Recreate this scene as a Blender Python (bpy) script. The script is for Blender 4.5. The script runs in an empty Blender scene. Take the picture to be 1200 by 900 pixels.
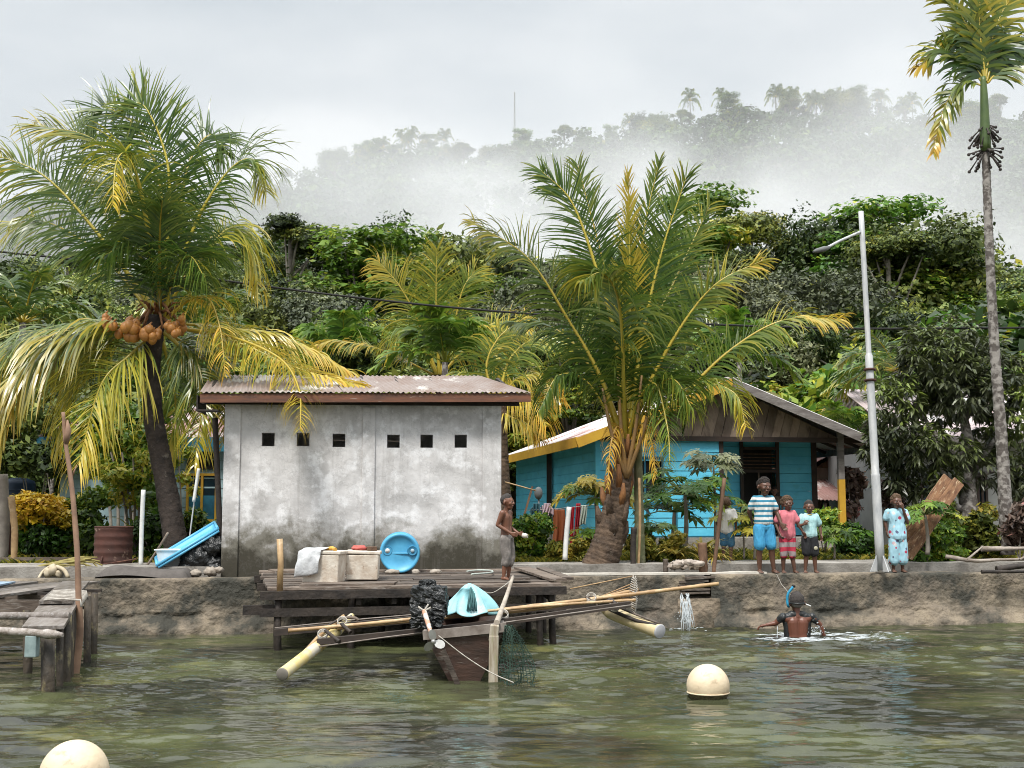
import bpy, math, random
import numpy as np
from mathutils import Vector, Matrix, noise
R = math.radians
random.seed(7)
rng = np.random.default_rng(11)
scene = bpy.context.scene
COL = scene.collection
# ------------------------------------------------------------------ camera
F, W0, H0, CZ, HOR = 1400.0, 1200, 900, 1.7, 600.0
TH = math.atan((HOR - 450) / F)
cam_d = bpy.data.cameras.new("camera")
cam = bpy.data.objects.new("camera", cam_d)
COL.objects.link(cam)
cam.location = (0, 0, CZ)
cam.rotation_euler = (R(90) + TH, 0, 0)
cam_d.sensor_width = 36
cam_d.lens = 36 * F / W0
cam_d.clip_start = .1
cam_d.clip_end = 6000
scene.camera = cam

def ray(x, y):
    dx = (x - 600) / F; dy = (450 - y) / F
    return Vector((dx, math.cos(TH) - dy * math.sin(TH), math.sin(TH) + dy * math.cos(TH)))
def P(x, y, Y):
    r = ray(x, y); k = Y / r.y
    return Vector((r.x * k, Y, CZ + r.z * k))
def G(x, y, z):
    r = ray(x, y); k = (z - CZ) / r.z
    return Vector((r.x * k, r.y * k, z))
def PX(x, Y): return (x - 600) / F * Y / (math.cos(TH) + 0) * 1.0

# ------------------------------------------------------------------ render settings
scene.render.engine = 'CYCLES'
cy = scene.cycles
cy.use_denoising = True
cy.filter_width = 1.0
try:
    cy.denoiser = 'OPENIMAGEDENOISE'
    cy.denoising_input_passes = 'RGB_ALBEDO_NORMAL'
except Exception: pass
cy.max_bounces = 7
cy.diffuse_bounces = 3
cy.glossy_bounces = 3
cy.transmission_bounces = 4
cy.transparent_max_bounces = 8
cy.volume_bounces = 6
cy.volume_step_rate = 1.0
cy.volume_max_steps = 128
cy.sample_clamp_indirect = 8
cy.caustics_reflective = False
cy.caustics_refractive = False
cy.use_adaptive_sampling = True
cy.adaptive_threshold = 0.015
vs = scene.view_settings
vs.view_transform = 'Standard'; vs.look = 'None'; vs.exposure = 0.15; vs.gamma = 1
scene.display_settings.display_device = 'sRGB'

# ------------------------------------------------------------------ world: thin sky under a bright overcast
SUN_EL, SUN_AZ = R(58), R(200)       # azimuth clockwise from +Y
w = bpy.data.worlds.new("World"); scene.world = w; w.use_nodes = True
nt = w.node_tree; nt.nodes.clear()
N = nt.nodes.new; LK = nt.links.new
out = N('ShaderNodeOutputWorld')
sky = N('ShaderNodeTexSky'); sky.sky_type = 'NISHITA'; sky.sun_disc = False
sky.sun_elevation = SUN_EL; sky.sun_rotation = SUN_AZ; sky.dust_density = 3
b1 = N('ShaderNodeBackground'); b1.inputs['Strength'].default_value = .06
LK(sky.outputs[0], b1.inputs['Color'])
tc = N('ShaderNodeTexCoord'); mp = N('ShaderNodeMapping'); mp.inputs['Scale'].default_value = (1.2, 1.2, 3.2)
LK(tc.outputs['Generated'], mp.inputs['Vector'])
nz = N('ShaderNodeTexNoise'); nz.inputs['Scale'].default_value = 1.6; nz.inputs['Detail'].default_value = 5; nz.inputs['Roughness'].default_value = .5
LK(mp.outputs[0], nz.inputs['Vector'])
cr = N('ShaderNodeValToRGB')
cr.color_ramp.elements[0].position = .36; cr.color_ramp.elements[0].color = (.55, .61, .66, 1)
cr.color_ramp.elements[1].position = .60; cr.color_ramp.elements[1].color = (.84, .865, .885, 1)
LK(nz.outputs[0], cr.inputs[0])
b2 = N('ShaderNodeBackground'); b2.inputs['Strength'].default_value = 1.02
# an overcast sky is brighter overhead than at the horizon
sx = N('ShaderNodeSeparateXYZ'); LK(tc.outputs['Generated'], sx.inputs[0])
mrz = N('ShaderNodeMapRange'); mrz.interpolation_type = 'SMOOTHSTEP'
for i_, v_ in enumerate((.38, .95, 1.0, 3.0)): mrz.inputs[i_ + 1].default_value = v_
LK(sx.outputs[2], mrz.inputs[0])
vm = N('ShaderNodeVectorMath'); vm.operation = 'SCALE'; LK(cr.outputs[0], vm.inputs[0]); LK(mrz.outputs[0], vm.inputs['Scale'])
LK(vm.outputs[0], b2.inputs['Color'])
mx = N('ShaderNodeMixShader'); mx.inputs[0].default_value = .9
LK(b1.outputs[0], mx.inputs[1]); LK(b2.outputs[0], mx.inputs[2]); LK(mx.outputs[0], out.inputs['Surface'])
sd = bpy.data.lights.new("sun", 'SUN'); sd.energy = 3.2; sd.angle = R(14); sd.color = (1, .96, .9)
so = bpy.data.objects.new("sun", sd); COL.objects.link(so)
sv = Vector((math.sin(SUN_AZ) * math.cos(SUN_EL), math.cos(SUN_AZ) * math.cos(SUN_EL), math.sin(SUN_EL)))
so.rotation_euler = sv.to_track_quat('Z', 'Y').to_euler()
so.location = (0, -10, 40)

# ------------------------------------------------------------------ materials
def rgba(c): return (c[0], c[1], c[2], 1)
def mat(name, c1, c2=None, scale=4, rough=.7, c3=None, s3=1.2, p3=(.55, .68), stretch=(1, 1, 1), bump=.0, bscale=None, bdist=.02,
        lo=.35, hi=.65, detail=6, metal=0, spec=.5, world=False, coat=0):
    m = bpy.data.materials.new(name); m.use_nodes = True
    nt = m.node_tree; n = nt.nodes; l = nt.links
    b = n['Principled BSDF']; b.inputs['Roughness'].default_value = rough; b.inputs['Metallic'].default_value = metal
    b.inputs['Specular IOR Level'].default_value = spec
    if coat: b.inputs['Coat Weight'].default_value = coat
    if c2 is None: c2 = tuple(v * .75 for v in c1)
    tc = n.new('ShaderNodeTexCoord'); mp = n.new('ShaderNodeMapping'); mp.inputs['Scale'].default_value = stretch
    l.new(tc.outputs['Object'], mp.inputs['Vector'])
    nz = n.new('ShaderNodeTexNoise'); nz.inputs['Scale'].default_value = scale; nz.inputs['Detail'].default_value = detail; nz.inputs['Roughness'].default_value = .6
    l.new(mp.outputs[0], nz.inputs['Vector'])
    r = n.new('ShaderNodeValToRGB'); r.color_ramp.elements[0].position = lo; r.color_ramp.elements[1].position = hi
    r.color_ramp.elements[0].color = rgba(c1); r.color_ramp.elements[1].color = rgba(c2)
    l.new(nz.outputs[0], r.inputs[0]); colout = r.outputs[0]
    if c3 is not None:
        n3 = n.new('ShaderNodeTexNoise'); n3.inputs['Scale'].default_value = s3; n3.inputs['Detail'].default_value = 8; n3.inputs['Roughness'].default_value = .65
        l.new(mp.outputs[0], n3.inputs['Vector'])
        r3 = n.new('ShaderNodeValToRGB'); r3.color_ramp.elements[0].position = p3[0]; r3.color_ramp.elements[1].position = p3[1]
        r3.color_ramp.elements[0].color = (0, 0, 0, 1); r3.color_ramp.elements[1].color = (1, 1, 1, 1)
        l.new(n3.outputs[0], r3.inputs[0])
        mxn = n.new('ShaderNodeMix'); mxn.data_type = 'RGBA'; l.new(r3.outputs[0], mxn.inputs[0]); l.new(colout, mxn.inputs[6])
        mxn.inputs[7].default_value = rgba(c3); colout = mxn.outputs[2]
    l.new(colout, b.inputs['Base Color'])
    if bump:
        nb = n.new('ShaderNodeTexNoise'); nb.inputs['Scale'].default_value = bscale or scale * 4; nb.inputs['Detail'].default_value = 6
        l.new(mp.outputs[0], nb.inputs['Vector'])
        bp = n.new('ShaderNodeBump'); bp.inputs['Strength'].default_value = bump; bp.inputs['Distance'].default_value = bdist
        l.new(nb.outputs[0], bp.inputs['Height']); l.new(bp.outputs[0], b.inputs['Normal'])
    m['out'] = 1
    return m

def grain(m, ang, st=(14, 14, 1.2)):
    """turn a material's pattern so that its grain runs along a tilted board"""
    nt = m.node_tree
    for mp in [q for q in nt.nodes if q.type == 'MAPPING']:
        src = mp.inputs['Vector'].links[0].from_socket; r_ = nt.nodes.new('ShaderNodeMapping'); r_.inputs['Rotation'].default_value = (0, ang, 0); nt.links.new(src, r_.inputs['Vector']); nt.links.new(r_.outputs[0], mp.inputs['Vector']); mp.inputs['Scale'].default_value = st
def leafmat(name, cols, rough=.45, transl=.25, spec=.4, vary=.18):
    """colour follows a per-leaf attribute 'tint' (0..1): leaves differ in their own colour"""
    m = bpy.data.materials.new(name); m.use_nodes = True
    nt = m.node_tree; n = nt.nodes; l = nt.links
    b = n['Principled BSDF']; b.inputs['Roughness'].default_value = rough; b.inputs['Specular IOR Level'].default_value = spec
    at = n.new('ShaderNodeAttribute'); at.attribute_name = 'tint'
    r = n.new('ShaderNodeValToRGB'); e = r.color_ramp.elements
    e[0].position = 0; e[0].color = rgba(cols[0]); e[1].position = 1; e[1].color = rgba(cols[-1])
    for i, c in enumerate(cols[1:-1]):
        q = e.new((i + 1) / (len(cols) - 1)); q.color = rgba(c)
    l.new(at.outputs['Fac'], r.inputs[0])
    oi = n.new('ShaderNodeObjectInfo'); m1 = n.new('ShaderNodeMapRange'); m1.inputs['To Min'].default_value = 1 - vary * .5; m1.inputs['To Max'].default_value = 1 + vary * 1.4; l.new(oi.outputs['Random'], m1.inputs[0])
    m2 = n.new('ShaderNodeMapRange'); m2.inputs['To Min'].default_value = .5 + vary * .045; m2.inputs['To Max'].default_value = .5 - vary * .06
    mu = n.new('ShaderNodeMath'); mu.operation = 'MULTIPLY'; mu.inputs[1].default_value = 7.13; fr_ = n.new('ShaderNodeMath'); fr_.operation = 'FRACT'; l.new(oi.outputs['Random'], mu.inputs[0]); l.new(mu.outputs[0], fr_.inputs[0]); l.new(fr_.outputs[0], m2.inputs[0])
    hs = n.new('ShaderNodeHueSaturation'); l.new(m1.outputs[0], hs.inputs['Value']); l.new(m2.outputs[0], hs.inputs['Hue']); l.new(r.outputs[0], hs.inputs['Color']); r = hs
    l.new(r.outputs[0], b.inputs['Base Color'])
    t = n.new('ShaderNodeBsdfTranslucent')
    l.new(r.outputs[0], t.inputs['Color'])
    ms = n.new('ShaderNodeMixShader'); ms.inputs[0].default_value = transl
    l.new(b.outputs[0], ms.inputs[1]); l.new(t.outputs[0], ms.inputs[2])
    l.new(ms.outputs[0], n['Material Output'].inputs['Surface'])
    return m

M = {}
# ------------------------------------------------------------------ building
WL = {}          # world location of linked objects
def tag(o, label=None, cat=None, group=None, kind=None):
    if label: o['label'] = label
    if cat: o['category'] = cat
    if group: o['group'] = group
    if kind: o['kind'] = kind
    return o
def thing(name, label, cat, loc, group=None):
    o = bpy.data.objects.new(name, None); COL.objects.link(o); o.location = loc; o.empty_display_size = .2
    WL[o.name] = Vector(loc)
    return tag(o, label, cat, group)

def link(me, name, m, parent=None, loc=None):
    o = bpy.data.objects.new(name, me); COL.objects.link(o)
    if m: me.materials.append(m)
    if parent is not None:
        o.parent = parent; WL[o.name] = WL[parent.name]
    else:
        WL[o.name] = Vector(loc) if loc is not None else Vector((0, 0, 0)); o.location = WL[o.name]
    return o

class MB:
    def __init__(s): s.v = []; s.f = []; s.sm = []; s.t = []; s.tint = .5
    def add(s, vs, fs, smooth=False):
        b = len(s.v); s.v += [Vector(v) for v in vs]; s.t += [s.tint] * len(vs)
        for f in fs: s.f.append(tuple(b + i for i in f)); s.sm.append(smooth)
        return s
    def hexa(s, p):   # 8 points: bottom 4 ccw, top 4
        return s.add(p, [(3, 2, 1, 0), (4, 5, 6, 7), (0, 1, 5, 4), (1, 2, 6, 5), (2, 3, 7, 6), (3, 0, 4, 7)])
    def box(s, c, size, rot=None):
        c = Vector(c); h = [d / 2 for d in size]; p = []
        for z in (-1, 1):
            for x, y in ((-1, -1), (1, -1), (1, 1), (-1, 1)):
                v = Vector((x * h[0], y * h[1], z * h[2]))
                if rot is not None: v = rot @ v
                p.append(c + v)
        return s.hexa(p)
    def beam(s, a, b, w, h, up=(0, 0, 1), j=0):
        a = Vector(a); b = Vector(b); d = (b - a).normalized(); up = Vector(up)
        x = d.cross(up)
        if x.length < 1e-4: x = d.cross(Vector((1, 0, 0)))
        x.normalize(); u = x.cross(d)
        p = []
        for q in (a, b):
            k = 1 + random.uniform(-j, j)
            p += [q - x * w / 2 * k - u * h / 2, q + x * w / 2 * k - u * h / 2, q + x * w / 2 * k + u * h / 2, q - x * w / 2 * k + u * h / 2]
        return s.add(p, [(3, 2, 1, 0), (4, 5, 6, 7), (0, 1, 5, 4), (1, 2, 6, 5), (2, 3, 7, 6), (3, 0, 4, 7)])
    def tube(s, pts, rad, n=8, smooth=True, wob=0, squash=None):
        pts = [Vector(p) for p in pts]
        if not hasattr(rad, '__len__'): rad = [rad] * len(pts)
        vs = []; fs = []; ref = None
        for i, p in enumerate(pts):
            t = (pts[min(i + 1, len(pts) - 1)] - pts[max(i - 1, 0)]).normalized()
            if ref is None:
                ref = t.cross(Vector((0, 0, 1)))
                if ref.length < .1: ref = t.cross(Vector((1, 0, 0)))
            ref = (ref - t * ref.dot(t)).normalized(); bi = t.cross(ref)
            for k in range(n):
                a = 2 * math.pi * k / n; r = rad[i] * (1 + (random.uniform(-wob, wob) if wob else 0))
                vs.append(p + ref * math.cos(a) * r + bi * math.sin(a) * r)
        for i in range(len(pts) - 1):
            for k in range(n):
                fs.append((i * n + k, i * n + (k + 1) % n, (i + 1) * n + (k + 1) % n, (i + 1) * n + k))
        s.add(vs, fs, smooth)
        b = len(s.v) - len(vs)
        s.f.append(tuple(b + k for k in reversed(range(n)))); s.sm.append(False)
        s.f.append(tuple(b + (len(pts) - 1) * n + k for k in range(n))); s.sm.append(False)
        return s
    def ball(s, c, r, nu=16, nv=10, dis=0, dsc=3, seed=0):
        c = Vector(c)
        if not hasattr(r, '__len__'): r = (r, r, r)
        vs = []; fs = []
        for i in range(nv + 1):
            ph = math.pi * i / nv
            for k in range(nu):
                a = 2 * math.pi * k / nu
                d = Vector((math.sin(ph) * math.cos(a), math.sin(ph) * math.sin(a), math.cos(ph)))
                q = 1 + (dis * noise.noise(d * dsc + Vector((seed, seed * .7, 0))) if dis else 0)
                vs.append(c + Vector((d.x * r[0], d.y * r[1], d.z * r[2])) * q)
        for i in range(nv):
            for k in range(nu):
                fs.append((i * nu + k, (i + 1) * nu + k, (i + 1) * nu + (k + 1) % nu, i * nu + (k + 1) % nu))
        return s.add(vs, fs, True)
    def lathe(s, prof, c, axis=(0, 0, 1), n=24, smooth=True):
        c = Vector(c); q = Vector(axis).to_track_quat('Z', 'Y'); vs = []; fs = []
        for r, z in prof:
            for k in range(n):
                a = 2 * math.pi * k / n
                vs.append(c + q @ Vector((r * math.cos(a), r * math.sin(a), z)))
        for i in range(len(prof) - 1):
            for k in range(n):
                fs.append((i * n + k, i * n + (k + 1) % n, (i + 1) * n + (k + 1) % n, (i + 1) * n + k))
        return s.add(vs, fs, smooth)
    def sheet(s, fn, nu, nv, thick=0, smooth=True):
        vs = []; fs = []
        for j in range(nv + 1):
            for i in range(nu + 1): vs.append(Vector(fn(i / nu, j / nv)))
        for j in range(nv):
            for i in range(nu):
                a = j * (nu + 1) + i; fs.append((a, a + 1, a + nu + 2, a + nu + 1))
        s.add(vs, fs, smooth)
        return s
    def build(s, name, m, parent=None, loc=None, solid=0, bevel=0):
        if parent is not None: off = WL[parent.name]
        else:
            if loc is None:
                a = np.array([tuple(v) for v in s.v]); mn = a.min(0); mxx = a.max(0)
                loc = Vector(((mn[0] + mxx[0]) / 2, (mn[1] + mxx[1]) / 2, mn[2]))
            off = Vector(loc)
        me = bpy.data.meshes.new(name)
        me.from_pydata([tuple(v - off) for v in s.v], [], s.f)
        me.polygons.foreach_set('use_smooth', s.sm)
        at = me.attributes.new('tint', 'FLOAT', 'POINT'); at.data.foreach_set('value', s.t)
        me.update()
        o = link(me, name, m, parent, loc if parent is None else None)
        if solid:
            q = o.modifiers.new('solid', 'SOLIDIFY'); q.thickness = solid; q.offset = 0
        if bevel:
            q = o.modifiers.new('bevel', 'BEVEL'); q.width = bevel; q.segments = 2; q.limit_method = 'ANGLE'
        return o

def quads_mesh(name, V, tint, m, parent=None, loc=None, k=None):
    """V: (n, 4, 3) separate quads; tint per quad"""
    n = len(V); off = np.array(tuple(WL[parent.name])) if parent is not None else np.array(tuple(loc) if loc is not None else (0, 0, 0))
    me = bpy.data.meshes.new(name)
    me.vertices.add(n * 4); me.vertices.foreach_set('co', (V.reshape(-1, 3) - off).astype(np.float32).ravel())
    me.loops.add(n * 4); me.loops.foreach_set('vertex_index', np.arange(n * 4, dtype=np.int32))
    me.polygons.add(n); me.polygons.foreach_set('loop_start', np.arange(0, n * 4, 4, dtype=np.int32))
    me.update(calc_edges=True)
    at = me.attributes.new('tint', 'FLOAT', 'POINT'); at.data.foreach_set('value', np.repeat(tint, 4).astype(np.float32))
    return link(me, name, m, parent, loc)

def nrm(a): return a / np.maximum(np.linalg.norm(a, axis=-1, keepdims=True), 1e-9)

def leafquads(pos, nor, size, asp, rg, axis=None):
    """diamond-shaped leaves at pos with normal nor"""
    n = len(pos)
    a = nrm(rg.normal(size=(n, 3))) if axis is None else axis
    t = nrm(a - (a * nor).sum(1, keepdims=True) * nor); b = np.cross(nor, t)
    sz = (size * np.exp(rg.normal(0, .32, n)))[:, None]
    V = np.empty((n, 4, 3))
    V[:, 0] = pos - t * sz * .5
    V[:, 1] = pos + b * sz * asp * .5 + t * sz * .05 - nor * sz * .08
    V[:, 2] = pos + t * sz * .5 - nor * sz * .1
    V[:, 3] = pos - b * sz * asp * .5 + t * sz * .05 - nor * sz * .08
    return V

def blobs_leaves(blobs, n, size, asp, rg, up=.5, inner=.55, tv=.18, squash=.8, t0=.5, bt=.2, lump=.25, hang=0):
    """leaves through the outer volume of lumpy ellipsoidal clumps"""
    C = np.array([b[0] for b in blobs], float); r = np.array([b[1] for b in blobs], float)
    p = r ** 2; idx = rg.choice(len(r), n, p=p / p.sum())
    d = nrm(rg.normal(size=(n, 3)))
    ph = rg.uniform(0, 6, (len(r), 3))
    q = d * 3.3 + ph[idx]
    l = 1 + lump * (np.sin(q[:, 0] * 1.7) * np.sin(q[:, 1] * 1.9) + np.sin(q[:, 2] * 2.3 + q[:, 0])) * .6
    rad = r[idx] * l * (inner + (1 - inner) * rg.uniform(0, 1, n) ** .4)
    pos = C[idx] + d * rad[:, None] * np.array([1, 1, squash])
    nor = nrm(d * .7 + np.array([0, 0, up]) + rg.normal(size=(n, 3)) * .55)
    tb = rg.normal(0, bt, len(r))
    tint = np.clip(t0 + tb[idx] + rg.normal(0, tv, n), 0, 1)
    ax = None
    if hang:
        ax = nrm(d * .6 + rg.normal(size=(n, 3)) * .5 + np.array([0, 0, -hang]))
    return leafquads(pos, nor, size, asp, rg, ax), tint

# ------------------------------------------------------------------ fronds
def catmull(ctrl, n):
    c = [Vector(p) for p in ctrl]; c = [c[0] * 2 - c[1]] + c + [c[-1] * 2 - c[-2]]
    segs = len(c) - 3; o = []
    for i in range(n):
        u = i / (n - 1) * segs; k = min(int(u), segs - 1); t = u - k
        p0, p1, p2, p3 = c[k:k + 4]
        o.append(.5 * ((2 * p1) + (p2 - p0) * t + (2 * p0 - 5 * p1 + 4 * p2 - p3) * t * t + (3 * p1 - p0 - 3 * p2 + p3) * t ** 3))
    return o

def frond(name, ctrl, m, parent, L=.9, n=75, droop=.5, v=.15, wd=.028, face=.2, t0=.35, tv=.1, tip=.25, start=.16, r0=.035, K=5, rg=None, fold=.0, loc=None, fwd=(.45, 1.1), rt=.8, rag=.06):
    rg = rg or rng
    pts = np.array([tuple(p) for p in catmull(ctrl, 48)])
    tan = nrm(np.gradient(pts, axis=0))
    tt = np.repeat(np.linspace(start, .995, n), 2) + rg.uniform(-.004, .004, 2 * n)
    s = np.tile([-1., 1.], n); tt = np.clip(tt, 0, 1)
    u = tt * 47
    p = np.stack([np.interp(u, np.arange(48), pts[:, k]) for k in range(3)], 1)
    T = nrm(np.stack([np.interp(u, np.arange(48), tan[:, k]) for k in range(3)], 1))
    U = np.array([0, -face, 1 - face * .8])
    Nn = nrm(U - (T @ U)[:, None] * T); S = np.cross(T, Nn)
    q = np.clip((tt - start) / (1 - start), 0, 1)
    a = fwd[0] + (fwd[1] - fwd[0]) * q ** 1.3 + rg.normal(0, .10, 2 * n) + .12 * np.sin(tt * 31 + s + rg.uniform(0, 6))
    d = nrm(S * (s * np.cos(a))[:, None] + T * np.sin(a)[:, None] + Nn * (v + rg.normal(0, .16, 2 * n) + .2 * np.sin(tt * 23 + s * 2))[:, None])
    ln = L * (.45 + .75 * np.sin(np.pi * np.clip(q * .78 + .16, 0, 1))) * rg.uniform(.78, 1.14, 2 * n) * (1 - .25 * q) * np.where(rg.random(2 * n) < .05, .3, 1)
    dr = droop * rg.uniform(.6, 1.4, 2 * n)
    V = np.empty((2 * n, K + 1, 2, 3)); pos = p.copy()
    prof = np.interp(np.linspace(0, 1, K + 1), [0, .12, .5, .8, 1], [.45, 1, .9, .55, .06])
    br = rg.uniform(0, 1, 2 * n) < rag                  # a few bent leaflets
    for j in range(K + 1):
        wv = nrm(T - (T * d).sum(1, keepdims=True) * d + Nn * .35)
        h = wv * (wd * prof[j] * .5)
        V[:, j, 0] = pos - h; V[:, j, 1] = pos + h
        pos = pos + d * (ln / K)[:, None]
        g = dr * (.35 + .9 * (j + 1) / K) / K * 2.6 + np.where(br & (j >= K // 2), 1.2, 0)
        d = nrm(d + np.array([0, 0, -1.]) * g[:, None] + rg.normal(0, .03, (2 * n, 3)))
    tl = np.clip(t0 + tip * q ** 2 + rg.normal(0, tv, 2 * n), 0, 1)
    tq = np.clip(tl[:, None] + np.linspace(-.04, .12, K + 1)[None, :], 0, 1)
    nl = 2 * n; co = V.reshape(-1, 3); ti = np.repeat(tq.reshape(-1), 2)
    b_ = (np.arange(nl)[:, None] * (K + 1) + np.arange(K)[None, :]).ravel() * 2
    fa = np.stack([b_, b_ + 1, b_ + 3, b_ + 2], 1)
    # rachis: a tapering four-sided stalk
    rr = np.interp(np.linspace(0, 1, 48), [0, .08, .2, .6, 1], [r0 * 1.7, r0 * 1.2, r0, r0 * .55, r0 * .2])
    N2 = nrm(U - (tan @ U)[:, None] * tan); S2 = np.cross(tan, N2)
    cs = np.stack([pts + S2 * rr[:, None], pts + N2 * rr[:, None] * .6, pts - S2 * rr[:, None], pts - N2 * rr[:, None] * .7], 1)   # 48,4,3
    o_ = len(co); i_ = np.arange(47)[:, None] * 4; k_ = np.arange(4)[None, :]; k2 = (k_ + 1) % 4
    rf_ = np.stack([i_ + k_, i_ + k2, i_ + 4 + k2, i_ + 4 + k_], -1).reshape(-1, 4) + o_
    co = np.concatenate([co, cs.reshape(-1, 3)]); ti = np.concatenate([ti, np.full(192, rt)]); fa = np.concatenate([fa, rf_])
    off = np.array(tuple(WL[parent.name])) if parent is not None else np.array(tuple(loc) if loc is not None else (0, 0, 0))
    me = bpy.data.meshes.new(name); nf = len(fa)
    me.vertices.add(len(co)); me.vertices.foreach_set('co', (co - off).astype(np.float32).ravel())
    me.loops.add(nf * 4); me.loops.foreach_set('vertex_index', fa.astype(np.int32).ravel())
    me.polygons.add(nf); me.polygons.foreach_set('loop_start', np.arange(0, nf * 4, 4, dtype=np.int32))
    me.update(calc_edges=True)
    at = me.attributes.new('tint', 'FLOAT', 'POINT'); at.data.foreach_set('value', ti.astype(np.float32))
    return link(me, name, m, parent, loc)
# ------------------------------------------------------------------ shared materials
M['wood_grey'] = mat('weathered_wood', (.22, .175, .14), (.075, .052, .038), 2.2, .8, stretch=(1, 6, 6), bump=.4, c3=(.30, .27, .24), s3=5)
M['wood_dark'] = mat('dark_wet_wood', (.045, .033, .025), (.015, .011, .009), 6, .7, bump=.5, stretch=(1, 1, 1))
M['wood_brown'] = mat('brown_wood', (.19, .105, .06), (.08, .042, .024), 3, .7, stretch=(3, 3, 1), bump=.3)
M['bamboo'] = mat('dry_bamboo', (.50, .34, .17), (.30, .18, .09), 6, .5, c3=(.62, .48, .29), s3=4)
M['rope'] = mat('pale_rope', (.48, .45, .40), (.30, .27, .23), 20, .9)
M['white_plastic'] = mat('white_plastic', (.78, .78, .76), (.62, .62, .59), 5, .4)
M['concrete'] = mat('pale_concrete', (.36, .335, .30), (.22, .20, .175), 3, .9, c3=(.13, .115, .095), s3=2.5, bump=.5, bscale=30)
M['black'] = mat('near_black', (.012, .012, .012), (.02, .018, .016), 4, .8)
M['rust'] = mat('rusted_iron', (.095, .035, .022), (.045, .018, .013), 7, .75, c3=(.20, .09, .05), s3=4, bump=.4)
M['stone'] = mat('pale_stone', (.42, .37, .31), (.25, .21, .17), 8, .9, bump=.5)
M['galv'] = mat('galvanised_steel', (.56, .56, .55), (.40, .41, .42), 12, .55, metal=.15, c3=(.24, .25, .25), s3=6, p3=(.6, .72), stretch=(1, 1, .3))

def own_colour(m, lo_, hi_):
    nt_ = m.node_tree; bs = nt_.nodes['Principled BSDF']; src = bs.inputs['Base Color'].links[0].from_socket
    oi = nt_.nodes.new('ShaderNodeObjectInfo'); mr = nt_.nodes.new('ShaderNodeMapRange'); mr.inputs['To Min'].default_value = lo_; mr.inputs['To Max'].default_value = hi_
    hs = nt_.nodes.new('ShaderNodeHueSaturation'); nt_.links.new(oi.outputs['Random'], mr.inputs[0]); nt_.links.new(mr.outputs[0], hs.inputs['Value']); nt_.links.new(src, hs.inputs['Color']); nt_.links.new(hs.outputs[0], bs.inputs['Base Color'])
own_colour(M['wood_grey'], .45, 1.35)
# ------------------------------------------------------------------ shore frame
SL = .113; UN = math.hypot(1, SL)
US = Vector((1 / UN, SL / UN, 0)); NS = Vector((-SL / UN, 1 / UN, 0)); O0 = Vector((0, 17.44, 0))
def S(s, t, z=0): return O0 + US * s + NS * t + Vector((0, 0, z))
def sh(X, Y): return (Y - 17.44 - SL * X) / UN      # distance behind the waterline

RL = [(-900, 420), (-300, 330), (-80, 262), (0, 232), (80, 222), (200, 215), (300, 208), (400, 186), (480, 172), (600, 168), (700, 150), (800, 134), (880, 122), (1000, 122), (1060, 122), (1120, 132), (1200, 128), (1500, 120), (2200, 260)]
RX = np.array([(p[0] - 600) / F for p in RL]); RY = np.array([(HOR - p[1]) / F for p in RL])
RD = 430.0
def terrain(X, Y):
    X = np.asarray(X, float); Y = np.asarray(Y, float)
    t = (Y - 17.44 - SL * X) / UN
    g = np.where(t < .45, -2.2, np.where(t < 1.2, .55, .86))
    z = np.where(t > 1.2, .86 + np.clip((t - 2.6) * .03, 0, .1), g)
    k = np.clip((Y - 36) / 70, 0, None)
    z = z + np.where(Y > 36, np.clip(k, 0, 1) ** 1.35 * 12.5, 0)
    ang = X / np.maximum(Y, 60)
    rh = CZ + np.interp(ang, RX, RY) * RD - 11
    q = np.clip((Y - 185) / (RD - 185), 0, 1)
    base = 13.5 + np.clip((Y - 106) / 80, 0, 1) * 3
    z = np.where(Y > 106, base + (rh - base) * (q ** 1.05), z)
    z = np.where(Y > RD, rh - (Y - RD) * .25, z)
    und = (np.sin(X * .11 + Y * .05) * np.sin(Y * .083 + 1.3) + .5 * np.sin(X * .31 + 2) * np.sin(Y * .27)) * np.clip((Y - 40) / 60, 0, 1) * 1.2
    return z + und * np.clip(1 - (Y - RD) / 300, 0, 1)

HO = Vector((1.71, 24.0, .92)); HU = Vector((.984, .176, 0)).normalized(); HV = Vector((-.176, .984, 0)).normalized()
def Hh(u, v, z=0): return HO + HU * u + HV * v + Vector((0, 0, z))
def Xat(x, Y): return (x - 600) / F * Y
M['foamwater'] = mat('white_water', (.72, .76, .78), (.55, .6, .62), 20, .12)
M['foamwater'].node_tree.nodes['Principled BSDF'].inputs['Alpha'].default_value = .62
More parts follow.
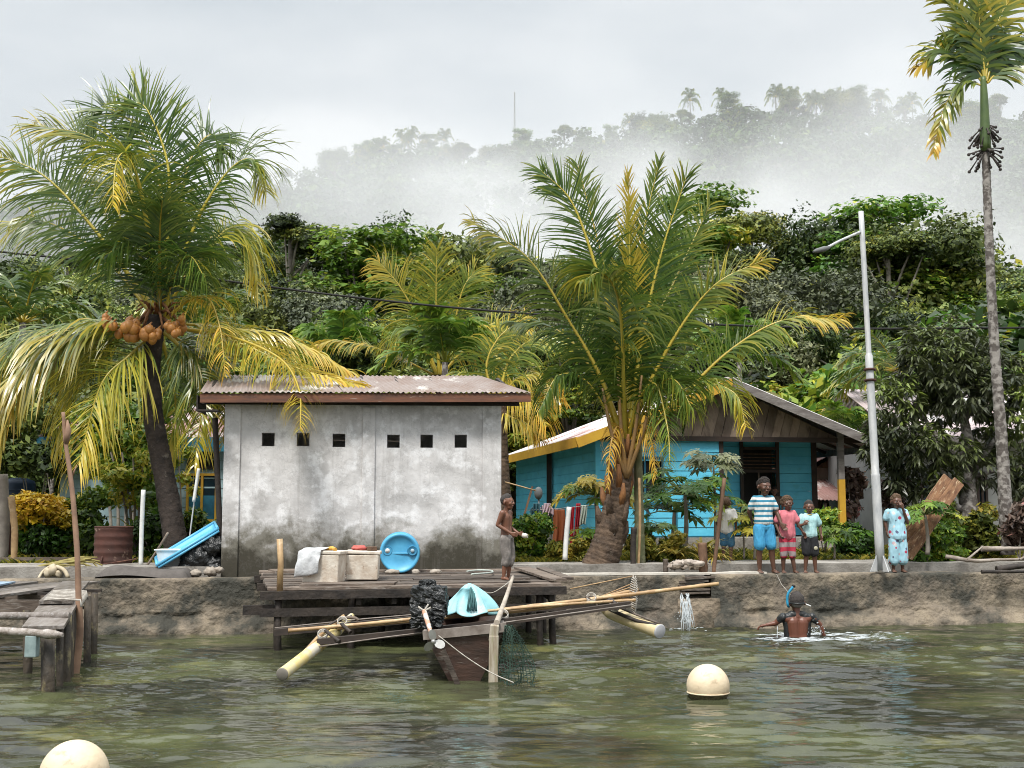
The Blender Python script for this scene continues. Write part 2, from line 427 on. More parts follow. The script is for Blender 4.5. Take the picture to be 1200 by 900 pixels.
# ------------------------------------------------------------------ people
def capsule(mb, p0, r0, p1, r1, n=12, sq=(1, 1)):
    p0, p1 = Vector(p0), Vector(p1); d = p1 - p0
    if d.length < 1e-5: d = Vector((0, 0, 1e-4)); p1 = p0 + d
    t = d.normalized(); pts = []; rad = []
    for k in range(5): a = math.pi / 2 * (1 - k / 4); pts.append(p0 - t * r0 * math.sin(a)); rad.append(max(r0 * math.cos(a), r0 * .05))
    for k in range(5): a = math.pi / 2 * k / 4; pts.append(p1 + t * r1 * math.sin(a)); rad.append(max(r1 * math.cos(a), r1 * .05))
    mb.tube(pts, rad, n)
def blob(name, prims, vox, m, parent, fn=None, smooth=4, dis=0, ds=40):
    """union of tapered limbs grown into one continuous skin"""
    mb = MB()
    for p in prims:
        if len(p) == 3: mb.ball(p[0], p[1], 20, 14)            # (centre, radii, _)
        else: capsule(mb, *p[:4])
    if fn: mb.v = [fn(v) for v in mb.v]
    off = WL[parent.name]; me = bpy.data.meshes.new(name); me.from_pydata([tuple(v - off) for v in mb.v], [], mb.f); me.update()
    tmp = bpy.data.objects.new('tmp', me); COL.objects.link(tmp)
    md = tmp.modifiers.new('r', 'REMESH'); md.mode = 'VOXEL'; md.voxel_size = vox
    s_ = tmp.modifiers.new('s', 'SMOOTH'); s_.iterations = smooth; s_.factor = .5
    dg = bpy.context.evaluated_depsgraph_get(); ev = tmp.evaluated_get(dg); m2 = bpy.data.meshes.new_from_object(ev)
    bpy.data.objects.remove(tmp); m2.name = name
    if dis:
        for v in m2.vertices:
            q = Vector(v.co); qq = Vector((q.x * ds, q.y * ds, q.z * ds * (.3 if dis == .009 else 1))); v.co = q + v.normal * dis * (noise.noise(qq) + .5 * noise.noise(qq * 2.3))
    m2.polygons.foreach_set('use_smooth', [True] * len(m2.polygons)); m2.materials.clear()
    return link(m2, name, m, parent)

def skin(c): 
    m = mat('dark_skin', c, tuple(v * .8 for v in c), 10, .42, spec=.45); return m
SK = skin((.125, .060, .038)); SK2 = skin((.155, .075, .048)); SKB = skin((.20, .09, .055))
HAIRD = mat('black_hair', (.014, .010, .008), (.03, .02, .015), 60, .8, bump=1, bscale=90)
HAIRB = mat('sun_browned_hair', (.07, .04, .022), (.13, .075, .04), 60, .85, bump=1, bscale=90)
HAIRG = mat('short_grey_black_hair', (.03, .026, .024), (.06, .05, .045), 80, .9, bump=.6, bscale=120)
EYEW = mat('eye_white', (.30, .27, .24)); LIP = mat('lips', (.14, .045, .04), rough=.4)

def hand(wr, d, palm_n, h, curl=.5, fist=0):
    """prims for a palm, four unequal bent fingers and a thumb leaving the palm's side"""
    wr = Vector(wr); d = Vector(d).normalized(); n_ = Vector(palm_n); n_ = (n_ - d * n_.dot(d)).normalized(); s_ = d.cross(n_); L = h * .1; o = []
    pc = wr + d * L * .48
    for k in (-1, 0, 1): o.append((wr + d * L * .06 + s_ * k * L * .10, L * .13, pc + s_ * k * L * .17, L * .125))
    for k in range(4):
        l = L * (.42, .5, .47, .36)[k]; b = pc + s_ * (k - 1.5) * L * .135 + d * L * .05; c1 = curl + .12 * k
        d1 = (d * math.cos(c1 * .5) + n_ * math.sin(c1 * .5)).normalized(); d2 = (d * math.cos(c1 * 1.5) + n_ * math.sin(c1 * 1.5)).normalized(); m_ = b + d1 * l * .55; e = m_ + d2 * l * .5
        o += [(b, L * .068, m_, L * .062), (m_, L * .06, e, L * .05)]
    tb = wr + d * L * .18 - s_ * L * .2; td = (d * .7 - s_ * .7 + n_ * .3).normalized(); tm = tb + td * L * .24; te = tm + (d * .85 - s_ * .25 + n_ * .5).normalized() * L * .2
    o += [(tb, L * .085, tm, L * .072), (tm, L * .068, te, L * .055)]
    return o

HS = 1.13
def person(label, loc, h, yaw=0, armR=None, armL=None, legs=None, skinm=None, hair=None, hairstyle='short', clothes=(), head=(0, 0, 0), group=None, lean=0, curl=(.5, .5), hips=0, build=1.0, cut=None, extra=None):
    """local frame: x to the person's left when they face -y, y forward is -y, z up; units of height h"""
    loc = Vector(loc); t = thing('person', label, 'person', loc, group); rot = Matrix.Rotation(yaw, 3, 'Z')
    def w(p): p = Vector(p); p = Vector((p.x, p.y - lean * max(0, p.z - .45), p.z)); return loc + rot @ (p * h)
    def wl(p): return w(p)
    sw, hw = .118 * build, .052
    legs = legs or {}
    J = {}
    for sgn, k in ((1, 'L'), (-1, 'R')):
        hip = Vector((sgn * hw + hips, 0, .475)); kn = Vector(legs.get('knee' + k, (sgn * .06 + hips * .5, -.015, .265))); an = Vector(legs.get('ank' + k, (sgn * .062, .012, .045)))
        J['hip' + k], J['kn' + k], J['an' + k] = hip, kn, an
    J['shL'], J['shR'] = Vector((sw, .0, .795)), Vector((-sw, .0, .795))
    armR = armR or [(-.155, .02, .64), (-.15, -.02, .50)]; armL = armL or [(.155, .02, .64), (.15, -.02, .50)]
    J['elR'], J['wrR'] = map(Vector, armR[:2]); J['elL'], J['wrL'] = map(Vector, armL[:2])
    neck, hc = Vector((0, 0, .845)), Vector((head[0], -.012 + head[1], .926 + head[2]))
    pr = []; c = lambda p0, r0, p1, r1: pr.append((w(p0), r0 * h, w(p1), r1 * h))
    # trunk in overlapping masses, flatter front to back
    for x in (-.035, .035):
        c((x + hips, .005, .47), .062, (x + hips, .005, .53), .060); c((x + hips * .8, 0, .53), .058, (x, 0, .64), .054); c((x, 0, .64), .055, (x * 1.25, .0, .745), .062)
    c((-.075 * build, .004, .775), .040, (.075 * build, .004, .775), .040); c((0, -.01, .60), .055, (0, -.012, .56), .058)
    for k in 'LR':
        sg = 1 if k == 'L' else -1
        c(J['hip' + k], .062, J['kn' + k], .036); kn, an = J['kn' + k], J['an' + k]; cf = kn.lerp(an, .32) + Vector((0, .010, 0)); c(kn, .034, cf, .035); c(cf, .035, an, .021)
        c(an + Vector((0, .018, -.025)), .020, an + Vector((sg * .008, -.045, -.03)), .019)
        for q in range(5): c(an + Vector((sg * .008 + (q - 2) * .0095, -.045, -.032)), .009, an + Vector((sg * (.012) + (q - 2) * .011, -.082 + .006 * abs(q - (1 if sg > 0 else 3)), -.037)), .0068)
        c(J['sh' + k], .038, J['el' + k], .024); c(J['el' + k], .024, J['el' + k].lerp(J['wr' + k], .3), .0235); c(J['el' + k].lerp(J['wr' + k], .3), .0235, J['wr' + k], .0155)
    c(neck + Vector((0, .008, -.05)), .036, hc + Vector((0, .012, -.05)), .029)
    # head: skull, jaw, cheeks, nose, ears
    hr = Matrix.Rotation(legs.get('hyaw', 0), 3, 'Z') @ Matrix.Rotation(legs.get('hpit', 0), 3, 'X') @ Matrix.Rotation(legs.get('hroll', 0), 3, 'Y')
    def hp(x, y, z): return w(hc + hr @ Vector((x, y, z)) * HS)
    prs = [(hp(0, .012, .012), (.060 * h, .070 * h, .066 * h), 0), ]
    hd = []
    def hb(x, y, z, r, x2=None, y2=None, z2=None, r2=None): r *= HS; r2 = r2 * HS if r2 else None; pr.append((hp(x, y, z), r * h, hp(x2 if x2 is not None else x, y2 if y2 is not None else y, z2 if z2 is not None else z + .001), (r2 or r) * h))
    hb(0, .015, .018, .063, 0, -.004, .012, .058); hb(0, -.012, -.02, .047, 0, -.02, -.045, .034); hb(0, -.035, -.058, .018)
    hb(-.028, -.036, -.014, .022); hb(.028, -.036, -.014, .022); hb(-.022, -.052, .016, .011, .022, -.052, .016, .011)
    hb(0, -.060, .004, .007, 0, -.070, -.014, .0105); hb(-.009, -.062, -.016, .0075, .009, -.062, -.016, .0075)
    hb(-.013, -.054, -.036, .008, .013, -.054, -.036, .008)
    for s_ in (-1, 1): hb(s_ * .062, .010, .006, .010, s_ * .066, .014, -.012, .009)
    for k in 'LR':
        el, wr = w(J['el' + k]), w(J['wr' + k]); sg = 1 if k == 'L' else -1
        a = (armL if k == 'L' else armR); pn = rot @ Vector(a[2]) if len(a) > 2 else rot @ Vector((-sg, -.3, 0)); hdv = rot @ Vector(a[3]) if len(a) > 3 else (wr - el)
        pr += hand(wr, hdv, pn, h, curl[0 if k == 'L' else 1])
    if cut: pr = [p for p in pr if max(p[0].z, p[2].z) > cut]
    vox = .0064
    body = blob('body', pr, vox, skinm or SK, t, smooth=2)
    for s_ in (-1, 1):
        mb = MB(); mb.ball(hp(s_ * .0235, -.0545, .004), .0080 * h, 10, 8); mb.build('eye', EYEW, t)
        mb = MB(); mb.ball(hp(s_ * .0235, -.0575, .004), .0063 * h, 8, 6); mb.build('pupil', M['black'], t)
    mb = MB(); mb.tube([hp(-.017, -.058, -.0365), hp(0, -.0635, -.038), hp(.017, -.058, -.0365)], [.003 * h, .0052 * h, .003 * h], 6); mb.build('lips', LIP, t)
    # hair
    hh = []
    def H_(x, y, z, r): r *= HS; hh.append((hp(x, y, z), r * h, hp(x, y, z + .001), r * h))
    if hairstyle == 'short': H_(0, .022, .024, .0635); H_(0, .006, .042, .054)
    elif hairstyle == 'afro': H_(0, .024, .030, .071); H_(0, .004, .050, .060); H_(.034, .026, .034, .046); H_(-.034, .026, .034, .046); H_(0, .04, .012, .056)
    elif hairstyle == 'tied': H_(0, .024, .028, .066); H_(0, .006, .046, .057); H_(0, .075, .03, .038); H_(0, .06, .05, .03)
    if hairstyle: blob('hair', hh, .008, hair or HAIRD, t, smooth=1, dis=.012 if hairstyle != 'short' else .003, ds=28)
    for cl in clothes:
        ps = []; kind, m = cl[0], cl[1]; o = cl[2] if len(cl) > 2 else {}; e = o.get('e', .012)
        C_ = lambda p0, r0, p1, r1: ps.append((w(p0), r0 * h, w(p1), r1 * h))
        if kind == 'shirt':
            zb = o.get('zb', .50); fl = o.get('flare', .0)
            for x in (-.032, .032):
                C_((x * (1.15 + fl * 4), 0, zb + .045), .060 + e + fl, (x, 0, .64), .057 + e); C_((x, 0, .64), .057 + e, (x * 1.25, 0, .75), .061 + e)
            C_((0, -.01, zb + .045), .066 + e + fl, (0, -.005, .66), .058 + e); C_((-.082 * build, 0, .785), .034 + e * .4, (.082 * build, 0, .785), .034 + e * .4)
            C_((-.05, 0, .80), .034 + e * .6, (.05, 0, .80), .034 + e * .6)
            for k in 'LR':
                f_ = o.get('sleeve', .6); C_(J['sh' + k], .036 + e * .4, J['sh' + k].lerp(J['el' + k], f_), .030 + e * .95)
        if kind == 'shorts':
            f_ = o.get('len', .7); C_((-.03 + hips, .003, .50), .068 + e * .6, (.03 + hips, .003, .50), .068 + e * .6)
            for k in 'LR':
                kn = J['hip' + k].lerp(J['kn' + k], min(f_, 1)); C_(J['hip' + k], .064 + e * .6, kn, o.get('r', .048) + e)
                if f_ > 1: C_(kn, o.get('r', .048) + e, J['kn' + k].lerp(J['an' + k], f_ - 1), o.get('r2', .045) + e)
        ob = blob(o.get('name', kind), ps, .0085, m, t, smooth=1, dis=.009, ds=22)
        if o.get('neck'):
            mb = MB(); nc = w((0, -.004, .832)); mb.tube([nc + rot @ Vector((math.cos(a) * .045 * h, math.sin(a) * .042 * h, -.012 * h * math.sin(-a))) for a in np.linspace(0, 6.283, 24)], .0075 * h, 6); mb.build('collar', o['neck'], ob)
    return t, w, J, body

def stripes(name, c1, c2, freq, wave=.02):
    m = bpy.data.materials.new(name); m.use_nodes = True; nt = m.node_tree; n = nt.nodes; l = nt.links; b = n['Principled BSDF']; b.inputs['Roughness'].default_value = .85
    tc = n.new('ShaderNodeTexCoord'); wv = n.new('ShaderNodeTexWave'); wv.bands_direction = 'Z'; wv.inputs['Scale'].default_value = freq; wv.inputs['Distortion'].default_value = .9; wv.inputs['Detail Scale'].default_value = 2
    l.new(tc.outputs['Object'], wv.inputs[0]); r = n.new('ShaderNodeValToRGB'); r.color_ramp.interpolation = 'CONSTANT'; r.color_ramp.elements[1].position = .52; r.color_ramp.elements[0].color = rgba(c1); r.color_ramp.elements[1].color = rgba(c2)
    l.new(wv.outputs[0], r.inputs[0]); l.new(r.outputs[0], b.inputs['Base Color']); return m
def dots(name, base, cols, scale=11, rad=.28):
    m = bpy.data.materials.new(name); m.use_nodes = True; nt = m.node_tree; n = nt.nodes; l = nt.links; b = n['Principled BSDF']; b.inputs['Roughness'].default_value = .85
    tc = n.new('ShaderNodeTexCoord'); v = n.new('ShaderNodeTexVoronoi'); v.inputs['Scale'].default_value = scale; l.new(tc.outputs['Object'], v.inputs[0])
    r = n.new('ShaderNodeValToRGB'); r.color_ramp.interpolation = 'CONSTANT'; r.color_ramp.elements[0].color = (1, 1, 1, 1); r.color_ramp.elements[1].position = rad; r.color_ramp.elements[1].color = (0, 0, 0, 1); l.new(v.outputs['Distance'], r.inputs[0])
    sp = n.new('ShaderNodeSeparateColor'); l.new(v.outputs['Color'], sp.inputs[0]); cr_ = n.new('ShaderNodeValToRGB'); cr_.color_ramp.interpolation = 'CONSTANT'; e = cr_.color_ramp.elements; e[0].color = rgba(cols[0]); e[1].position = 1 / len(cols); e[1].color = rgba(cols[1])
    for i, c in enumerate(cols[2:]): q = e.new((i + 2) / len(cols)); q.color = rgba(c)
    l.new(sp.outputs[0], cr_.inputs[0]); mx = n.new('ShaderNodeMix'); mx.data_type = 'RGBA'; l.new(r.outputs[0], mx.inputs[0]); mx.inputs[6].default_value = rgba(base); l.new(cr_.outputs[0], mx.inputs[7]); l.new(mx.outputs[2], b.inputs['Base Color']); return m

def on_wall(x, dz=0, t=.42):
    """a point on top of the seawall under picture column x"""
    for _ in range(1):
        k = (x - 600) / F; X = k * (17.44 + t / 1) / (1 - SL * k); Yv = 17.44 + SL * X + t * UN
    return Vector((k * Yv, Yv, .78 + dz))
cloth = lambda nm, c, c2=None, **k: mat(nm, c, c2, 9, .9, bump=.25, bscale=20, **k)
# 1 tall girl, striped shirt, blue shorts
person('tall girl in a blue and white striped shirt and bright blue shorts', on_wall(893), 1.40, R(12), skinm=SK, build=.82,
       armL=[(.15, -.02, .655), (.165, -.085, .53), (-.4, -1, 0), (.5, -.3, -.8)], armR=[(-.145, .05, .66), (-.10, .10, .58)],
       legs={'hyaw': R(10), 'hroll': R(3), 'kneeL': (.075, -.02, .265), 'ankL': (.10, -.01, .045), 'kneeR': (-.06, -.015, .265), 'ankR': (-.055, .01, .045)}, hair=HAIRD, hairstyle='tied', head=(.012, 0, 0),
       clothes=[('shirt', stripes('teal_white_stripes', (.66, .66, .64), (.04, .20, .30), 4.2), dict(zb=.515, sleeve=.62, e=.013)), ('shorts', cloth('bright_blue_cotton', (.06, .34, .58), (.05, .28, .50)), dict(len=.82, e=.013, r=.050))])
# 2 pink girl
person('small curly haired girl in a pink t-shirt and grey red leggings', on_wall(920), 1.13, R(8), skinm=SK,
       armL=[(.150, -.01, .66), (.205, -.05, .545)], armR=[(-.150, .02, .65), (-.125, -.05, .53)], hair=HAIRB, hairstyle='afro', build=.86,
       legs={'hroll': R(-12), 'hyaw': R(-10), 'kneeL': (.055, -.02, .265), 'ankL': (.085, -.02, .045)}, head=(.012, 0, -.004),
       clothes=[('shirt', cloth('pink_cotton', (.62, .19, .22), (.55, .15, .18)), dict(zb=.47, sleeve=.68, e=.017, flare=.004)), ('shorts', stripes('grey_and_red_leggings', (.30, .24, .24), (.45, .03, .06), 2.2), dict(len=1.12, e=.010, r=.042, r2=.042))])
# 3 boy turquoise
t3, w3, J3, _ = person('boy in a pale turquoise t-shirt with a yellow collar and black shorts', on_wall(946), 1.07, R(2), skinm=SK2, build=.9,
       armR=[(-.160, .0, .66), (-.105, -.105, .685), (.6, .2, .3), (.5, -.3, .7)], armL=[(.158, .02, .65), (.165, -.01, .53)], hair=HAIRG, hairstyle='short', legs={'hpit': R(6), 'kneeR': (-.05, -.01, .265), 'ankR': (-.072, .01, .045), 'ankL': (.075, .01, .045)}, curl=(.6, 1.2),
       clothes=[('shirt', cloth('pale_turquoise_cotton', (.34, .60, .62), (.42, .62, .62)), dict(zb=.50, sleeve=.66, e=.017, neck=cloth('yellow_collar', (.70, .50, .18)))), ('shorts', cloth('black_cotton', (.014, .014, .016), (.02, .02, .022)), dict(len=.88, e=.015, r=.053))])
mb = MB(); mb.lathe([(.001, .003), (.028, .003), (.03, 0)], w3((.060, -.088, .35)), (0, -1, 0), 16); mb.build('round_badge', mat('pale_badge', (.45, .42, .30)), t3)
# 4 girl patterned dress by the pole
dm = dots('pale_blue_dotted_cotton', (.36, .60, .70), [(.60, .58, .56), (.42, .05, .10), (.10, .12, .20), (.36, .60, .70), (.55, .40, .42)], 13, .34)
person('girl in a pale blue patterned top and wide trousers sucking her fingers by the pole', on_wall(1048), 1.16, R(6), skinm=SK,
       armL=[(.125, -.05, .655), (.035, -.115, .845), (-.3, .6, .2), (-.35, -.1, .9)], armR=[(-.15, .03, .66), (-.14, .0, .53)], hair=HAIRB, hairstyle='tied', curl=(1.4, .5), legs={'hroll': R(2), 'ankL': (.062, .01, .045)},
       clothes=[('shirt', dm, dict(zb=.43, sleeve=.62, e=.018, flare=.014, name='top')), ('shorts', dm, dict(len=1.48, e=.016, r=.052, r2=.056, name='trousers'))])
# 5 shirtless boy on the deck, seen from the side
bp_ = Vector((G(594, 674, .82).x, 15.95, .81)); bp_.x = Xat(594, 15.95)
t5, w5, J5, _ = person('shirtless boy in grey cut-off trousers standing in profile on the deck', bp_, 1.10, R(68), skinm=SKB,
       armR=[(-.135, .06, .655), (-.10, -.10, .555), (1, 0, 0), (.05, -.9, -.25)], armL=[(.135, .05, .655), (.10, -.12, .55), (-1, 0, 0), (-.05, -.9, -.2)], hair=HAIRG, hairstyle='short', legs={'kneeL': (.05, -.03, .265), 'ankL': (.05, .0, .045), 'kneeR': (-.05, -.015, .265), 'ankR': (-.05, .02, .045)}, curl=(1.1, 1.1), head=(0, -.015, 0), lean=-.03,
       clothes=[('shorts', cloth('worn_grey_denim', (.14, .125, .115), (.24, .215, .195), c3=(.33, .29, .27), s3=9, p3=(.55, .65)), dict(len=1.28, e=.009, r=.046, r2=.044, name='trousers'))])
a = w5((0, -.205, .532)); b = w5((0, -.27, .522)); mb = MB(); mb.tube([a, a.lerp(b, .5), b], [.028, .033, .026], 12); o = mb.build('bread_piece', mat('white_cup', (.70, .66, .60), (.6, .52, .45), 9)); tag(o, 'small white cup held by the shirtless boy', 'cup')
# 6 child in white behind the plants
person('child in a white shirt turned away behind the tilted bamboo pole', Vector((Xat(850, 19.9), 19.9, .9)), 1.02, R(150), skinm=SK, hair=HAIRB, hairstyle='short',
       clothes=[('shirt', cloth('white_cotton', (.66, .64, .60), (.55, .53, .49)), dict(zb=.45, sleeve=.8, e=.022, flare=.006)), ('shorts', cloth('blue_denim', (.05, .16, .26), (.04, .12, .2)), dict(len=.95, e=.014, r=.05))])
# 7 figure in the doorway
person('small person in mottled dark clothes standing in the doorway of the turquoise house', Hh(4.14, .95, .27), 1.02, R(-20), skinm=SK2, hair=HAIRD, hairstyle='short', armR=[(-.15, -.02, .66), (-.06, -.12, .78), (.6, .2, .3), (.3, -.3, .7)],
       clothes=[('shirt', cloth('dark_mottled_cotton', (.16, .11, .08), (.07, .06, .055)), dict(zb=.48, sleeve=.7, e=.015)), ('shorts', cloth('dark_cotton', (.03, .03, .03)), dict(len=1.1, e=.012))])
# 8 swimmer with snorkel, waist deep, seen from behind
sp_ = G(935, 748, 0); hS = 1.45; sl = Vector((sp_.x, sp_.y, -.60 * hS))
RUB = mat('black_wet_fabric', (.012, .013, .013), (.02, .022, .022), 9, .4, bump=.3)
t8, w8, J8, _ = person('swimmer with a grey cap and blue snorkel wading waist deep, back turned', sl, hS, R(180), skinm=skin((.16, .06, .036)), hair=HAIRG, hairstyle='short', build=1.15, lean=.02,
       armR=[(-.215, -.02, .725), (-.275, -.045, .565), (1, 0, 0), (-.1, -.1, -1)], armL=[(.20, -.02, .735), (.285, -.02, .72), (0, 0, -1), (.9, -.3, -.2)], legs={'hpit': R(4)}, cut=sl.z + .3)
SW_ = lambda x, z, y=.0: w8((x, y, z))
ps = []
for k, sg in (('L', 1), ('R', -1)):
    ps += [(w8(J8['sh' + k]), .040 * hS, w8(J8['sh' + k].lerp(J8['el' + k], .5)), .033 * hS), (w8((sg * .085, .0, .795)), .040 * hS, w8((sg * .06, 0, .80)), .038 * hS), (w8((sg * .098, -.012, .74)), .036 * hS, w8((sg * .088, -.018, .52)), .030 * hS)]
ps += [(w8((-.05, 0, .818)), .037 * hS, w8((.05, 0, .818)), .037 * hS), (w8((-.04, -.035, .74)), .05 * hS, w8((.04, -.035, .5)), .05 * hS)]
blob('torn_shirt', ps, .008, RUB, t8, smooth=2, dis=.006, ds=16)
ps = [(w8((-.045, 0, .475)), .073 * hS, w8((.045, 0, .475)), .073 * hS)]; blob('waistband', ps, .009, cloth('teal_band', (.03, .12, .16)), t8)
ps = [(w8((0, .012, .945)), .067 * hS, w8((0, .0, .955)), .064 * hS)]; blob('cap', ps, .009, mat('faded_grey_cap', (.16, .15, .14), (.30, .29, .28), 12, .8), t8)
mb = MB(); mb.tube([w8((math.cos(a) * .068, .012 + math.sin(a) * .078, .925)) for a in np.linspace(0, 6.283, 30)], .009 * hS, 8); mb.build('mask_strap', RUB, t8)
mb = MB(); mb.tube(catmull([w8((.06, -.062, .885)), w8((.082, .0, .90)), w8((.088, .0, .95)), w8((.078, .0, 1.01)), w8((.030, .0, 1.075))], 24), .0125 * hS, 10); 
s8 = mb.build('snorkel', mat('bright_blue_snorkel', (.03, .30, .50), rough=.3), t8)
mb = MB(); a = w8((.030, 0, 1.075)); mb.tube([a, a + Vector((.016, 0, .02))], .015 * hS, 10); mb.build('snorkel_tip', M['black'], s8)
mb = MB(); mb.tube([w8((-.07, -.02, .92)), w8((-.13, .01, .895))], .007 * hS, 6); mb.build('strap_tail', M['white_plastic'], t8)
mb = MB(); rr = random.Random(4)
for k in range(420):
    a = rr.gauss(0, 1); x = 935 + (a * 20 if rr.random() < .4 else 44 + a * 30); y = 747 + rr.gauss(0, 3.0); q = G(x, min(max(y, 741), 757), .010); sz = rr.random() ** 2.5
    mb.tube([q + Vector((-.02 - .10 * sz, 0, 0)), q + Vector((0, .01 * rr.gauss(0, 1), .004)), q + Vector((.02 + .10 * sz, .008 * rr.gauss(0, 1), 0))], [.001, .004 + .006 * sz, .001], 5)
for k in range(90):
    q = P(956 + rr.gauss(0, 5), 744 - abs(rr.gauss(0, 6)), 16.2); mb.ball(q, .003 + .007 * rr.random() ** 2, 6, 4)
for k in range(14):
    q = P(911, 734 + k * .9, 16.2); mb.tube([q, q + Vector((rr.gauss(0, .006), 0, -.03))], [.004, .002], 5)
o = mb.build('splash_foam', M['foamwater'], loc=G(935, 748, 0)); tag(o, 'white splash and froth around the wading swimmer', 'splash', kind='stuff')
mb = MB(); mb.tube([P(910, 673, 17.8), P(916, 685, 17.5), P(928, 699, 16.6)], .004, 5); o = mb.build('toy_line', M['rope']); tag(o, 'thin pale string running from the children down to the swimmer', 'string')
xs = np.concatenate([-np.geomspace(2600, 13, 60), np.linspace(-12.5, 12.5, 90), np.geomspace(13, 2600, 60)])
ys = np.concatenate([np.array([-200, -50, 0, 8]), np.linspace(14, 22, 70), np.linspace(22.4, 60, 50), np.geomspace(61, 430, 110), np.geomspace(436, 3200, 30)])
XX, YY = np.meshgrid(xs, ys)
# keep the step behind the seawall straight along the shore
YS = YY.copy(); band = (YY > 10) & (YY < 24); YS[band] = YY[band]
ZZ = terrain(XX, YY)
me = bpy.data.meshes.new('ground'); nx, ny = len(xs), len(ys)
co = np.stack([XX, YY, ZZ], -1).reshape(-1, 3)
idx = (np.arange(ny - 1)[:, None] * nx + np.arange(nx - 1)[None, :]).ravel()
fc = np.stack([idx, idx + 1, idx + nx + 1, idx + nx], 1)
me.from_pydata(co.tolist(), [], fc.tolist()); me.polygons.foreach_set('use_smooth', [True] * len(fc)); me.update()
M['ground'] = mat('earth_and_moss', (.10, .085, .05), (.055, .07, .025), .9, .95, c3=(.16, .13, .09), s3=.5, bump=.6, bscale=6)
g = link(me, 'ground', M['ground']); tag(g, 'dark earth and low green growth rising into the hillside', 'ground', kind='structure')

# ------------------------------------------------------------------ water
def water():
    xs = np.concatenate([-np.geomspace(900, 10.2, 30), np.linspace(-10, 10, 460), np.geomspace(10.2, 900, 30)])
    ys = np.concatenate([-np.geomspace(900, 5.2, 24) + 5.0, np.linspace(5, 19.6, 440)])
    X, Y = np.meshgrid(xs, ys); Z = np.zeros_like(X); rg = np.random.default_rng(5)
    for i in range(90):
        lam = float(np.exp(rg.uniform(math.log(.10), math.log(.9)))); th = rg.normal(math.pi / 2, .3)
        k = 2 * math.pi / lam; A = .0054 * lam ** .9 * rg.uniform(.4, 1.3)
        Z += A * np.sin(k * (X * math.cos(th) + Y * math.sin(th)) + rg.uniform(0, 6.28) + .7 * np.sin(X * rg.uniform(.5, 1.7) + rg.uniform(0, 6)))
    patch = .75 + .35 * np.sin(X * .7 + 1 + np.sin(Y * .8)) * np.sin(Y * .55 + .4 * X)
    # rings spreading from the wading swimmer and the spout of water
    for (c, amp, rr) in ((P(935, 748, 16.2), .016, 2.3), (P(805, 732, 17.2), .010, 1.1)):
        r = np.hypot(X - c.x, (Y - c.y)); Z += amp * np.sin(r * 17) * np.exp(-r / rr * 1.6) * (r > .1)
    Z *= patch * (np.abs(X) < 10.1)
    nx, ny = len(xs), len(ys); idx = (np.arange(ny - 1)[:, None] * nx + np.arange(nx - 1)[None, :]).ravel()
    me = bpy.data.meshes.new('water'); fc = np.stack([idx, idx + 1, idx + nx + 1, idx + nx], 1)
    me.from_pydata(np.stack([X, Y, Z], -1).reshape(-1, 3).tolist(), [], fc.tolist()); me.polygons.foreach_set('use_smooth', [True] * len(fc)); me.update()
    m = mat('shallow_green_water', (.026, .027, .019), (.078, .086, .038), .55, .012, stretch=(.8, 1.1, 1), c3=(.15, .14, .05), s3=1.3, p3=(.57, .74), lo=.42, hi=.62, spec=.5)
    nt = m.node_tree; n = nt.nodes; l = nt.links; b = n['Principled BSDF']; b.inputs['IOR'].default_value = 1.33
    tc = n.new('ShaderNodeTexCoord'); mp = n.new('ShaderNodeMapping'); mp.inputs['Scale'].default_value = (3.2, 8, 1); l.new(tc.outputs['Object'], mp.inputs[0])
    nz = n.new('ShaderNodeTexNoise'); nz.inputs['Scale'].default_value = 1.5; nz.inputs['Detail'].default_value = 4; l.new(mp.outputs[0], nz.inputs[0])
    bp = n.new('ShaderNodeBump'); bp.inputs['Strength'].default_value = .5; bp.inputs['Distance'].default_value = .010
    l.new(nz.outputs[0], bp.inputs['Height']); l.new(bp.outputs[0], b.inputs['Normal'])
    o = link(me, 'water', m); tag(o, 'rippled shallow green lagoon water', 'water', kind='structure')
water()

# ------------------------------------------------------------------ seawall, path
M['seawall'] = mat('stained_seawall_concrete', (.30, .245, .175), (.16, .13, .10), 2.4, .92, c3=(.05, .048, .038), s3=1.5, p3=(.42, .58), bump=1, bscale=13, bdist=.05, detail=10)
M['footing'] = mat('tan_rubble_footing', (.30, .24, .175), (.15, .115, .08), 2.5, .95, c3=(.08, .07, .05), s3=2.2, p3=(.5, .64), bump=1, bscale=10, bdist=.06)
def nzs(v, s, k=0): return noise.noise(Vector(v) * s + Vector((k, 0, 0)))
def wall_piece(name, s0, s1, m, zt, label, cat='seawall'):
    mb = MB(); nu = int((s1 - s0) / .07); prof = [(.02, -.5), (.04, -.05), (.09, .06), (.15, .13), (.2, .2), (.23, .28), (.25, .36), (.26, .45), (.265, .54), (.27, .63), (.27, zt - .02), (.29, zt), (.45, zt + .004), (.64, zt), (.65, .3)]
    def fn(u, v):
        k = v * (len(prof) - 1); i = min(int(k), len(prof) - 2); f = k - i
        t = prof[i][0] * (1 - f) + prof[i + 1][0] * f; z = prof[i][1] * (1 - f) + prof[i + 1][1] * f
        s_ = s0 + (s1 - s0) * u
        q = S(s_, t, z)
        if k < 11.5:
            rough = .10 if z < .28 else .022
            d = nzs(q, 2.2) * rough + nzs(q, 7, 5) * rough * .5 + nzs(q, 20, 9) * rough * .3
            q = q - NS * d
            if z < .4: q += Vector((0, 0, nzs(q, 3, 3) * .05))
        else: q += Vector((0, 0, nzs(q, 3, 3) * .012 + nzs(q, 12, 2) * .006))
        return q
    mb.sheet(fn, nu, (len(prof) - 1) * 3)
    o = mb.build(name, m, loc=S((s0 + s1) / 2, .3, 0)); tag(o, label, cat); return o
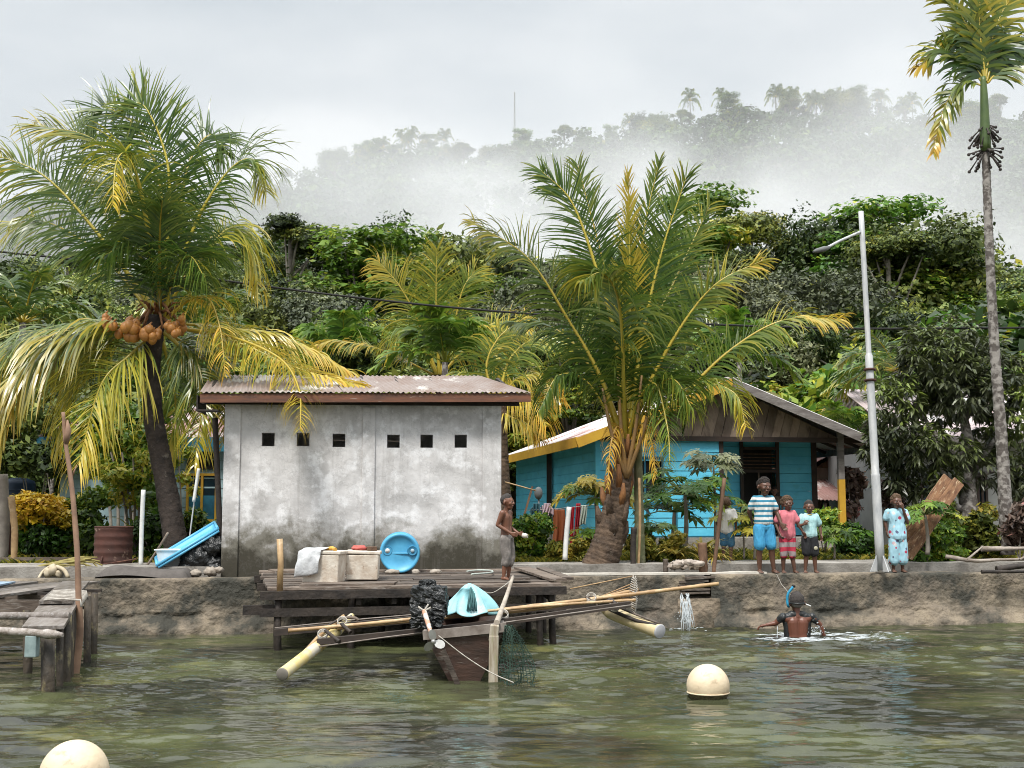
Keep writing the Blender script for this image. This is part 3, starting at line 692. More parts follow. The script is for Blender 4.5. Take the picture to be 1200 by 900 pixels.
wall_piece('seawall', -40, 2.62, M['seawall'], .76, 'stained grey seawall left of the spouting gap, under shed and jetty')
wall_piece('seawall', 3.02, 40, M['seawall'], .775, 'stained grey seawall right of the spouting gap, with children standing on it')
mb = MB()                                         # broken gap in the wall where the water spouts
for (a, b, z0, z1, t0, t1) in ((2.5, 3.14, -.4, .42, .12, .62), (2.5, 3.14, .42, .44, .35, .62)):
    p = [S(a, t0, z0), S(b, t0, z0), S(b, t1, z0), S(a, t1, z0), S(a, t0 + .1, z1), S(b, t0 + .1, z1), S(b, t1, z1), S(a, t1, z1)]
    mb.hexa(p)
o = mb.build('wall_footing', M['footing'], loc=S(2.8, .4, 0)); tag(o, 'low rubble footing in the gap where water spouts from the seawall', 'footing')
mb = MB()
for i in range(5):
    z = .5 + i * .055; a = 2.56 + random.uniform(-.06, .06)
    mb.beam(S(a, .3 + random.uniform(-.05, .05), z), S(a + .45, .32, z + random.uniform(-.02, .02)), .14, .03)
o = mb.build('plank_stack', M['wood_grey']); tag(o, 'broken grey planks stacked in the gap of the seawall', 'planks')

def slab(name, s0, s1, t0, t1, z0, z1, m, label, cat, kind=None, rough=.006):
    mb = MB(); nu = max(4, int((s1 - s0) / .12)); sec = [(t0, z0), (t0, z1), ((t0 + t1) / 2, z1), (t1, z1), (t1, z0)]
    def fn(u, v):
        k = v * 4; i = min(int(k), 3); f = k - i
        q = S(s0 + (s1 - s0) * u, sec[i][0] * (1 - f) + sec[i + 1][0] * f, sec[i][1] * (1 - f) + sec[i + 1][1] * f)
        return q + Vector((0, 0, nzs(q, 3) * rough * 2)) - NS * nzs(q, 4, 4) * rough * 2
    mb.sheet(fn, nu, 4, smooth=False)
    o = mb.build(name, m, loc=S((s0 + s1) / 2, t0, z0)); tag(o, label, cat, kind=kind); return o
slab('path', -40, 40, .93, 2.35, .5, .9, M['concrete'], 'worn concrete footpath behind the seawall', 'path', 'structure')
slab('ledge_strip', .28, 3.9, .33, .5, .77, .80, mat('whitewashed_board', (.66, .62, .55), (.48, .44, .38), 6, .8), 'long whitewashed board lying along the seawall top', 'board')
# concrete mound left of the shed
mb = MB()
def fn(u, v):
    s_ = -5.95 + 1.35 * u; t = .36 + 1.3 * v
    e = min(1, u * 7, (1 - u) * 12, v * 9 + .2); return S(s_, t, .70 + .20 * e ** .6 + .03 * math.sin(u * 5 + v * 3))
mb.sheet(fn, 30, 14)
o = mb.build('concrete_slab', mat('dark_rough_concrete', (.13, .115, .105), (.085, .075, .068), 5, .95, bump=.5), loc=S(-5, .5, .7)); tag(o, 'low dark concrete hump on the wall below the rusty drum', 'concrete slab')

# ------------------------------------------------------------------ white shed with a row of square vent holes
M['shed_wall'] = mat('stained_white_plaster', (.72, .70, .69), (.46, .445, .435), 2.2, .9, c3=(.80, .79, .79), s3=2.8, p3=(.5, .62), bump=.35, bscale=14, detail=11)
def stained():
    m = M['shed_wall']; nt = m.node_tree; n = nt.nodes; l = nt.links; b = n['Principled BSDF']
    src = b.inputs['Base Color'].links[0].from_socket
    tc = n.new('ShaderNodeTexCoord'); sp = n.new('ShaderNodeSeparateXYZ'); l.new(tc.outputs['Object'], sp.inputs[0])
    def ramp(sock, a, b_):
        r = n.new('ShaderNodeMapRange'); r.inputs['From Min'].default_value = a; r.inputs['From Max'].default_value = b_; l.new(sock, r.inputs[0]); return r.outputs[0]
    def ns(scale, det=8, st=(1, 1, 1)):
        mp = n.new('ShaderNodeMapping'); mp.inputs['Scale'].default_value = st; l.new(tc.outputs['Object'], mp.inputs[0])
        z = n.new('ShaderNodeTexNoise'); z.inputs['Scale'].default_value = scale; z.inputs['Detail'].default_value = det; z.inputs['Roughness'].default_value = .7; l.new(mp.outputs[0], z.inputs[0]); return z.outputs[0]
    def mth(op, a, b_):
        q = n.new('ShaderNodeMath'); q.operation = op; q.use_clamp = True
        for i, v in enumerate((a, b_)):
            if isinstance(v, (int, float)): q.inputs[i].default_value = v
            else: l.new(v, q.inputs[i])
        return q.outputs[0]
    def mixc(f, col):
        nonlocal src
        q = n.new('ShaderNodeMix'); q.data_type = 'RGBA'; l.new(f, q.inputs[0]); l.new(src, q.inputs[6]); q.inputs[7].default_value = rgba(col); src = q.outputs[2]
    zlow = ramp(sp.outputs[2], 1.3, 0.0)          # mould creeping up from the damp footing
    f = ramp(mth('ADD', mth('MULTIPLY', zlow, .62), mth('SUBTRACT', ns(1.5), .28)), .42, .62)
    mixc(mth('MULTIPLY', f, .88), (.12, .108, .075))
    f2 = ramp(mth('ADD', mth('MULTIPLY', ramp(sp.outputs[2], .95, 0.05), .66), mth('SUBTRACT', ns(3.1), .3)), .5, .68)
    mixc(mth('MULTIPLY', f2, .9), (.035, .03, .018))
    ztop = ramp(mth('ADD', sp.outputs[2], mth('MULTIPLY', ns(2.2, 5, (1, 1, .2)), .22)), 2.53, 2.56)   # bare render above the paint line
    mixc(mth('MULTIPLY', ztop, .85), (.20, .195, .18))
    st = ramp(ns(6, 5, (1, 1, .07)), .55, .75); mixc(mth('MULTIPLY', st, .42), (.20, .18, .16))
    cr_ = ramp(ns(2.5, 9), .485, .50); c2_ = ramp(ns(2.5, 9), .515, .50); mixc(mth('MULTIPLY', mth('MULTIPLY', cr_, c2_), .25), (.15, .14, .13))
    l.new(src, b.inputs['Base Color'])
stained()
SA = P(262, 672, 17.85); SB0 = SA.x
# frame of the shed: front edge along the shore direction
A0 = Vector((-4.27, 17.85, .72)); SW, SD, SH_ = 4.10, 2.35, 2.68
def Q(s, t, z): return A0 + US * s + NS * t + Vector((0, 0, z))
shed = thing('concrete_shed', 'windowless white plastered shed with six small square vents beside the water', 'shed', Q(SW / 2, 0, 0))
def holed(mb, fr, w0, w1, z0, z1, holes, th):
    """front wall as a grid with square openings and their reveals"""
    xs = sorted({w0, w1, *[h[0] for h in holes], *[h[1] for h in holes]}); zs = sorted({z0, z1, *[h[2] for h in holes], *[h[3] for h in holes]})
    for i in range(len(xs) - 1):
        for j in range(len(zs) - 1):
            cx = (xs[i] + xs[i + 1]) / 2; cz = (zs[j] + zs[j + 1]) / 2
            if any(h[0] < cx < h[1] and h[2] < cz < h[3] for h in holes): continue
            for t, o in ((0, 1), (th, -1)):
                p = [fr(xs[i], t, zs[j]), fr(xs[i + 1], t, zs[j]), fr(xs[i + 1], t, zs[j + 1]), fr(xs[i], t, zs[j + 1])]
                mb.add(p if o > 0 else p[::-1], [(0, 1, 2, 3)])
    for h in holes:
        a, b, c, d = h
        for (x0, z0_), (x1, z1_) in (((a, c), (b, c)), ((b, c), (b, d)), ((b, d), (a, d)), ((a, d), (a, c))):
            mb.add([fr(x0, 0, z0_), fr(x0, th, z0_), fr(x1, th, z1_), fr(x1, 0, z1_)], [(0, 1, 2, 3)])
hx = [(314, 515), (355, 515), (397, 516), (461, 517), (500, 517), (540, 517)]
holes = []
for x, y in hx:
    s_ = ((x - 600) / F * 18.05 - A0.x) / US.x * 1.004
    Yq = A0.y + s_ * US.y; s_ = ((x - 600) / F * Yq - A0.x) / US.x
    z_ = P(x, y, Yq).z - A0.z
    holes.append((s_ - .095, s_ + .095, z_ - .10, z_ + .10))
mb = MB(); holed(mb, Q, 0, SW, -.1, SH_, holes, .12)
for (a, b) in (((0, .12), (.12, SD)), ((SW - .12, .12), (SW, SD))):
    mb.hexa([Q(a[0], a[1], -.1), Q(b[0], a[1], -.1), Q(b[0], b[1], -.1), Q(a[0], b[1], -.1), Q(a[0], a[1], SH_), Q(b[0], a[1], SH_), Q(b[0], b[1], SH_), Q(a[0], b[1], SH_)])
mb.hexa([Q(0, SD, -.1), Q(SW, SD, -.1), Q(SW, SD + .12, -.1), Q(0, SD + .12, -.1), Q(0, SD, SH_), Q(SW, SD, SH_), Q(SW, SD + .12, SH_), Q(0, SD + .12, SH_)])
mb.build('wall', M['shed_wall'], shed)
for s0, s1 in ((-.03, .21), (2.02, 2.21), (SW - .26, SW + .03)):
    mb = MB(); a = [Q(s0, -.035, -.1), Q(s1, -.035, -.1), Q(s1, .06, -.1), Q(s0, .06, -.1)]
    top = SH_ - (.12 if s0 > 0 and s1 < 4 else .02)
    mb.hexa(a + [v + Vector((0, 0, top + .1)) for v in a]); mb.build('pillar', M['shed_wall'], shed, bevel=.008)
for k in (2, 3):
    h = holes[k]; mb = MB(); mb.beam(Q(h[0], .08, (h[2] + h[3]) / 2 + .01), Q(h[1], .08, (h[2] + h[3]) / 2), .015, .012)
    mb.build('vent_bar', M['wood_grey'], shed)
# roof: corrugated sheets, front edge low, rising away
M['roof_sheet'] = mat('old_zinc_roof', (.29, .245, .225), (.21, .145, .115), 2.4, .6, c3=(.50, .47, .43), s3=1.5, p3=(.54, .6), metal=.0, stretch=(1, .22, 1), spec=.35)
M['fascia'] = mat('faded_red_brown_board', (.21, .085, .045), (.10, .05, .035), 3, .8, stretch=(.5, 5, 5), c3=(.33, .24, .2), s3=5, p3=(.62, .7))
def corr(mb, a, b, c, d, pitch=.076, amp=.012, rows=2):
    """corrugated sheet: a-b eave, d-c top"""
    a, b, c, d = map(Vector, (a, b, c, d)); n = int((b - a).length / pitch); up = (b - a).cross(d - a).normalized()
    def fn(u, v):
        p = (a * (1 - u) + b * u) * (1 - v) + (d * (1 - u) + c * u) * v
        return p + up * amp * math.sin(u * n * 2 * math.pi)
    mb.sheet(fn, n * 6, rows)
roof = MB()
EZ0, EZ1 = SH_ - .02, SH_ + .03
ea, eb = Q(-.36, -.36, EZ0 + .06), Q(SW + .44, -.36, EZ1 + .07)
ta, tb = Q(-.62, SD + .35, EZ0 + .66), Q(SW - .05, SD + .35, EZ1 + .66)
for k in range(7):                                  # sheets side by side, slightly uneven
    u0, u1 = k / 7, (k + 1) / 7 + .006; dz = Vector((0, 0, random.uniform(0, .012)))
    corr(roof, ea.lerp(eb, u0) + dz, ea.lerp(eb, min(u1, 1)) + dz, ta.lerp(tb, min(u1, 1)) + dz, ta.lerp(tb, u0) + dz)
rf = roof.build('roof', M['roof_sheet'], shed)
mb = MB(); mb.beam(ea + Vector((0, .04, -.075)), eb + Vector((0, .04, -.075)), .03, .13); mb.build('fascia_board', M['fascia'], shed)
mb = MB()
mb.beam(Q(-.38, .0 - .05, SH_ - .05), Q(SW + .3, -.05, SH_ - .03), .06, .10)
for k in range(9):
    s_ = -.3 + k * (SW + .6) / 8; mb.beam(Q(s_, -.30, SH_ - .01), Q(s_ - .1, SD, SH_ + .58), .05, .08)
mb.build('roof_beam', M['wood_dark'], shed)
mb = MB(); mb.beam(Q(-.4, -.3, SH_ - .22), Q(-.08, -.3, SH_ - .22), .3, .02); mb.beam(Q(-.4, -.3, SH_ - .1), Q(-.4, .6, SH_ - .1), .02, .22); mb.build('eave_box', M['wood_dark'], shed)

# ------------------------------------------------------------------ deck in front of the shed
deck = thing('wooden_deck', 'weathered plank deck on dark stilts in front of the white shed', 'deck', Vector((-1.4, 16.2, 0)))
DBL, DBR, DFL, DFR = Vector((-3.62, 17.52, .86)), Vector((.35, 17.85, .87)), Vector((-3.0, 14.95, .765)), Vector((.62, 15.55, .79))
def D(u, v, dz=0): return (DBL.lerp(DBR, u)).lerp(DFL.lerp(DFR, u), v) + Vector((0, 0, dz))
nb = 13
for k in range(nb):
    v0 = k / nb + .004; v1 = (k + 1) / nb - .006
    cuts = [0, 1] if random.random() < .4 else [0, random.uniform(.3, .7), 1]
    for i in range(len(cuts) - 1):
        mb = MB(); a, b = cuts[i] + (0 if i == 0 else .003), cuts[i + 1]
        if i == 0: a -= random.uniform(0, .02)
        if b == 1: b += random.uniform(-.02, .05)
        dz = random.uniform(-.006, .012); tw = random.uniform(-.008, .008)
        mb.hexa([D(a, v1, dz - .035), D(b, v1, dz - .035 + tw), D(b, v0, dz - .035), D(a, v0, dz - .035), D(a, v1, dz), D(b, v1, dz + tw), D(b, v0, dz), D(a, v0, dz)])
        mb.build('plank', M['wood_grey'], deck)
for (u0, u1, v0, v1, dz) in ((.10, .42, .97, .86, .03), (.02, .2, .05, .2, .03)):
    mb = MB(); mb.hexa([D(u0, v0, dz - .03), D(u1, v0, dz - .03), D(u1 + .02, v1, dz - .03), D(u0 + .02, v1, dz - .03), D(u0, v0, dz), D(u1, v0, dz), D(u1 + .02, v1, dz), D(u0 + .02, v1, dz)]); mb.build('loose_plank', M['wood_grey'], deck)
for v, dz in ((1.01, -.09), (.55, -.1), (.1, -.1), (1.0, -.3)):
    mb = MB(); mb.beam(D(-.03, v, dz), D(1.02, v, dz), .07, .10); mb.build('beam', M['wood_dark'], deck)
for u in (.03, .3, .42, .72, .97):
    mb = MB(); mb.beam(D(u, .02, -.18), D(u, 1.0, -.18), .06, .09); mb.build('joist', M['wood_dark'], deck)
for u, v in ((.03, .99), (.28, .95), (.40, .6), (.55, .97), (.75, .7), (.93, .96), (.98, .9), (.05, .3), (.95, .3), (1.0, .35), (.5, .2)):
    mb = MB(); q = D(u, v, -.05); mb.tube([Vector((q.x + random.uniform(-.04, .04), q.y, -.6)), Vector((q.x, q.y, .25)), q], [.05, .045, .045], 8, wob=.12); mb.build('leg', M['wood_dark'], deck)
mb = MB(); mb.beam(D(-.085, .98, -.27), D(.02, .98, -.27), .07, .12); mb.build('beam', M['wood_dark'], deck)
mb = MB(); mb.tube([D(.035, .99, -.08), D(.037, .99, .3), D(.032, .985, .60)], [.042, .036, .038], 7, wob=.08); mb.build('corner_post', M['bamboo'], deck)
mb = MB(); mb.beam(D(1.0, .95, .03), D(.93, .2, .05), .22, .03); mb.build('loose_plank', M['wood_grey'], deck)
mb = MB(); mb.beam(D(1.04, .90, .035), D(1.0, .25, .05), .14, .03); mb.build('loose_plank', M['wood_grey'], deck)

# ------------------------------------------------------------------ things on the deck
M['foam'] = mat('dirty_foam_box', (.72, .66, .57), (.52, .43, .34), 7, .8, c3=(.28, .17, .10), s3=9, p3=(.6, .72), bump=.3)
def foam(c, w, d, h, yaw, label, lid=True):
    t = thing('foam_cooler', label, 'cooler', c); rot = Matrix.Rotation(yaw, 3, 'Z'); c = Vector(c)
    mb = MB(); q = []
    for z, k in ((0, .92), (h, 1)):
        for x, y in ((-1, -1), (1, -1), (1, 1), (-1, 1)): q.append(c + rot @ Vector((x * w / 2 * k, y * d / 2 * k, z)))
    mb.hexa(q); mb.build('box', M['foam'], t, bevel=.015)
    mb = MB(); mb.box(c + Vector((.01, 0, h + .027)), (w * 1.04, d * 1.04, .045), rot @ Matrix.Rotation(R(2), 3, 'Y')); mb.build('lid', M['foam'], t, bevel=.012)
    return t
DT = lambda x, y: (lambda a: a)(G(x, y, .82))
c1 = Vector((G(388, 679, .80).x, 15.6, .80)); foam(c1, .50, .42, .36, R(-6), 'larger dirty white foam cooler with a cloth thrown over its lid')
c2 = Vector((-1.97, 15.95, .815)); foam(c2, .44, .36, .33, R(3), 'smaller yellowed foam cooler with a red rag on its lid')
# cloth on the cooler
mb = MB()
def fn(u, v):
    x = c1.x - .29 + .30 * u; 
    if v < .45: z = .80 + .06 + .33 * (v / .45); y = 15.36 - .02 * math.sin(v * 9) + .0; x = x - (.45 - v) * .12
    else: z = 1.215 + .03 * math.sin((v - .45) * 6); y = 15.37 + (v - .45) * .55; x += (v - .45) * .25
    q = Vector((x, y, z)); return q + Vector((nzs(q, 8) * .02, -abs(nzs(q, 6, 3)) * .04, nzs(q, 7, 7) * .02 + (.06 * u if v < .45 else 0)))
mb.sheet(fn, 16, 26); o = mb.build('cloth', mat('washed_grey_cloth', (.66, .67, .68), (.46, .47, .48), 9, .9, bump=.3), solid=.006); tag(o, 'pale grey cloth draped over the corner of the larger foam cooler', 'cloth')
mb = MB(); mb.ball(c2 + Vector((-.05, -.02, .41)), (.10, .08, .035), dis=.5, dsc=3); o = mb.build('rag', mat('red_rag', (.62, .16, .13), (.45, .09, .08), 12, .8)); tag(o, 'small crumpled red rag on the smaller foam cooler', 'rag')
mb = MB(); mb.box(c2 + Vector((.12, -.05, .405)), (.13, .1, .055), Matrix.Rotation(.3, 3, 'Z')); o = mb.build('wood_block', M['wood_brown'], bevel=.008); tag(o, 'small dark wooden block on the smaller foam cooler', 'block')
mb = MB(); mb.tube([c1 + Vector((.0, -.05, .415)), c1 + Vector((.12, -.1, .44)), c1 + Vector((.17, -.17, .42))], .025, 8); o = mb.build('gourd', mat('yellow_plastic', (.75, .42, .08)), ); tag(o, 'small yellow handle poking from the cloth on the cooler', 'handle grip')
# blue drum lying with its bung end to the water
M['drum_blue'] = mat('light_blue_drum_plastic', (.10, .42, .66), (.07, .34, .58), 5, .42, c3=(.2, .5, .7), s3=7, p3=(.62, .7))
dr = thing('plastic_drum', 'light blue plastic drum lying on its side showing two bungs', 'drum', Vector((G(487, 660, .87).x, 16.9, .85)))
dc = dr.location.copy() + Vector((0, 0, .275)); ax = Vector((-.09, 1, .02)).normalized()
prof = [(.002, .03), (.10, .028), (.225, .03), (.235, .012), (.262, 0), (.275, .012), (.28, .05), (.276, .2), (.286, .22), (.286, .26), (.276, .28), (.276, .55), (.28, .62), (.0, .62)]
mb = MB(); mb.lathe(prof, dc, ax, 48); db = mb.build('body', M['drum_blue'], dr)
mb = MB(); mb.box(dc + ax * .024, (.33, .012, .03)); mb.build('centre_rib', M['drum_blue'], dr, bevel=.004)
for sx in (-1, 1):
    p = dc + Vector((sx * .175, .02, .035)); mb = MB(); mb.lathe([(.001, .0), (.04, 0), (.058, -.008), (.066, -.012), (.072, 0), (.075, .02)], p, ax, 24); mb.build('bung_recess', mat('drum_blue_deep', (.04, .24, .42)), dr)
    mb = MB(); mb.lathe([(.001, -.02), (.018, -.02), (.02, -.01), (.033, -.012), (.035, .01)] if sx < 0 else [(.001, -.014), (.026, -.014), (.028, .01)], p, ax, 16); mb.build('bung', M['white_plastic'] if sx < 0 else mat('drum_grey', (.45, .6, .68)), dr)
for x, r, lb in ((462, .10, 'pale flat stone wedged at the left of the blue drum'), (512, .085, 'pale flat stone wedged at the right of the blue drum'), (489, .06, 'small white stone in front of the blue drum')):
    mb = MB(); q = Vector(((x - 600) / F * 16.9, 16.82, .868)); mb.ball(q, (r, r * .7, .04), dis=.4, seed=x); o = mb.build('stone', M['stone']); tag(o, lb, 'stone')
mb = MB(); pts = [Vector(((x - 600) / F * Y, Y, .875)) for x, Y in ((548, 16.9), (560, 17.2), (575, 17.1), (577, 16.6), (566, 16.3), (553, 16.1))]
mb.tube(catmull(pts, 30), .013, 6); o = mb.build('hose', mat('pale_hose', (.5, .55, .5))); tag(o, 'loop of pale green hose lying on the deck near the boy', 'hose')
mb = MB(); mb.box(Vector((.10, 15.62, .84)), (.26, .14, .03), Matrix.Rotation(.1, 3, 'Z')); o = mb.build('board_offcut', M['wood_grey']); tag(o, 'short pale board at the deck edge by the boy\'s feet', 'board')

M['jetty_wood'] = mat('pale_wet_planks', (.34, .30, .27), (.15, .12, .095), 2.5, .5, stretch=(6, 1, 6), bump=.4, c3=(.42, .39, .37), s3=4)
own_colour(M['jetty_wood'], .5, 1.25)
M['mossy_post'] = mat('mossy_wet_post', (.075, .055, .035), (.025, .02, .014), 6, .7, bump=.9, c3=(.17, .14, .07), s3=8, p3=(.56, .66), stretch=(1, 1, .6))
# ------------------------------------------------------------------ left jetty
jet = thing('wooden_jetty', 'ramshackle wooden jetty with tilted planks at the edge of the view', 'jetty', Vector((-6, 13.5, 0)))
for i in range(9):
    x0 = -9.5 + i * .42; mb = MB(); dz = random.uniform(-.01, .03)
    a = Vector((x0 + .35 + i * .01, 16.35, .745 + dz)); b = Vector((x0 + random.uniform(-.05, .05) - .1 + .11 * i / 3, 13.0, .735 + dz))
    mb.beam(a, b, random.uniform(.27, .36), .03); mb.build('plank', M['jetty_wood'], jet)
for (a, b, w, h) in ((Vector((-9.5, 12.95, .70)), Vector((-4.95, 12.95, .70)), .05, .13), (Vector((-9.5, 14.6, .66)), Vector((-5.4, 14.7, .66)), .08, .09), (Vector((-9.5, 15.9, .66)), Vector((-5.7, 15.9, .66)), .08, .09)):
    mb = MB(); mb.beam(a, b, w, h); mb.build('beam', M['wood_grey'], jet)
mb = MB(); mb.beam(Vector((-5.84, 16.2, .765)), Vector((-4.86, 12.9, .745)), .34, .035); mb.build('plank', M['jetty_wood'], jet)
mb = MB(); mb.beam(Vector((-4.92, 13.2, .72)), Vector((-4.52, 11.7, .59)), .38, .035); mb.build('plank', M['jetty_wood'], jet)
for k in range(7):
    y = 13.9 - .17 * k; c = Vector((-5.08 + .05 * k, y, .755 - .004 * k)); mb = MB()
    mb.tube([c + Vector((-.22, .05, -.02)), c + Vector((-.2, .02, .04)), c + Vector((0, 0, .05)), c + Vector((.2, -.03, .04)), c + Vector((.22, -.05, -.03))], .011, 6); mb.build('lashing', M['rope'], jet)
mb = MB(); mb.tube(catmull([Vector((-9, 11.6, .62)), Vector((-6.5, 11.55, .62)), Vector((-4.9, 11.5, .58)), Vector((-4.22, 11.42, .55))], 24), [.04] * 20 + [.036, .048, .04, .02], 9); mb.build('rail_pole', M['jetty_wood'], jet)
mb = MB(); mb.tube([Vector((-9, 12.3, .66)), Vector((-7, 12.25, .66)), Vector((-4.45, 12.2, .66))], .038, 9); mb.build('rail_pole', M['jetty_wood'], jet)
for x, y, r, z in ((-4.41, 11.6, .065, .55), (-4.43, 11.95, .035, .6), (-4.50, 12.3, .05, .66), (-4.62, 12.7, .055, .68), (-4.75, 13.2, .05, .72), (-4.85, 13.9, .045, .74), (-5.02, 14.6, .045, .72), (-5.3, 15.4, .045, .7), (-5.15, 12.95, .05, .66), (-7.2, 12.3, .05, .6), (-6.5, 14.4, .05, .65), (-8, 13, .05, .6)):
    mb = MB(); mb.tube([Vector((x + .03, y, -.6)), Vector((x, y, 0)), Vector((x - .02, y, z))], [r * 1.1, r, r], 9, wob=.15); mb.build('leg', M['mossy_post'], jet)
for z, y in ((.72, 15.1), (.62, 14.9), (.52, 15.0), (.74, 14.3)):
    mb = MB(); mb.beam(Vector((-5.6, y, z)), Vector((-5.14, y + .05, z)), .05, .035); mb.build('cross_bar', M['wood_dark'], jet)
mb = MB(); mb.box(Vector((-4.53, 11.48, .44)), (.11, .1, .2)); mb.build('float_block', mat('grey_foam_block', (.30, .38, .38), (.18, .24, .24), 9, .9), jet, bevel=.01)
mb = MB(); mb.box(Vector((-6.6, 15.4, .785)), (.28, .9, .02), Matrix.Rotation(.12, 3, 'Z')); mb.build('blue_sheet', mat('faded_blue_sheet', (.30, .42, .55), (.22, .28, .34), 6), jet)
mb = MB(); pts = [P(93, 752, 13.0), P(92, 700, 13.0), P(90, 640, 13.0), P(84, 570, 13.05), P(77, 520, 13.1), P(74, 483, 13.1)]
mb.tube(catmull([Vector((-4.72, 13.0, -.7))] + pts, 36), list(np.linspace(.042, .02, 36)), 8, wob=.06)
mb.tube([P(77, 520, 13.1), P(80, 505, 13.1), P(79, 492, 13.1)], [.03, .035, .008], 7)
mb.tube([P(84, 560, 13.1), P(90, 545, 13.1)], [.015, .004], 5)
o = mb.build('mooring_stick', mat('bare_stick', (.33, .20, .13), (.20, .12, .08), 5, .8)); tag(o, 'tall bare crooked stick standing in the water beside the jetty', 'stick')
# ------------------------------------------------------------------ outrigger boat, stern towards the camera
M['hull'] = mat('dark_red_brown_hull', (.085, .045, .032), (.035, .022, .017), 3, .55, c3=(.15, .13, .11), s3=4, p3=(.58, .66), stretch=(1, 1, 3), bump=.3)
M['gunwale'] = mat('pale_worn_gunwale', (.30, .26, .23), (.14, .11, .09), 6, .7)
M['boat_wood'] = mat('dark_beam_wood', (.06, .042, .032), (.025, .018, .014), 4, .6, stretch=(1, 4, 4))
boat = thing('outrigger_boat', 'narrow dark outrigger canoe with bamboo arms, moored stern out at the deck', 'boat', Vector((-.47, 12.3, 0)))
BA = Vector((-.05, 1, 0)).normalized(); BR = Vector((1, .05, 0)).normalized(); BO = Vector((-.47, 12.25, 0))
ROLL = R(4)
def B(s, t, z):                 # s across, t forward, z up; the hull heels a little
    return BO + BA * t + BR * (s * math.cos(ROLL) - z * math.sin(ROLL) * .2) + Vector((0, 0, z + s * math.sin(ROLL)))
def hullsec(t):                 # half width, keel depth, sheer
    k = t / 5.0
    wd = .40 * (1 - max(0, (k - .35) / .65) ** 2) ** .8 if k < 1 else 0
    return max(wd, .02), -.22 + .3 * k ** 4, .50 + .12 * k ** 2 + .02 * math.sin(k * 6)
mb = MB(); rows = 16
def ring(t, inner=0):
    wd, kz, sz = hullsec(t); pts = []
    for i in range(15):
        a = -1 + 2 * i / 14; x = wd * (abs(a) ** .95) * (1 if a > 0 else -1) - (inner * (1 if a > 0 else -1) if abs(a) > .1 else 0)
        z = kz + (sz - kz) * abs(a) ** 1.35 + (inner if abs(a) < .9 else 0)
        rake = -.10 * (z - 0) if t == 0 else 0
        pts.append(B(x * (.82 + .18 * (z - kz) / (sz - kz)), t + rake, z))
    return pts
def hullmesh(inner):
    vs = []; fs = []
    for j in range(rows + 1): vs += ring(5.0 * j / rows * .995, inner)
    for j in range(rows):
        for i in range(14): fs.append((j * 15 + i, j * 15 + i + 1, (j + 1) * 15 + i + 1, (j + 1) * 15 + i))
    if inner: fs = [f[::-1] for f in fs]
    return vs, fs
v, f = hullmesh(0); mb.add(v, f, True); mb.f.append(tuple(range(14, -1, -1))); mb.sm.append(False)
v, f = hullmesh(.03); mb.add(v, f, True)
mb.build('hull', M['hull'], boat)
for sx in (-1, 1):
    mb = MB(); pts = []
    for j in range(rows + 1):
        t = 5.0 * j / rows * .99; wd, kz, sz = hullsec(t); pts.append(B(sx * wd, t - (.05 if j == 0 else 0), sz + .015))
    mb.tube(pts, .024, 6); mb.build('gunwale', M['gunwale'], boat)
mb = MB(); mb.beam(B(-.42, -.06, .50), B(.42, -.06, .52), .04, .09); mb.build('transom_cap', M['gunwale'], boat)
M['sternpost'] = mat('bleached_sternpost', (.50, .45, .36), (.28, .22, .15), 6, .8, stretch=(4, 4, .6), c3=(.26, .30, .08), s3=2)
mb = MB(); mb.beam(B(.27, -.12, -.3), B(.29, -.16, .46), .095, .06, (0, 1, 0)); mb.beam(B(.28, -.155, .4), B(.30, -.17, .56), .09, .05, (0, 1, 0)); mb.build('stern_post', M['sternpost'], boat, bevel=.01)
mb = MB(); mb.beam(B(-.22, -.16, .35), B(-.02, -.2, -.12), .05, .03, (0, 1, 0)); mb.build('rudder_plank', M['wood_grey'], boat)
# cross arms: wide dark boards
def arm(name, pts, w, h, m):
    mb = MB(); p = catmull(pts, 20)
    for i in range(19): mb.beam(p[i], p[i + 1] + (p[i + 1] - p[i]) * .02, w, h)
    return mb.build(name, m, boat)
arm('outrigger_arm', [P(322, 741, 13.2), P(430, 731, 13.2), P(590, 716, 13.2), P(745, 702, 13.3)], .10, .07, M['boat_wood'])
arm('outrigger_arm', [P(372, 752, 12.7), P(480, 741, 12.7), P(600, 727, 12.75), P(738, 708, 12.85)], .09, .06, M['boat_wood'])
mb = MB(); mb.tube([P(372, 758, 12.62), P(450, 747, 12.62), P(580, 731, 12.62), P(740, 709, 12.7)], .008, 5); mb.build('edge_batten', M['gunwale'], boat)
mb = MB(); mb.tube([P(322, 736, 13.15), P(430, 725, 13.15), P(500, 719, 13.15)], .008, 5); mb.build('edge_batten', M['gunwale'], boat)
# bamboo poles lying along the arms
for pts, r in (([P(338, 739, 12.9), P(440, 730, 12.9), P(600, 713, 12.95), P(735, 697, 13.05), P(842, 684, 13.2)], .020), ([P(395, 736, 13.0), P(520, 724, 13.0), P(640, 712, 13.0), P(748, 691, 13.1)], .018), ([P(560, 717, 12.85), P(650, 709, 12.9), P(745, 703, 13)], .015)):
    q = catmull(pts, 60); mb = MB(); mb.tube(q, [r * (1.18 if i % 8 == 0 else 1) for i in range(60)], 8); mb.build('bamboo_pole', M['bamboo'], boat)
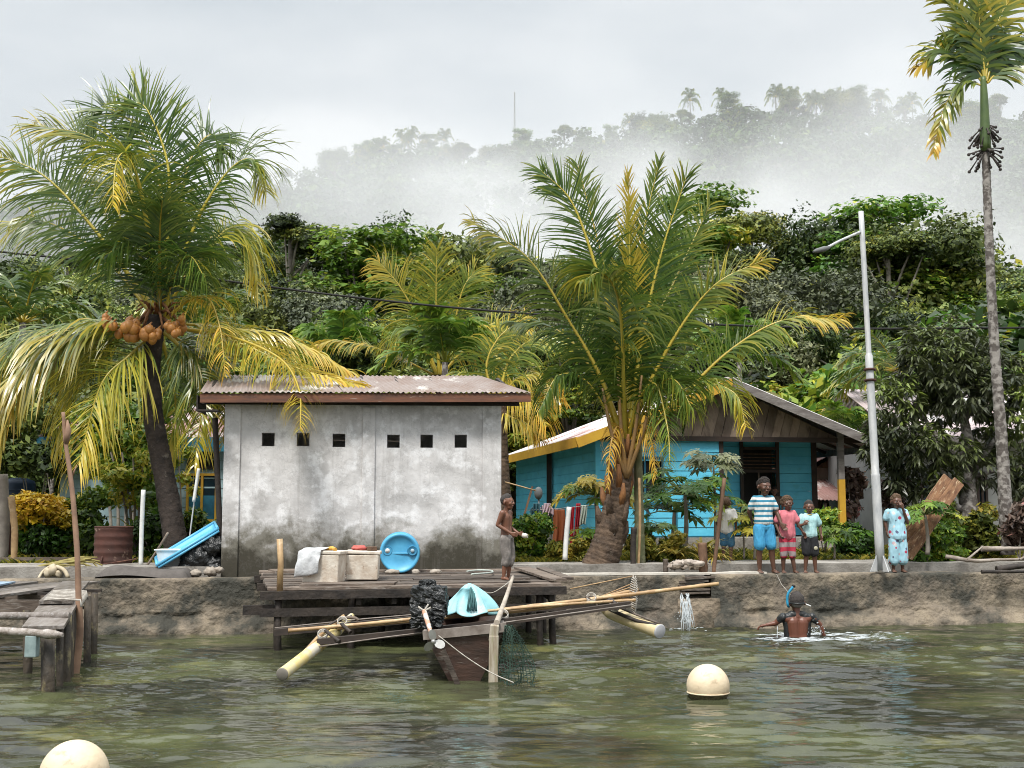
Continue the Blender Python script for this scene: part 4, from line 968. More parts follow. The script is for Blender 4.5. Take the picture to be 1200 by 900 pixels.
# floats: fat bamboo / pipe, each closed by a cap
M['float_yellow'] = mat('yellow_painted_float', (.66, .48, .10), (.60, .52, .30), 5, .55, c3=(.55, .50, .40), s3=6, p3=(.5, .6))
M['float_cream'] = mat('cream_pipe_float', (.62, .52, .32), (.52, .40, .20), 4, .5, c3=(.66, .6, .45), s3=5)
def float_(pts, r, m, capm):
    q = catmull(pts, 40); mb = MB(); mb.tube(q, [r * (1.05 if i % 13 == 0 else 1) * (.55 + .45 * min(1, (39 - i) / 12)) for i in range(40)], 16)
    f = mb.build('float', m, boat); d = (q[0] - q[1]).normalized(); mb = MB(); mb.lathe([(r * 1.02, -.01), (r * 1.02, .006), (r * .9, .012), (.001, .012)], q[0], d, 20); mb.build('end_cap', capm, f)
float_([P(331, 790, 11.9), P(362, 766, 12.5), P(392, 742, 13.2), P(412, 722, 14.0)], .062, M['float_yellow'], mat('grey_cap', (.22, .20, .17)))
float_([P(773, 740, 12.6), P(745, 729, 12.9), P(716, 717, 13.3), P(700, 702, 13.8)], .075, M['float_cream'], mat('silver_cap', (.5, .5, .52)))
for pts, r, mm in (([P(403, 722, 13.2), P(378, 742, 12.9), P(352, 770, 12.4)], .022, 'bamboo'), ([P(412, 722, 13.2), P(385, 733, 13), P(350, 770, 12.5), P(330, 783, 12.1)], .014, 'boat_wood'),
                   ([P(398, 724, 13.1), P(415, 724, 13.1), P(420, 727, 13.1)], .016, 'wood_grey'), ([P(380, 738, 12.8), P(398, 752, 12.6)], .02, 'wood_dark'), ([P(400, 731, 12.9), P(411, 741, 12.8)], .02, 'wood_dark'),
                   ([P(697, 703, 13.2), P(712, 713, 13.1), P(745, 727, 12.8), P(770, 733, 12.6)], .02, 'wood_dark'), ([P(705, 702, 13.1), P(735, 716, 12.9), P(773, 731, 12.6)], .012, 'wood_grey'), ([P(690, 698, 13.1), P(704, 708, 13.0), P(716, 703, 13.0), P(724, 712, 12.9)], .022, 'boat_wood'), ([P(686, 699, 13), P(697, 706, 13), P(703, 716, 13)], .012, 'wood_grey')):
    mb = MB(); mb.tube(catmull(pts, 14), r, 7, wob=.05); mb.build('float_brace', M[mm], boat)
for x, y, Y in ((401, 730, 12.95), (378, 745, 12.75), (590, 722, 12.8), (693, 702, 13.0), (720, 712, 12.95)):
    c = P(x, y, Y)
    for k in range(3):
        mb = MB(); mb.tube([c + Vector((.05 * math.cos(a), .05 * math.sin(a) * .6, .04 * math.sin(a) + .012 * k)) for a in np.linspace(0, 6.28, 12)], .007, 5); mb.build('lashing', M['rope'], boat)
# stubby fan of split bamboo with a scrap of net at the right end of the arms
mb = MB(); a = P(702, 700, 13.1)
for k in range(9):
    mb.tube([a + Vector((.02 * k, 0, 0)), P(745, 682 + k * 4, 13.1)], .006, 5)
mb.tube([P(668, 690, 13.1), P(742, 675, 13.1)], .006, 5)
mb.build('split_bamboo_fan', M['bamboo'], boat)
mb = MB()
for k in range(16):
    y0 = 676 + k * 2.6; wd = 4 + 5 * math.sin(math.pi * k / 15)
    mb.tube([P(743 - wd * .6, y0, 13.08), P(743 + wd * .2, y0 + 3, 13.05), P(743 + wd * .5, y0 - 1, 13.08)], .006, 4)
mb.tube([P(742, 673, 13.08), P(744, 690, 13.08), P(745, 716, 13.08)], .008, 5)
mb.build('net_scrap', M['rope'], boat)

# engine wrapped in black plastic with a long propeller shaft
M['black_plastic'] = mat('crumpled_black_plastic', (.012, .013, .013), (.02, .022, .022), 6, .28, bump=1, bscale=14, bdist=.04)
eng = thing('boat_engine', 'long shaft boat engine wrapped in crumpled black plastic', 'engine', P(503, 735, 12.5))
ec = P(503, 710, 12.55)
mb = MB()
def wrap(c, r, dis, sd):
    nu, nv = 40, 26; vs = []; fs = []
    for i in range(nv + 1):
        ph = math.pi * i / nv
        for k in range(nu):
            a = 2 * math.pi * k / nu; d = Vector((math.sin(ph) * math.cos(a), math.sin(ph) * math.sin(a), math.cos(ph)))
            sq = 1 / max(abs(d.x), abs(d.y), abs(d.z)) ** .75
            n_ = abs(noise.noise(d * 2.6 + Vector((sd, 0, 0)))) + .6 * abs(noise.noise(d * 6 + Vector((sd, 3, 0)))) + .3 * abs(noise.noise(d * 13))
            vs.append(c + Vector((d.x * r[0], d.y * r[1], d.z * r[2])) * sq * (1 - dis * n_))
    for i in range(nv):
        for k in range(nu): fs.append((i * nu + k, (i + 1) * nu + k, (i + 1) * nu + (k + 1) % nu, i * nu + (k + 1) % nu))
    mb.add(vs, fs, False)
wrap(ec + Vector((0, 0, .05)), (.215, .2, .185), .28, 1); wrap(ec + Vector((-.02, -.02, -.1)), (.19, .17, .14), .3, 4); wrap(ec + Vector((-.02, 0, .2)), (.10, .09, .08), .35, 8)
mb.build('plastic_wrap', M['black_plastic'], eng)
sa, sb = P(497, 716, 12.28), P(507, 748, 11.95)
M['shaft'] = mat('orange_white_shaft', (.55, .30, .20), (.60, .55, .50), 14, .5, lo=.48, hi=.52)
mb = MB(); mb.tube([sa, sa.lerp(sb, .5), sb], [.026, .024, .02], 10); mb.build('shaft', M['shaft'], eng)
mb = MB(); mb.tube([P(490, 711, 12.27), P(497, 716, 12.27), P(505, 712, 12.27)], .012, 6); mb.tube([P(494, 721, 12.27), P(502, 708, 12.27)], .010, 6); mb.build('shaft_tie', M['rope'], eng)
M['prop'] = mat('dull_steel_propeller', (.42, .42, .40), (.28, .27, .25), 9, .4, metal=.6)
mb = MB(); pc = P(508, 752, 11.9)
mb.ball(pc, .025)
for an in (R(100), R(225), R(-20)):
    d = Vector((math.cos(an), 0, math.sin(an)))
    e = Vector((-math.sin(an), 0, math.cos(an))); vs = []
    for i in range(12):
        a = 2 * math.pi * i / 12; vs.append(pc + d * (.065 + .055 * math.cos(a)) + e * (.04 * math.sin(a)) + Vector((0, .022 * math.sin(a), 0)))
    vs2 = [v + Vector((0, .006, 0)) for v in vs]
    mb.add(vs + vs2, [tuple(range(12)), tuple(range(23, 11, -1))] + [(i, i + 12, (i + 1) % 12 + 12, (i + 1) % 12) for i in range(12)])
mb.build('propeller', M['prop'], eng)
# pale blue tarpaulin bundle in the boat
M['tarp'] = mat('pale_blue_tarpaulin', (.36, .66, .70), (.26, .55, .60), 4, .45, c3=(.62, .74, .74), s3=3, bump=.3)
mb = MB(); tc_ = P(552, 716, 12.95)
def fn(u, v):
    a = u * 2 * math.pi; rr = 1 - v
    fold = .05 * math.sin(a * 3 + v * 3) + .03 * math.sin(a * 7 + 2)
    x = (.29 * rr ** .8 + fold * rr) * math.cos(a) - .02 * v; y = (.22 * rr + fold * rr) * math.sin(a)
    z = .31 * (1 - rr ** 1.25) + .02 * math.sin(a * 5) * rr
    if -2.1 < a - 2 * math.pi * .0 - 4.6 < .25 and v < .85: y += .09 * math.sin(min(1, v * 1.3) * math.pi); 
    return tc_ + Vector((x, y, z - .02))
mb.sheet(fn, 72, 26); o = mb.build('tarpaulin', M['tarp'], solid=.006); tag(o, 'pale blue tarpaulin heaped into a peak inside the boat', 'tarpaulin')
mb = MB()
for k in range(4): mb.tube([tc_ + Vector((-.03 + .03 * k, -.22, .02)), tc_ + Vector((-.01 + .02 * k, -.14, .17 - .02 * k)), tc_ + Vector((.0 + .01 * k, -.08, .25 - .02 * k))], .012, 6)
o = mb.build('rope_bundle', mat('dark_teal_rope', (.04, .13, .13), (.02, .06, .07), 9)); tag(o, 'dark teal cords showing through the fold of the blue tarpaulin', 'rope')
# pole from deck edge to stern
mb = MB(); mb.tube(catmull([P(601, 676, 14.7), P(592, 703, 13.4), P(582, 730, 12.15)], 16), [.02 + .012 * i / 15 for i in range(16)], 8)
o = mb.build('mooring_pole', mat('bleached_pole', (.46, .40, .33), (.3, .25, .2), 7)); tag(o, 'bleached pole leaning from the boat stern up to the deck edge', 'pole')
mb = MB(); mb.tube(catmull([P(514, 745, 12.0), P(545, 769, 11.9), P(575, 788, 11.75), P(602, 800, 11.6)], 24), .006, 5)
o = mb.build('stern_line', M['rope']); tag(o, 'thin white line running from the propeller into the water', 'rope')
mb = MB(); mb.tube(catmull([P(560, 690, 14.4), P(575, 695, 14.5), P(590, 687, 14.9), P(602, 677, 15.3)], 20), .006, 5)
o = mb.build('bow_line', M['rope']); tag(o, 'thin slack line between the blue tarpaulin and the deck edge', 'rope')
# net hanging beside the sternpost
M['net'] = mat('dark_green_net', (.02, .05, .035), (.035, .07, .05), 8, .8)
mb = MB(); rg_ = random.Random(3)
def netp(u, v):
    wd = .05 + .17 * math.sin(min(1, v * 1.1) * math.pi * .62)
    return P(588, 733, 12.05) + Vector((.05 + (u - .25) * wd * 1.6 + .03 * v, .05 * math.sin(u * 9 + v * 2), -.62 * v))
for i in range(17):
    mb.tube([netp((i + .9 * math.sin(k * .5 + i)) / 17, k / 14) for k in range(15)], .0035, 4)
for j in range(26):
    mb.tube([netp(k / 12, (j + .8 * math.sin(k * .8 + j)) / 27) for k in range(13)], .0032, 4)
o = mb.build('fishing_net', M['net']); tag(o, 'dark green net hanging into the water beside the pale sternpost', 'fishing net')

# ------------------------------------------------------------------ buoys
M['buoy'] = mat('cream_buoy_plastic', (.72, .60, .42), (.62, .49, .33), 5, .55, c3=(.40, .31, .20), s3=9, p3=(.56, .70), bump=.15, bscale=40)
M['algae'] = mat('dark_algae', (.06, .05, .02), (.16, .13, .06), 30, .9, bump=.8)
def buoy(c, r, label):
    t = thing('mooring_buoy', label, 'buoy', Vector((c[0], c[1], 0))); cc = Vector((c[0], c[1], c[2]))
    mb = MB(); mb.ball(cc, r, 40, 28); mb.build('shell', M['buoy'], t)
    mb = MB(); mb.lathe([(r * 1.002 * math.sqrt(1 - k * k) + .002, r * k) for k in (-.75, -.6, -.45, -.34)], cc, (0, 0, 1), 40); mb.build('algae_band', M['algae'], t)
    mb = MB(); mb.lathe([(r * .955, -r * .33), (r * 1.0, -r * .315), (r * 1.0, -r * .28), (r * .96, -r * .265)], cc, (0, 0, 1), 40); mb.build('seam_rim', M['buoy'], t)
b1_ = G(830, 818, 0); rB = 24.5 / F * b1_.y
buoy((b1_.x, b1_.y, rB * .56), rB, 'cream round buoy with an algae rim, floating in open water')
b2_ = G(87, 918, 0); rB2 = 38.5 / F * b2_.y * 1.0
pt = P(87, 908, b2_.y); buoy((pt.x, b2_.y, pt.z), rB2, 'cream round buoy cut off by the lower edge of the picture')
for q, r, lb in ((G(830, 816, 0), 0, ''),):
    pass
# ------------------------------------------------------------------ turquoise house
M['turq'] = mat('turquoise_painted_boards', (.14, .62, .84), (.10, .52, .74), 2.2, .6, c3=(.10, .45, .56), s3=2.5, p3=(.58, .75), stretch=(1, 1, 2), bump=.15, bscale=12)
M['turq_trim'] = mat('deep_turquoise_trim', (.012, .14, .21), (.01, .10, .16), 5, .6)
M['gable'] = mat('bare_grey_brown_planks', (.36, .27, .205), (.20, .14, .10), 1.6, .8, stretch=(2.5, 2.5, 1.2), bump=.3, c3=(.07, .045, .035), s3=1.4, p3=(.56, .72))
M['dark_trim'] = mat('dark_stained_frame', (.05, .03, .022), (.03, .02, .015), 5, .7)
M['yellow_board'] = mat('yellow_fascia_paint', (.62, .36, .03), (.5, .27, .03), 3, .6, c3=(.3, .17, .05), s3=5, p3=(.64, .74))
M['grey_board'] = mat('grey_barge_board', (.26, .235, .22), (.14, .12, .11), 3, .8, stretch=(1, 4, 4), bump=.3)
HO = Vector((1.71, 24.0, .92)); HU = Vector((.984, .176, 0)).normalized(); HV = Vector((-.176, .984, 0)).normalized()
def Hh(u, v, z=0): return HO + HU * u + HV * v + Vector((0, 0, z))
house = thing('turquoise_house', 'turquoise boarded house with a bare plank gable and an open porch', 'house', Hh(2.7, 0, 0))
def boards(fr, a, b, z0, z1, bh=.19, th=.02, gap=.006, depth=0, m=None, parent=None, openings=(), name='wall'):
    """horizontal boards from a to b along fr(s, out, z)"""
    mb = MB(); z = z0
    while z < z1 - .01:
        zt = min(z + bh, z1); cuts = [(a, b)]
        for o in openings:
            if o[2] < (z + zt) / 2 < o[3]:
                nc = []
                for c in cuts:
                    if o[1] <= c[0] or o[0] >= c[1]: nc.append(c)
                    else:
                        if c[0] < o[0]: nc.append((c[0], o[0]))
                        if o[1] < c[1]: nc.append((o[1], c[1]))
                cuts = nc
        for c in cuts:
            p = []
            for zz, o in ((z + gap, -.012), (zt - .001, 0)):
                p += [fr(c[0], o - th, zz), fr(c[1], o - th, zz), fr(c[1], o + th, zz), fr(c[0], o + th, zz)]
            mb.hexa(p)
        z = zt
    return mb.build(name, m, parent)
BZ = 2.28
# left room front, with its window
boards(lambda s, o, z: Hh(s, o, z), 0.0, 2.60, .28, BZ, parent=house, m=M['turq'], openings=((.62, 1.35, .95, 1.85),))
mb = MB(); mb.hexa([Hh(.62, .05, .95), Hh(1.35, .05, .95), Hh(1.35, .1, .95), Hh(.62, .1, .95), Hh(.62, .05, 1.85), Hh(1.35, .05, 1.85), Hh(1.35, .1, 1.85), Hh(.62, .1, 1.85)]); wn_ = mb.build('window', M['black'], house)
mb = MB()
for a_, b_ in (((.6, .93), (1.37, .93)), ((.6, 1.87), (1.37, 1.87))): mb.beam(Hh(a_[0], -.03, a_[1]), Hh(b_[0], -.03, b_[1]), .04, .05)
for u_ in (.62, .98, 1.35): mb.beam(Hh(u_, -.03, .95), Hh(u_, -.03, 1.85), .04, .04, (0, 1, 0))
mb.build('frame', M['turq_trim'], wn_)
mb = MB(); mb.sheet(lambda u, v: Hh(.63 + .3 * u, .03 + .012 * math.sin(u * 25), .96 + .88 * v), 20, 4); mb.build('curtain', mat('faded_curtain', (.30, .22, .20), (.18, .12, .12), 8, .9), wn_)
boards(lambda s, o, z: Hh(-o, s, z), 0.0, 9.0, .28, BZ, parent=house, m=M['turq'])
for u, v in ((0, 0), (2.6, 0)):
    mb = MB(); mb.box(Hh(u, v, BZ / 2 + .14), (.09, .09, BZ - .28), Matrix.Rotation(R(10), 3, 'Z')); mb.build('corner_board', M['turq'] if u == 0 else M['dark_trim'], house)
mb = MB()
for z, a, b in ((.95, -.02, 2.6), (.28, 0, 2.6)):
    mb.beam(Hh(a, -.03, z), Hh(b, -.03, z), .03, .045)
for u in (.15, 1.02, 1.62): mb.beam(Hh(u, -.035, .28), Hh(u, -.035, .95), .05, .03, (0, 1, 0))
mb.build('batten', M['turq_trim'], house)
# porch: recessed wall, door, transom
boards(lambda s, o, z: Hh(s, 1.3 + o, z), 2.62, 5.2, .28, BZ + .2, parent=house, m=M['turq'], openings=((3.55, 4.32, .28, 2.15),))
boards(lambda s, o, z: Hh(2.62 + o, s, z), 0.05, 1.3, .28, BZ + .2, parent=house, m=M['turq'])
dd = .86
mb = MB()
for u in (3.52, 4.34): mb.beam(Hh(u, 1.24, .28), Hh(u, 1.24, BZ + .2), .07, .08, (0, 1, 0))
mb.beam(Hh(3.5, 1.24, 1.66), Hh(4.36, 1.24, 1.66), .06, .06); mb.beam(Hh(3.5, 1.24, 2.15), Hh(4.36, 1.24, 2.15), .06, .06)
mb.build('door_frame', M['dark_trim'], house)
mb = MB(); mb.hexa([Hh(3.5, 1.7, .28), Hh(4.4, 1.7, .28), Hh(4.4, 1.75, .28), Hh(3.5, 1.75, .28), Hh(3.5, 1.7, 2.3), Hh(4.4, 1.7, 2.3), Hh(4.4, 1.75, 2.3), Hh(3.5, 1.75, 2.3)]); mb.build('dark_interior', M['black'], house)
mb = MB(); mb.beam(Hh(3.56, 1.26, .98), Hh(3.56, 1.62, .98), 1.4, .03, (1, 0, 0)); 
mb = MB(); mb.beam(Hh(3.93, 1.30, .3), Hh(3.93, 1.30, 1.64), .03, .03, (0, 1, 0)); mb.build('door_stile', M['wood_grey'], house)
mb = MB()
for k in range(5): mb.beam(Hh(3.56, 1.26, 1.73 + k * .075), Hh(4.3, 1.26, 1.73 + k * .075), .02, .02)
mb.build('transom_slats', M['wood_brown'], house)
mb = MB(); mb.beam(Hh(5.2, 1.3, .28), Hh(5.2, 1.3, BZ + .2), .12, .12, (0, 1, 0)); mb.build('corner_post', M['dark_trim'], house)
boards(lambda s, o, z: Hh(5.2 + o, s, z), 1.35, 9.0, .28, BZ + .2, parent=house, m=M['turq'])
mb = MB(); mb.box(Hh(2.98, 1.25, 1.5), (.16, .06, .20), Matrix.Rotation(R(10), 3, 'Z')); mb.tube([Hh(2.98, 1.24, 1.4), Hh(2.96, 1.24, 1.36), Hh(2.86, 1.24, 1.38), Hh(2.86, 1.24, 2.3)], .01, 5); mb.build('electric_meter', mat('meter_grey', (.25, .28, .28)), house, bevel=.01)
# plinth, porch floor, steps
mb = MB(); mb.hexa([Hh(-.05, -.06, -.3), Hh(2.7, -.06, -.3), Hh(2.7, 9, -.3), Hh(-.05, 9, -.3), Hh(-.05, -.06, .27), Hh(2.7, -.06, .27), Hh(2.7, 9, .27), Hh(-.05, 9, .27)])
mb.hexa([Hh(2.71, -.3, -.3), Hh(5.9, -.3, -.3), Hh(5.9, 9, -.3), Hh(2.71, 9, -.3), Hh(2.71, -.3, .26), Hh(5.9, -.3, .26), Hh(5.9, 9, .26), Hh(2.71, 9, .26)])
mb.build('plinth', M['concrete'], house)
mb = MB()
for k in range(3): mb.hexa([Hh(4.1 - k * .05, -.6 - .3 * k, -.2), Hh(5.6 + k * .1, -.6 - .3 * k, -.2), Hh(5.6 + k * .1, -.3 - .3 * k, -.2), Hh(4.1 - k * .05, -.3 - .3 * k, -.2)] + [Hh(4.1 - k * .05, -.6 - .3 * k, .18 - .08 * k), Hh(5.6 + k * .1, -.6 - .3 * k, .18 - .08 * k), Hh(5.6 + k * .1, -.3 - .3 * k, .18 - .08 * k), Hh(4.1 - k * .05, -.3 - .3 * k, .18 - .08 * k)])
mb.build('steps', M['concrete'], house)
# porch post: bare wood above, yellow below
mb = MB(); mb.beam(Hh(5.17, -.1, .26), Hh(5.17, -.1, 1.45), .13, .13, (0, 1, 0)); pst = mb.build('porch_post', M['yellow_board'], house)
mb = MB(); mb.beam(Hh(5.17, -.1, 1.452), Hh(5.17, -.1, BZ + .15), .125, .125, (0, 1, 0)); mb.build('upper_post', M['grey_board'], pst)
# roof: two corrugated slopes
AP, EL, ER, RL_ = (2.68, 3.46), (-.55, 2.22), (5.95, 2.18), 9.4
fv = -.55
M['house_roof'] = mat('faded_red_white_zinc', (.42, .20, .17), (.30, .13, .11), .8, .6, c3=(.66, .63, .62), s3=.9, p3=(.42, .5))
rb = MB(); corr(rb, Hh(EL[0], RL_, EL[1]), Hh(EL[0], fv, EL[1]), Hh(AP[0], fv, AP[1]), Hh(AP[0], RL_, AP[1]), pitch=.09, amp=.015, rows=4)
corr(rb, Hh(ER[0], fv, ER[1]), Hh(ER[0], RL_, ER[1]), Hh(AP[0], RL_, AP[1]), Hh(AP[0], fv, AP[1]), pitch=.09, amp=.015, rows=4)
rb.build('roof', M['house_roof'], house, solid=.006)
mb = MB(); mb.beam(Hh(AP[0], fv, AP[1] + .01), Hh(AP[0], RL_, AP[1] + .01), .3, .03); mb.build('ridge_cap', M['house_roof'], house)
dn = Vector((0, 0, -.10))
mb = MB(); mb.beam(Hh(AP[0], fv - .02, AP[1]) + dn, Hh(ER[0], fv - .02, ER[1]) + dn, .03, .17); mb.build('barge_board', M['grey_board'], house)
mb = MB(); mb.beam(Hh(AP[0], fv - .02, AP[1]) + dn, Hh(EL[0], fv - .02, EL[1]) + dn, .03, .19); mb.build('barge_board', M['yellow_board'], house)
mb = MB(); mb.beam(Hh(EL[0], fv, EL[1]) + dn * .8, Hh(EL[0], RL_, EL[1]) + dn * .8, .03, .2); mb.build('fascia_board', M['yellow_board'], house)
mb = MB(); mb.beam(Hh(ER[0], fv, ER[1]) + dn * .8, Hh(ER[0], RL_, ER[1]) + dn * .8, .03, .14); mb.build('fascia_board', M['grey_board'], house)
# gable planks, slightly slanted like the photograph's
def slope(u): return AP[1] - .1 - (AP[1] - EL[1]) * abs(u - AP[0]) / (AP[0] - EL[0]) if u < AP[0] else AP[1] - .1 - (AP[1] - ER[1]) * (u - AP[0]) / (ER[0] - AP[0])
mb = MB(); u = -.3; k = 0
while u < 5.6:
    wd = random.uniform(.17, .26); a, b = u + .008, u + wd; mb.tint = random.random(); lean = .28 if 1.6 < u < 5 else 0
    za, zb = slope(a + lean * .6) - .02, slope(b + lean * .6) - .02
    if za > BZ + .05 or zb > BZ + .05:
        za = max(za, BZ + .02); zb = max(zb, BZ + .02); o = random.uniform(-.012, .012)
        la = lean * min(1, (za - BZ)); lb = lean * min(1, (zb - BZ))
        mb.hexa([Hh(a, -.07 + o, BZ), Hh(b, -.07 + o, BZ), Hh(b, -.04 + o, BZ), Hh(a, -.04 + o, BZ), Hh(a + la, -.07 + o, za), Hh(b + lb, -.07 + o, zb), Hh(b + lb, -.04 + o, zb), Hh(a + la, -.04 + o, za)])
    u += wd
gm = M['gable']; nt_ = gm.node_tree; bs = nt_.nodes['Principled BSDF']; src = bs.inputs['Base Color'].links[0].from_socket
at = nt_.nodes.new('ShaderNodeAttribute'); at.attribute_name = 'tint'; mr = nt_.nodes.new('ShaderNodeMapRange'); mr.inputs['To Min'].default_value = .45; mr.inputs['To Max'].default_value = 1.25
hs = nt_.nodes.new('ShaderNodeHueSaturation'); nt_.links.new(at.outputs['Fac'], mr.inputs[0]); nt_.links.new(mr.outputs[0], hs.inputs['Value']); nt_.links.new(src, hs.inputs['Color']); nt_.links.new(hs.outputs[0], bs.inputs['Base Color'])
mb.build('gable', M['gable'], house)
mb = MB(); mb.beam(Hh(-.1, -.1, BZ - .02), Hh(5.95, -.1, BZ - .02), .06, .10); mb.build('gable_beam', M['dark_trim'], house)
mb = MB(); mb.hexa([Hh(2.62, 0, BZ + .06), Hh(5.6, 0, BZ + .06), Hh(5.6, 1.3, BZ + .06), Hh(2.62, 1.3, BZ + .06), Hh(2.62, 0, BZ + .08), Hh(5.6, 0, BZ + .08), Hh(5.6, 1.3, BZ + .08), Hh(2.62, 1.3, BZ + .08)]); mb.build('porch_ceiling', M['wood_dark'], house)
mb = MB()
for k in range(10):
    v = fv + .1 + k * .9
    mb.beam(Hh(ER[0], v, ER[1] - .07), Hh(AP[0], v, AP[1] - .07), .04, .06); mb.beam(Hh(EL[0], v, EL[1] - .07), Hh(AP[0], v, AP[1] - .07), .04, .06)
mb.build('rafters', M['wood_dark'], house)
mb = MB()
for v in (4.2,): mb.beam(Hh(-.1, v, .3), Hh(-.1, v, BZ), .12, .12, (0, 1, 0))
mb.build('side_post', M['dark_trim'], house)

# ------------------------------------------------------------------ simple background buildings
M['rusty_roof'] = mat('rusty_zinc_roof', (.30, .17, .15), (.18, .09, .075), 1.5, .7, c3=(.48, .42, .40), s3=1.6, p3=(.54, .62), stretch=(1, .3, 1))
M['pale_roof'] = mat('pale_pinkish_zinc_roof', (.62, .52, .52), (.50, .40, .40), 1.2, .6, c3=(.75, .73, .72), s3=1.2, p3=(.5, .6))
def gable_house(name, label, O, yaw, wd, dp, hw, hr, wall, roof, plank=False, over=.4, fascia=None, ridge='x'):
    t = thing(name, label, 'house', O); rot = Matrix.Rotation(yaw, 3, 'Z'); O = Vector(O)
    def fr(x, y, z): return O + rot @ Vector((x, y, z))
    if plank: boards(lambda s, o, z: fr(s, o, z), 0, wd, 0, hw, parent=t, m=wall, bh=.2); boards(lambda s, o, z: fr(-o, s, z), 0, dp, 0, hw, parent=t, m=wall, bh=.2); boards(lambda s, o, z: fr(wd + o, s, z), 0, dp, 0, hw, parent=t, m=wall, bh=.2)
    else:
        mb = MB(); mb.hexa([fr(0, 0, 0), fr(wd, 0, 0), fr(wd, dp, 0), fr(0, dp, 0), fr(0, 0, hw), fr(wd, 0, hw), fr(wd, dp, hw), fr(0, dp, hw)]); mb.build('wall', wall, t)
    mb = MB()
    if ridge == 'x':
        corr(mb, fr(-over, -over, hw + .02), fr(wd + over, -over, hw + .02), fr(wd + over, dp / 2, hw + hr), fr(-over, dp / 2, hw + hr), .1, .016)
        corr(mb, fr(wd + over, dp + over, hw + .02), fr(-over, dp + over, hw + .02), fr(-over, dp / 2, hw + hr), fr(wd + over, dp / 2, hw + hr), .1, .016)
    else:
        corr(mb, fr(-over, dp + over, hw), fr(-over, -over, hw), fr(wd / 2, -over, hw + hr), fr(wd / 2, dp + over, hw + hr), .1, .016)
        corr(mb, fr(wd + over, -over, hw), fr(wd + over, dp + over, hw), fr(wd / 2, dp + over, hw + hr), fr(wd / 2, -over, hw + hr), .1, .016)
        g_ = MB(); g_.add([fr(0, .0, hw + .01), fr(wd, .0, hw + .01), fr(wd / 2, .0, hw + hr - .05)], [(0, 1, 2)]); g_.build('gable', M['wood_brown'], t)
    mb.build('roof', roof, t, solid=.006)
    if fascia:
        mb = MB(); mb.beam(fr(-over, -over - .02, hw - .05), fr(wd + over, -over - .02, hw - .05), .03, .14); mb.build('fascia_board', fascia, t)
    return t, fr
# pale blue-green house at the left, behind the coconut palm
M['pale_blue'] = mat('pale_blue_boards', (.34, .47, .50), (.26, .38, .42), 2, .7, c3=(.42, .52, .54), s3=3)
hl = Vector((-9.6, 25.5, 1.0))
lh, fr = gable_house('pale_blue_house', 'pale blue boarded house with yellow window frames behind the coconut palm', hl, R(4), 4.9, 6, 2.25, 1.0, M['pale_blue'], M['rusty_roof'], plank=True, fascia=M['turq_trim'])
def window(t, fr, x0, x1, z0, z1, frame, glass, out=-.05, bars=1, th=.05):
    mb = MB(); yy = out
    for a, b in (((x0, z0), (x1, z0)), ((x0, z1), (x1, z1))): mb.beam(fr(a[0] - th / 2, yy, a[1]), fr(b[0] + th / 2, yy, b[1]), .05, th)
    for x in [x0, x1] + [x0 + (x1 - x0) * (k + 1) / (bars + 1) for k in range(bars)]: mb.beam(fr(x, yy, z0), fr(x, yy, z1), th, .05, (0, 1, 0))
    f = mb.build('window', frame, t)
    mb = MB(); mb.add([fr(x0, yy + .02, z0), fr(x1, yy + .02, z0), fr(x1, yy + .02, z1), fr(x0, yy + .02, z1)], [(0, 1, 2, 3)]); mb.build('pane', glass, f)
    return f
M['dark_glass'] = mat('dark_window_glass', (.012, .03, .045), (.008, .015, .02), 2, .12)
def Xat(x, Y): return (x - 600) / F * Y
X0 = Xat(221, 25.6) - hl.x; X1 = Xat(254, 25.6) - hl.x
window(lh, fr, X0, X1, P(0, 610, 25.6).z - 1.0, P(0, 556, 25.6).z - 1.0, M['yellow_board'], M['dark_glass'])
mb = MB(); xa = (X0 + X1) / 2
mb.add([fr(X0 + .03, -.042, .50), fr(X1 - .03, -.042, .50), fr(X1 - .03, -.042, 1.05), fr(X0 + .03, -.042, 1.05)], [(0, 1, 2, 3)]); mb.build('blue_curtain', mat('teal_curtain', (.02, .16, .24), (.015, .1, .16), 8), lh)
mb = MB(); mb.beam(fr(X0 - .25, -.9, 2.1), fr(X1 + .4, -.9, 2.1), .1, .3); mb.build('porch_valance', M['turq_trim'], lh)
window(lh, fr, X0 - .0, X1 + .0, P(0, 548, 25.6).z - 1.0, P(0, 530, 25.6).z - 1.0, M['dark_trim'], M['dark_glass'], bars=3)
# grey plastered house at the right
M['grey_plaster'] = mat('grey_damp_plaster', (.40, .40, .38), (.30, .30, .285), 1.5, .9, c3=(.17, .19, .17), s3=1.7, p3=(.56, .7))
hr_ = Vector((8.6, 25.4, .9))
rh_, fr = gable_house('grey_house', 'grey plastered house with dark window openings behind the mango tree', hr_, R(3), 8, 6, 2.35, 1.35, M['grey_plaster'], M['pale_roof'], fascia=M['grey_board'], over=.6)
for a, b, z0, z1 in ((1074, 1096, 560, 602), (1140, 1150, 556, 604), (1184, 1215, 545, 598)):
    Yw = 25.6; window(rh_, fr, Xat(a, Yw) - hr_.x, Xat(b, Yw) - hr_.x, P(0, z1, Yw).z - .9, P(0, z0, Yw).z - .9, M['dark_trim'], M['dark_glass'], bars=1)
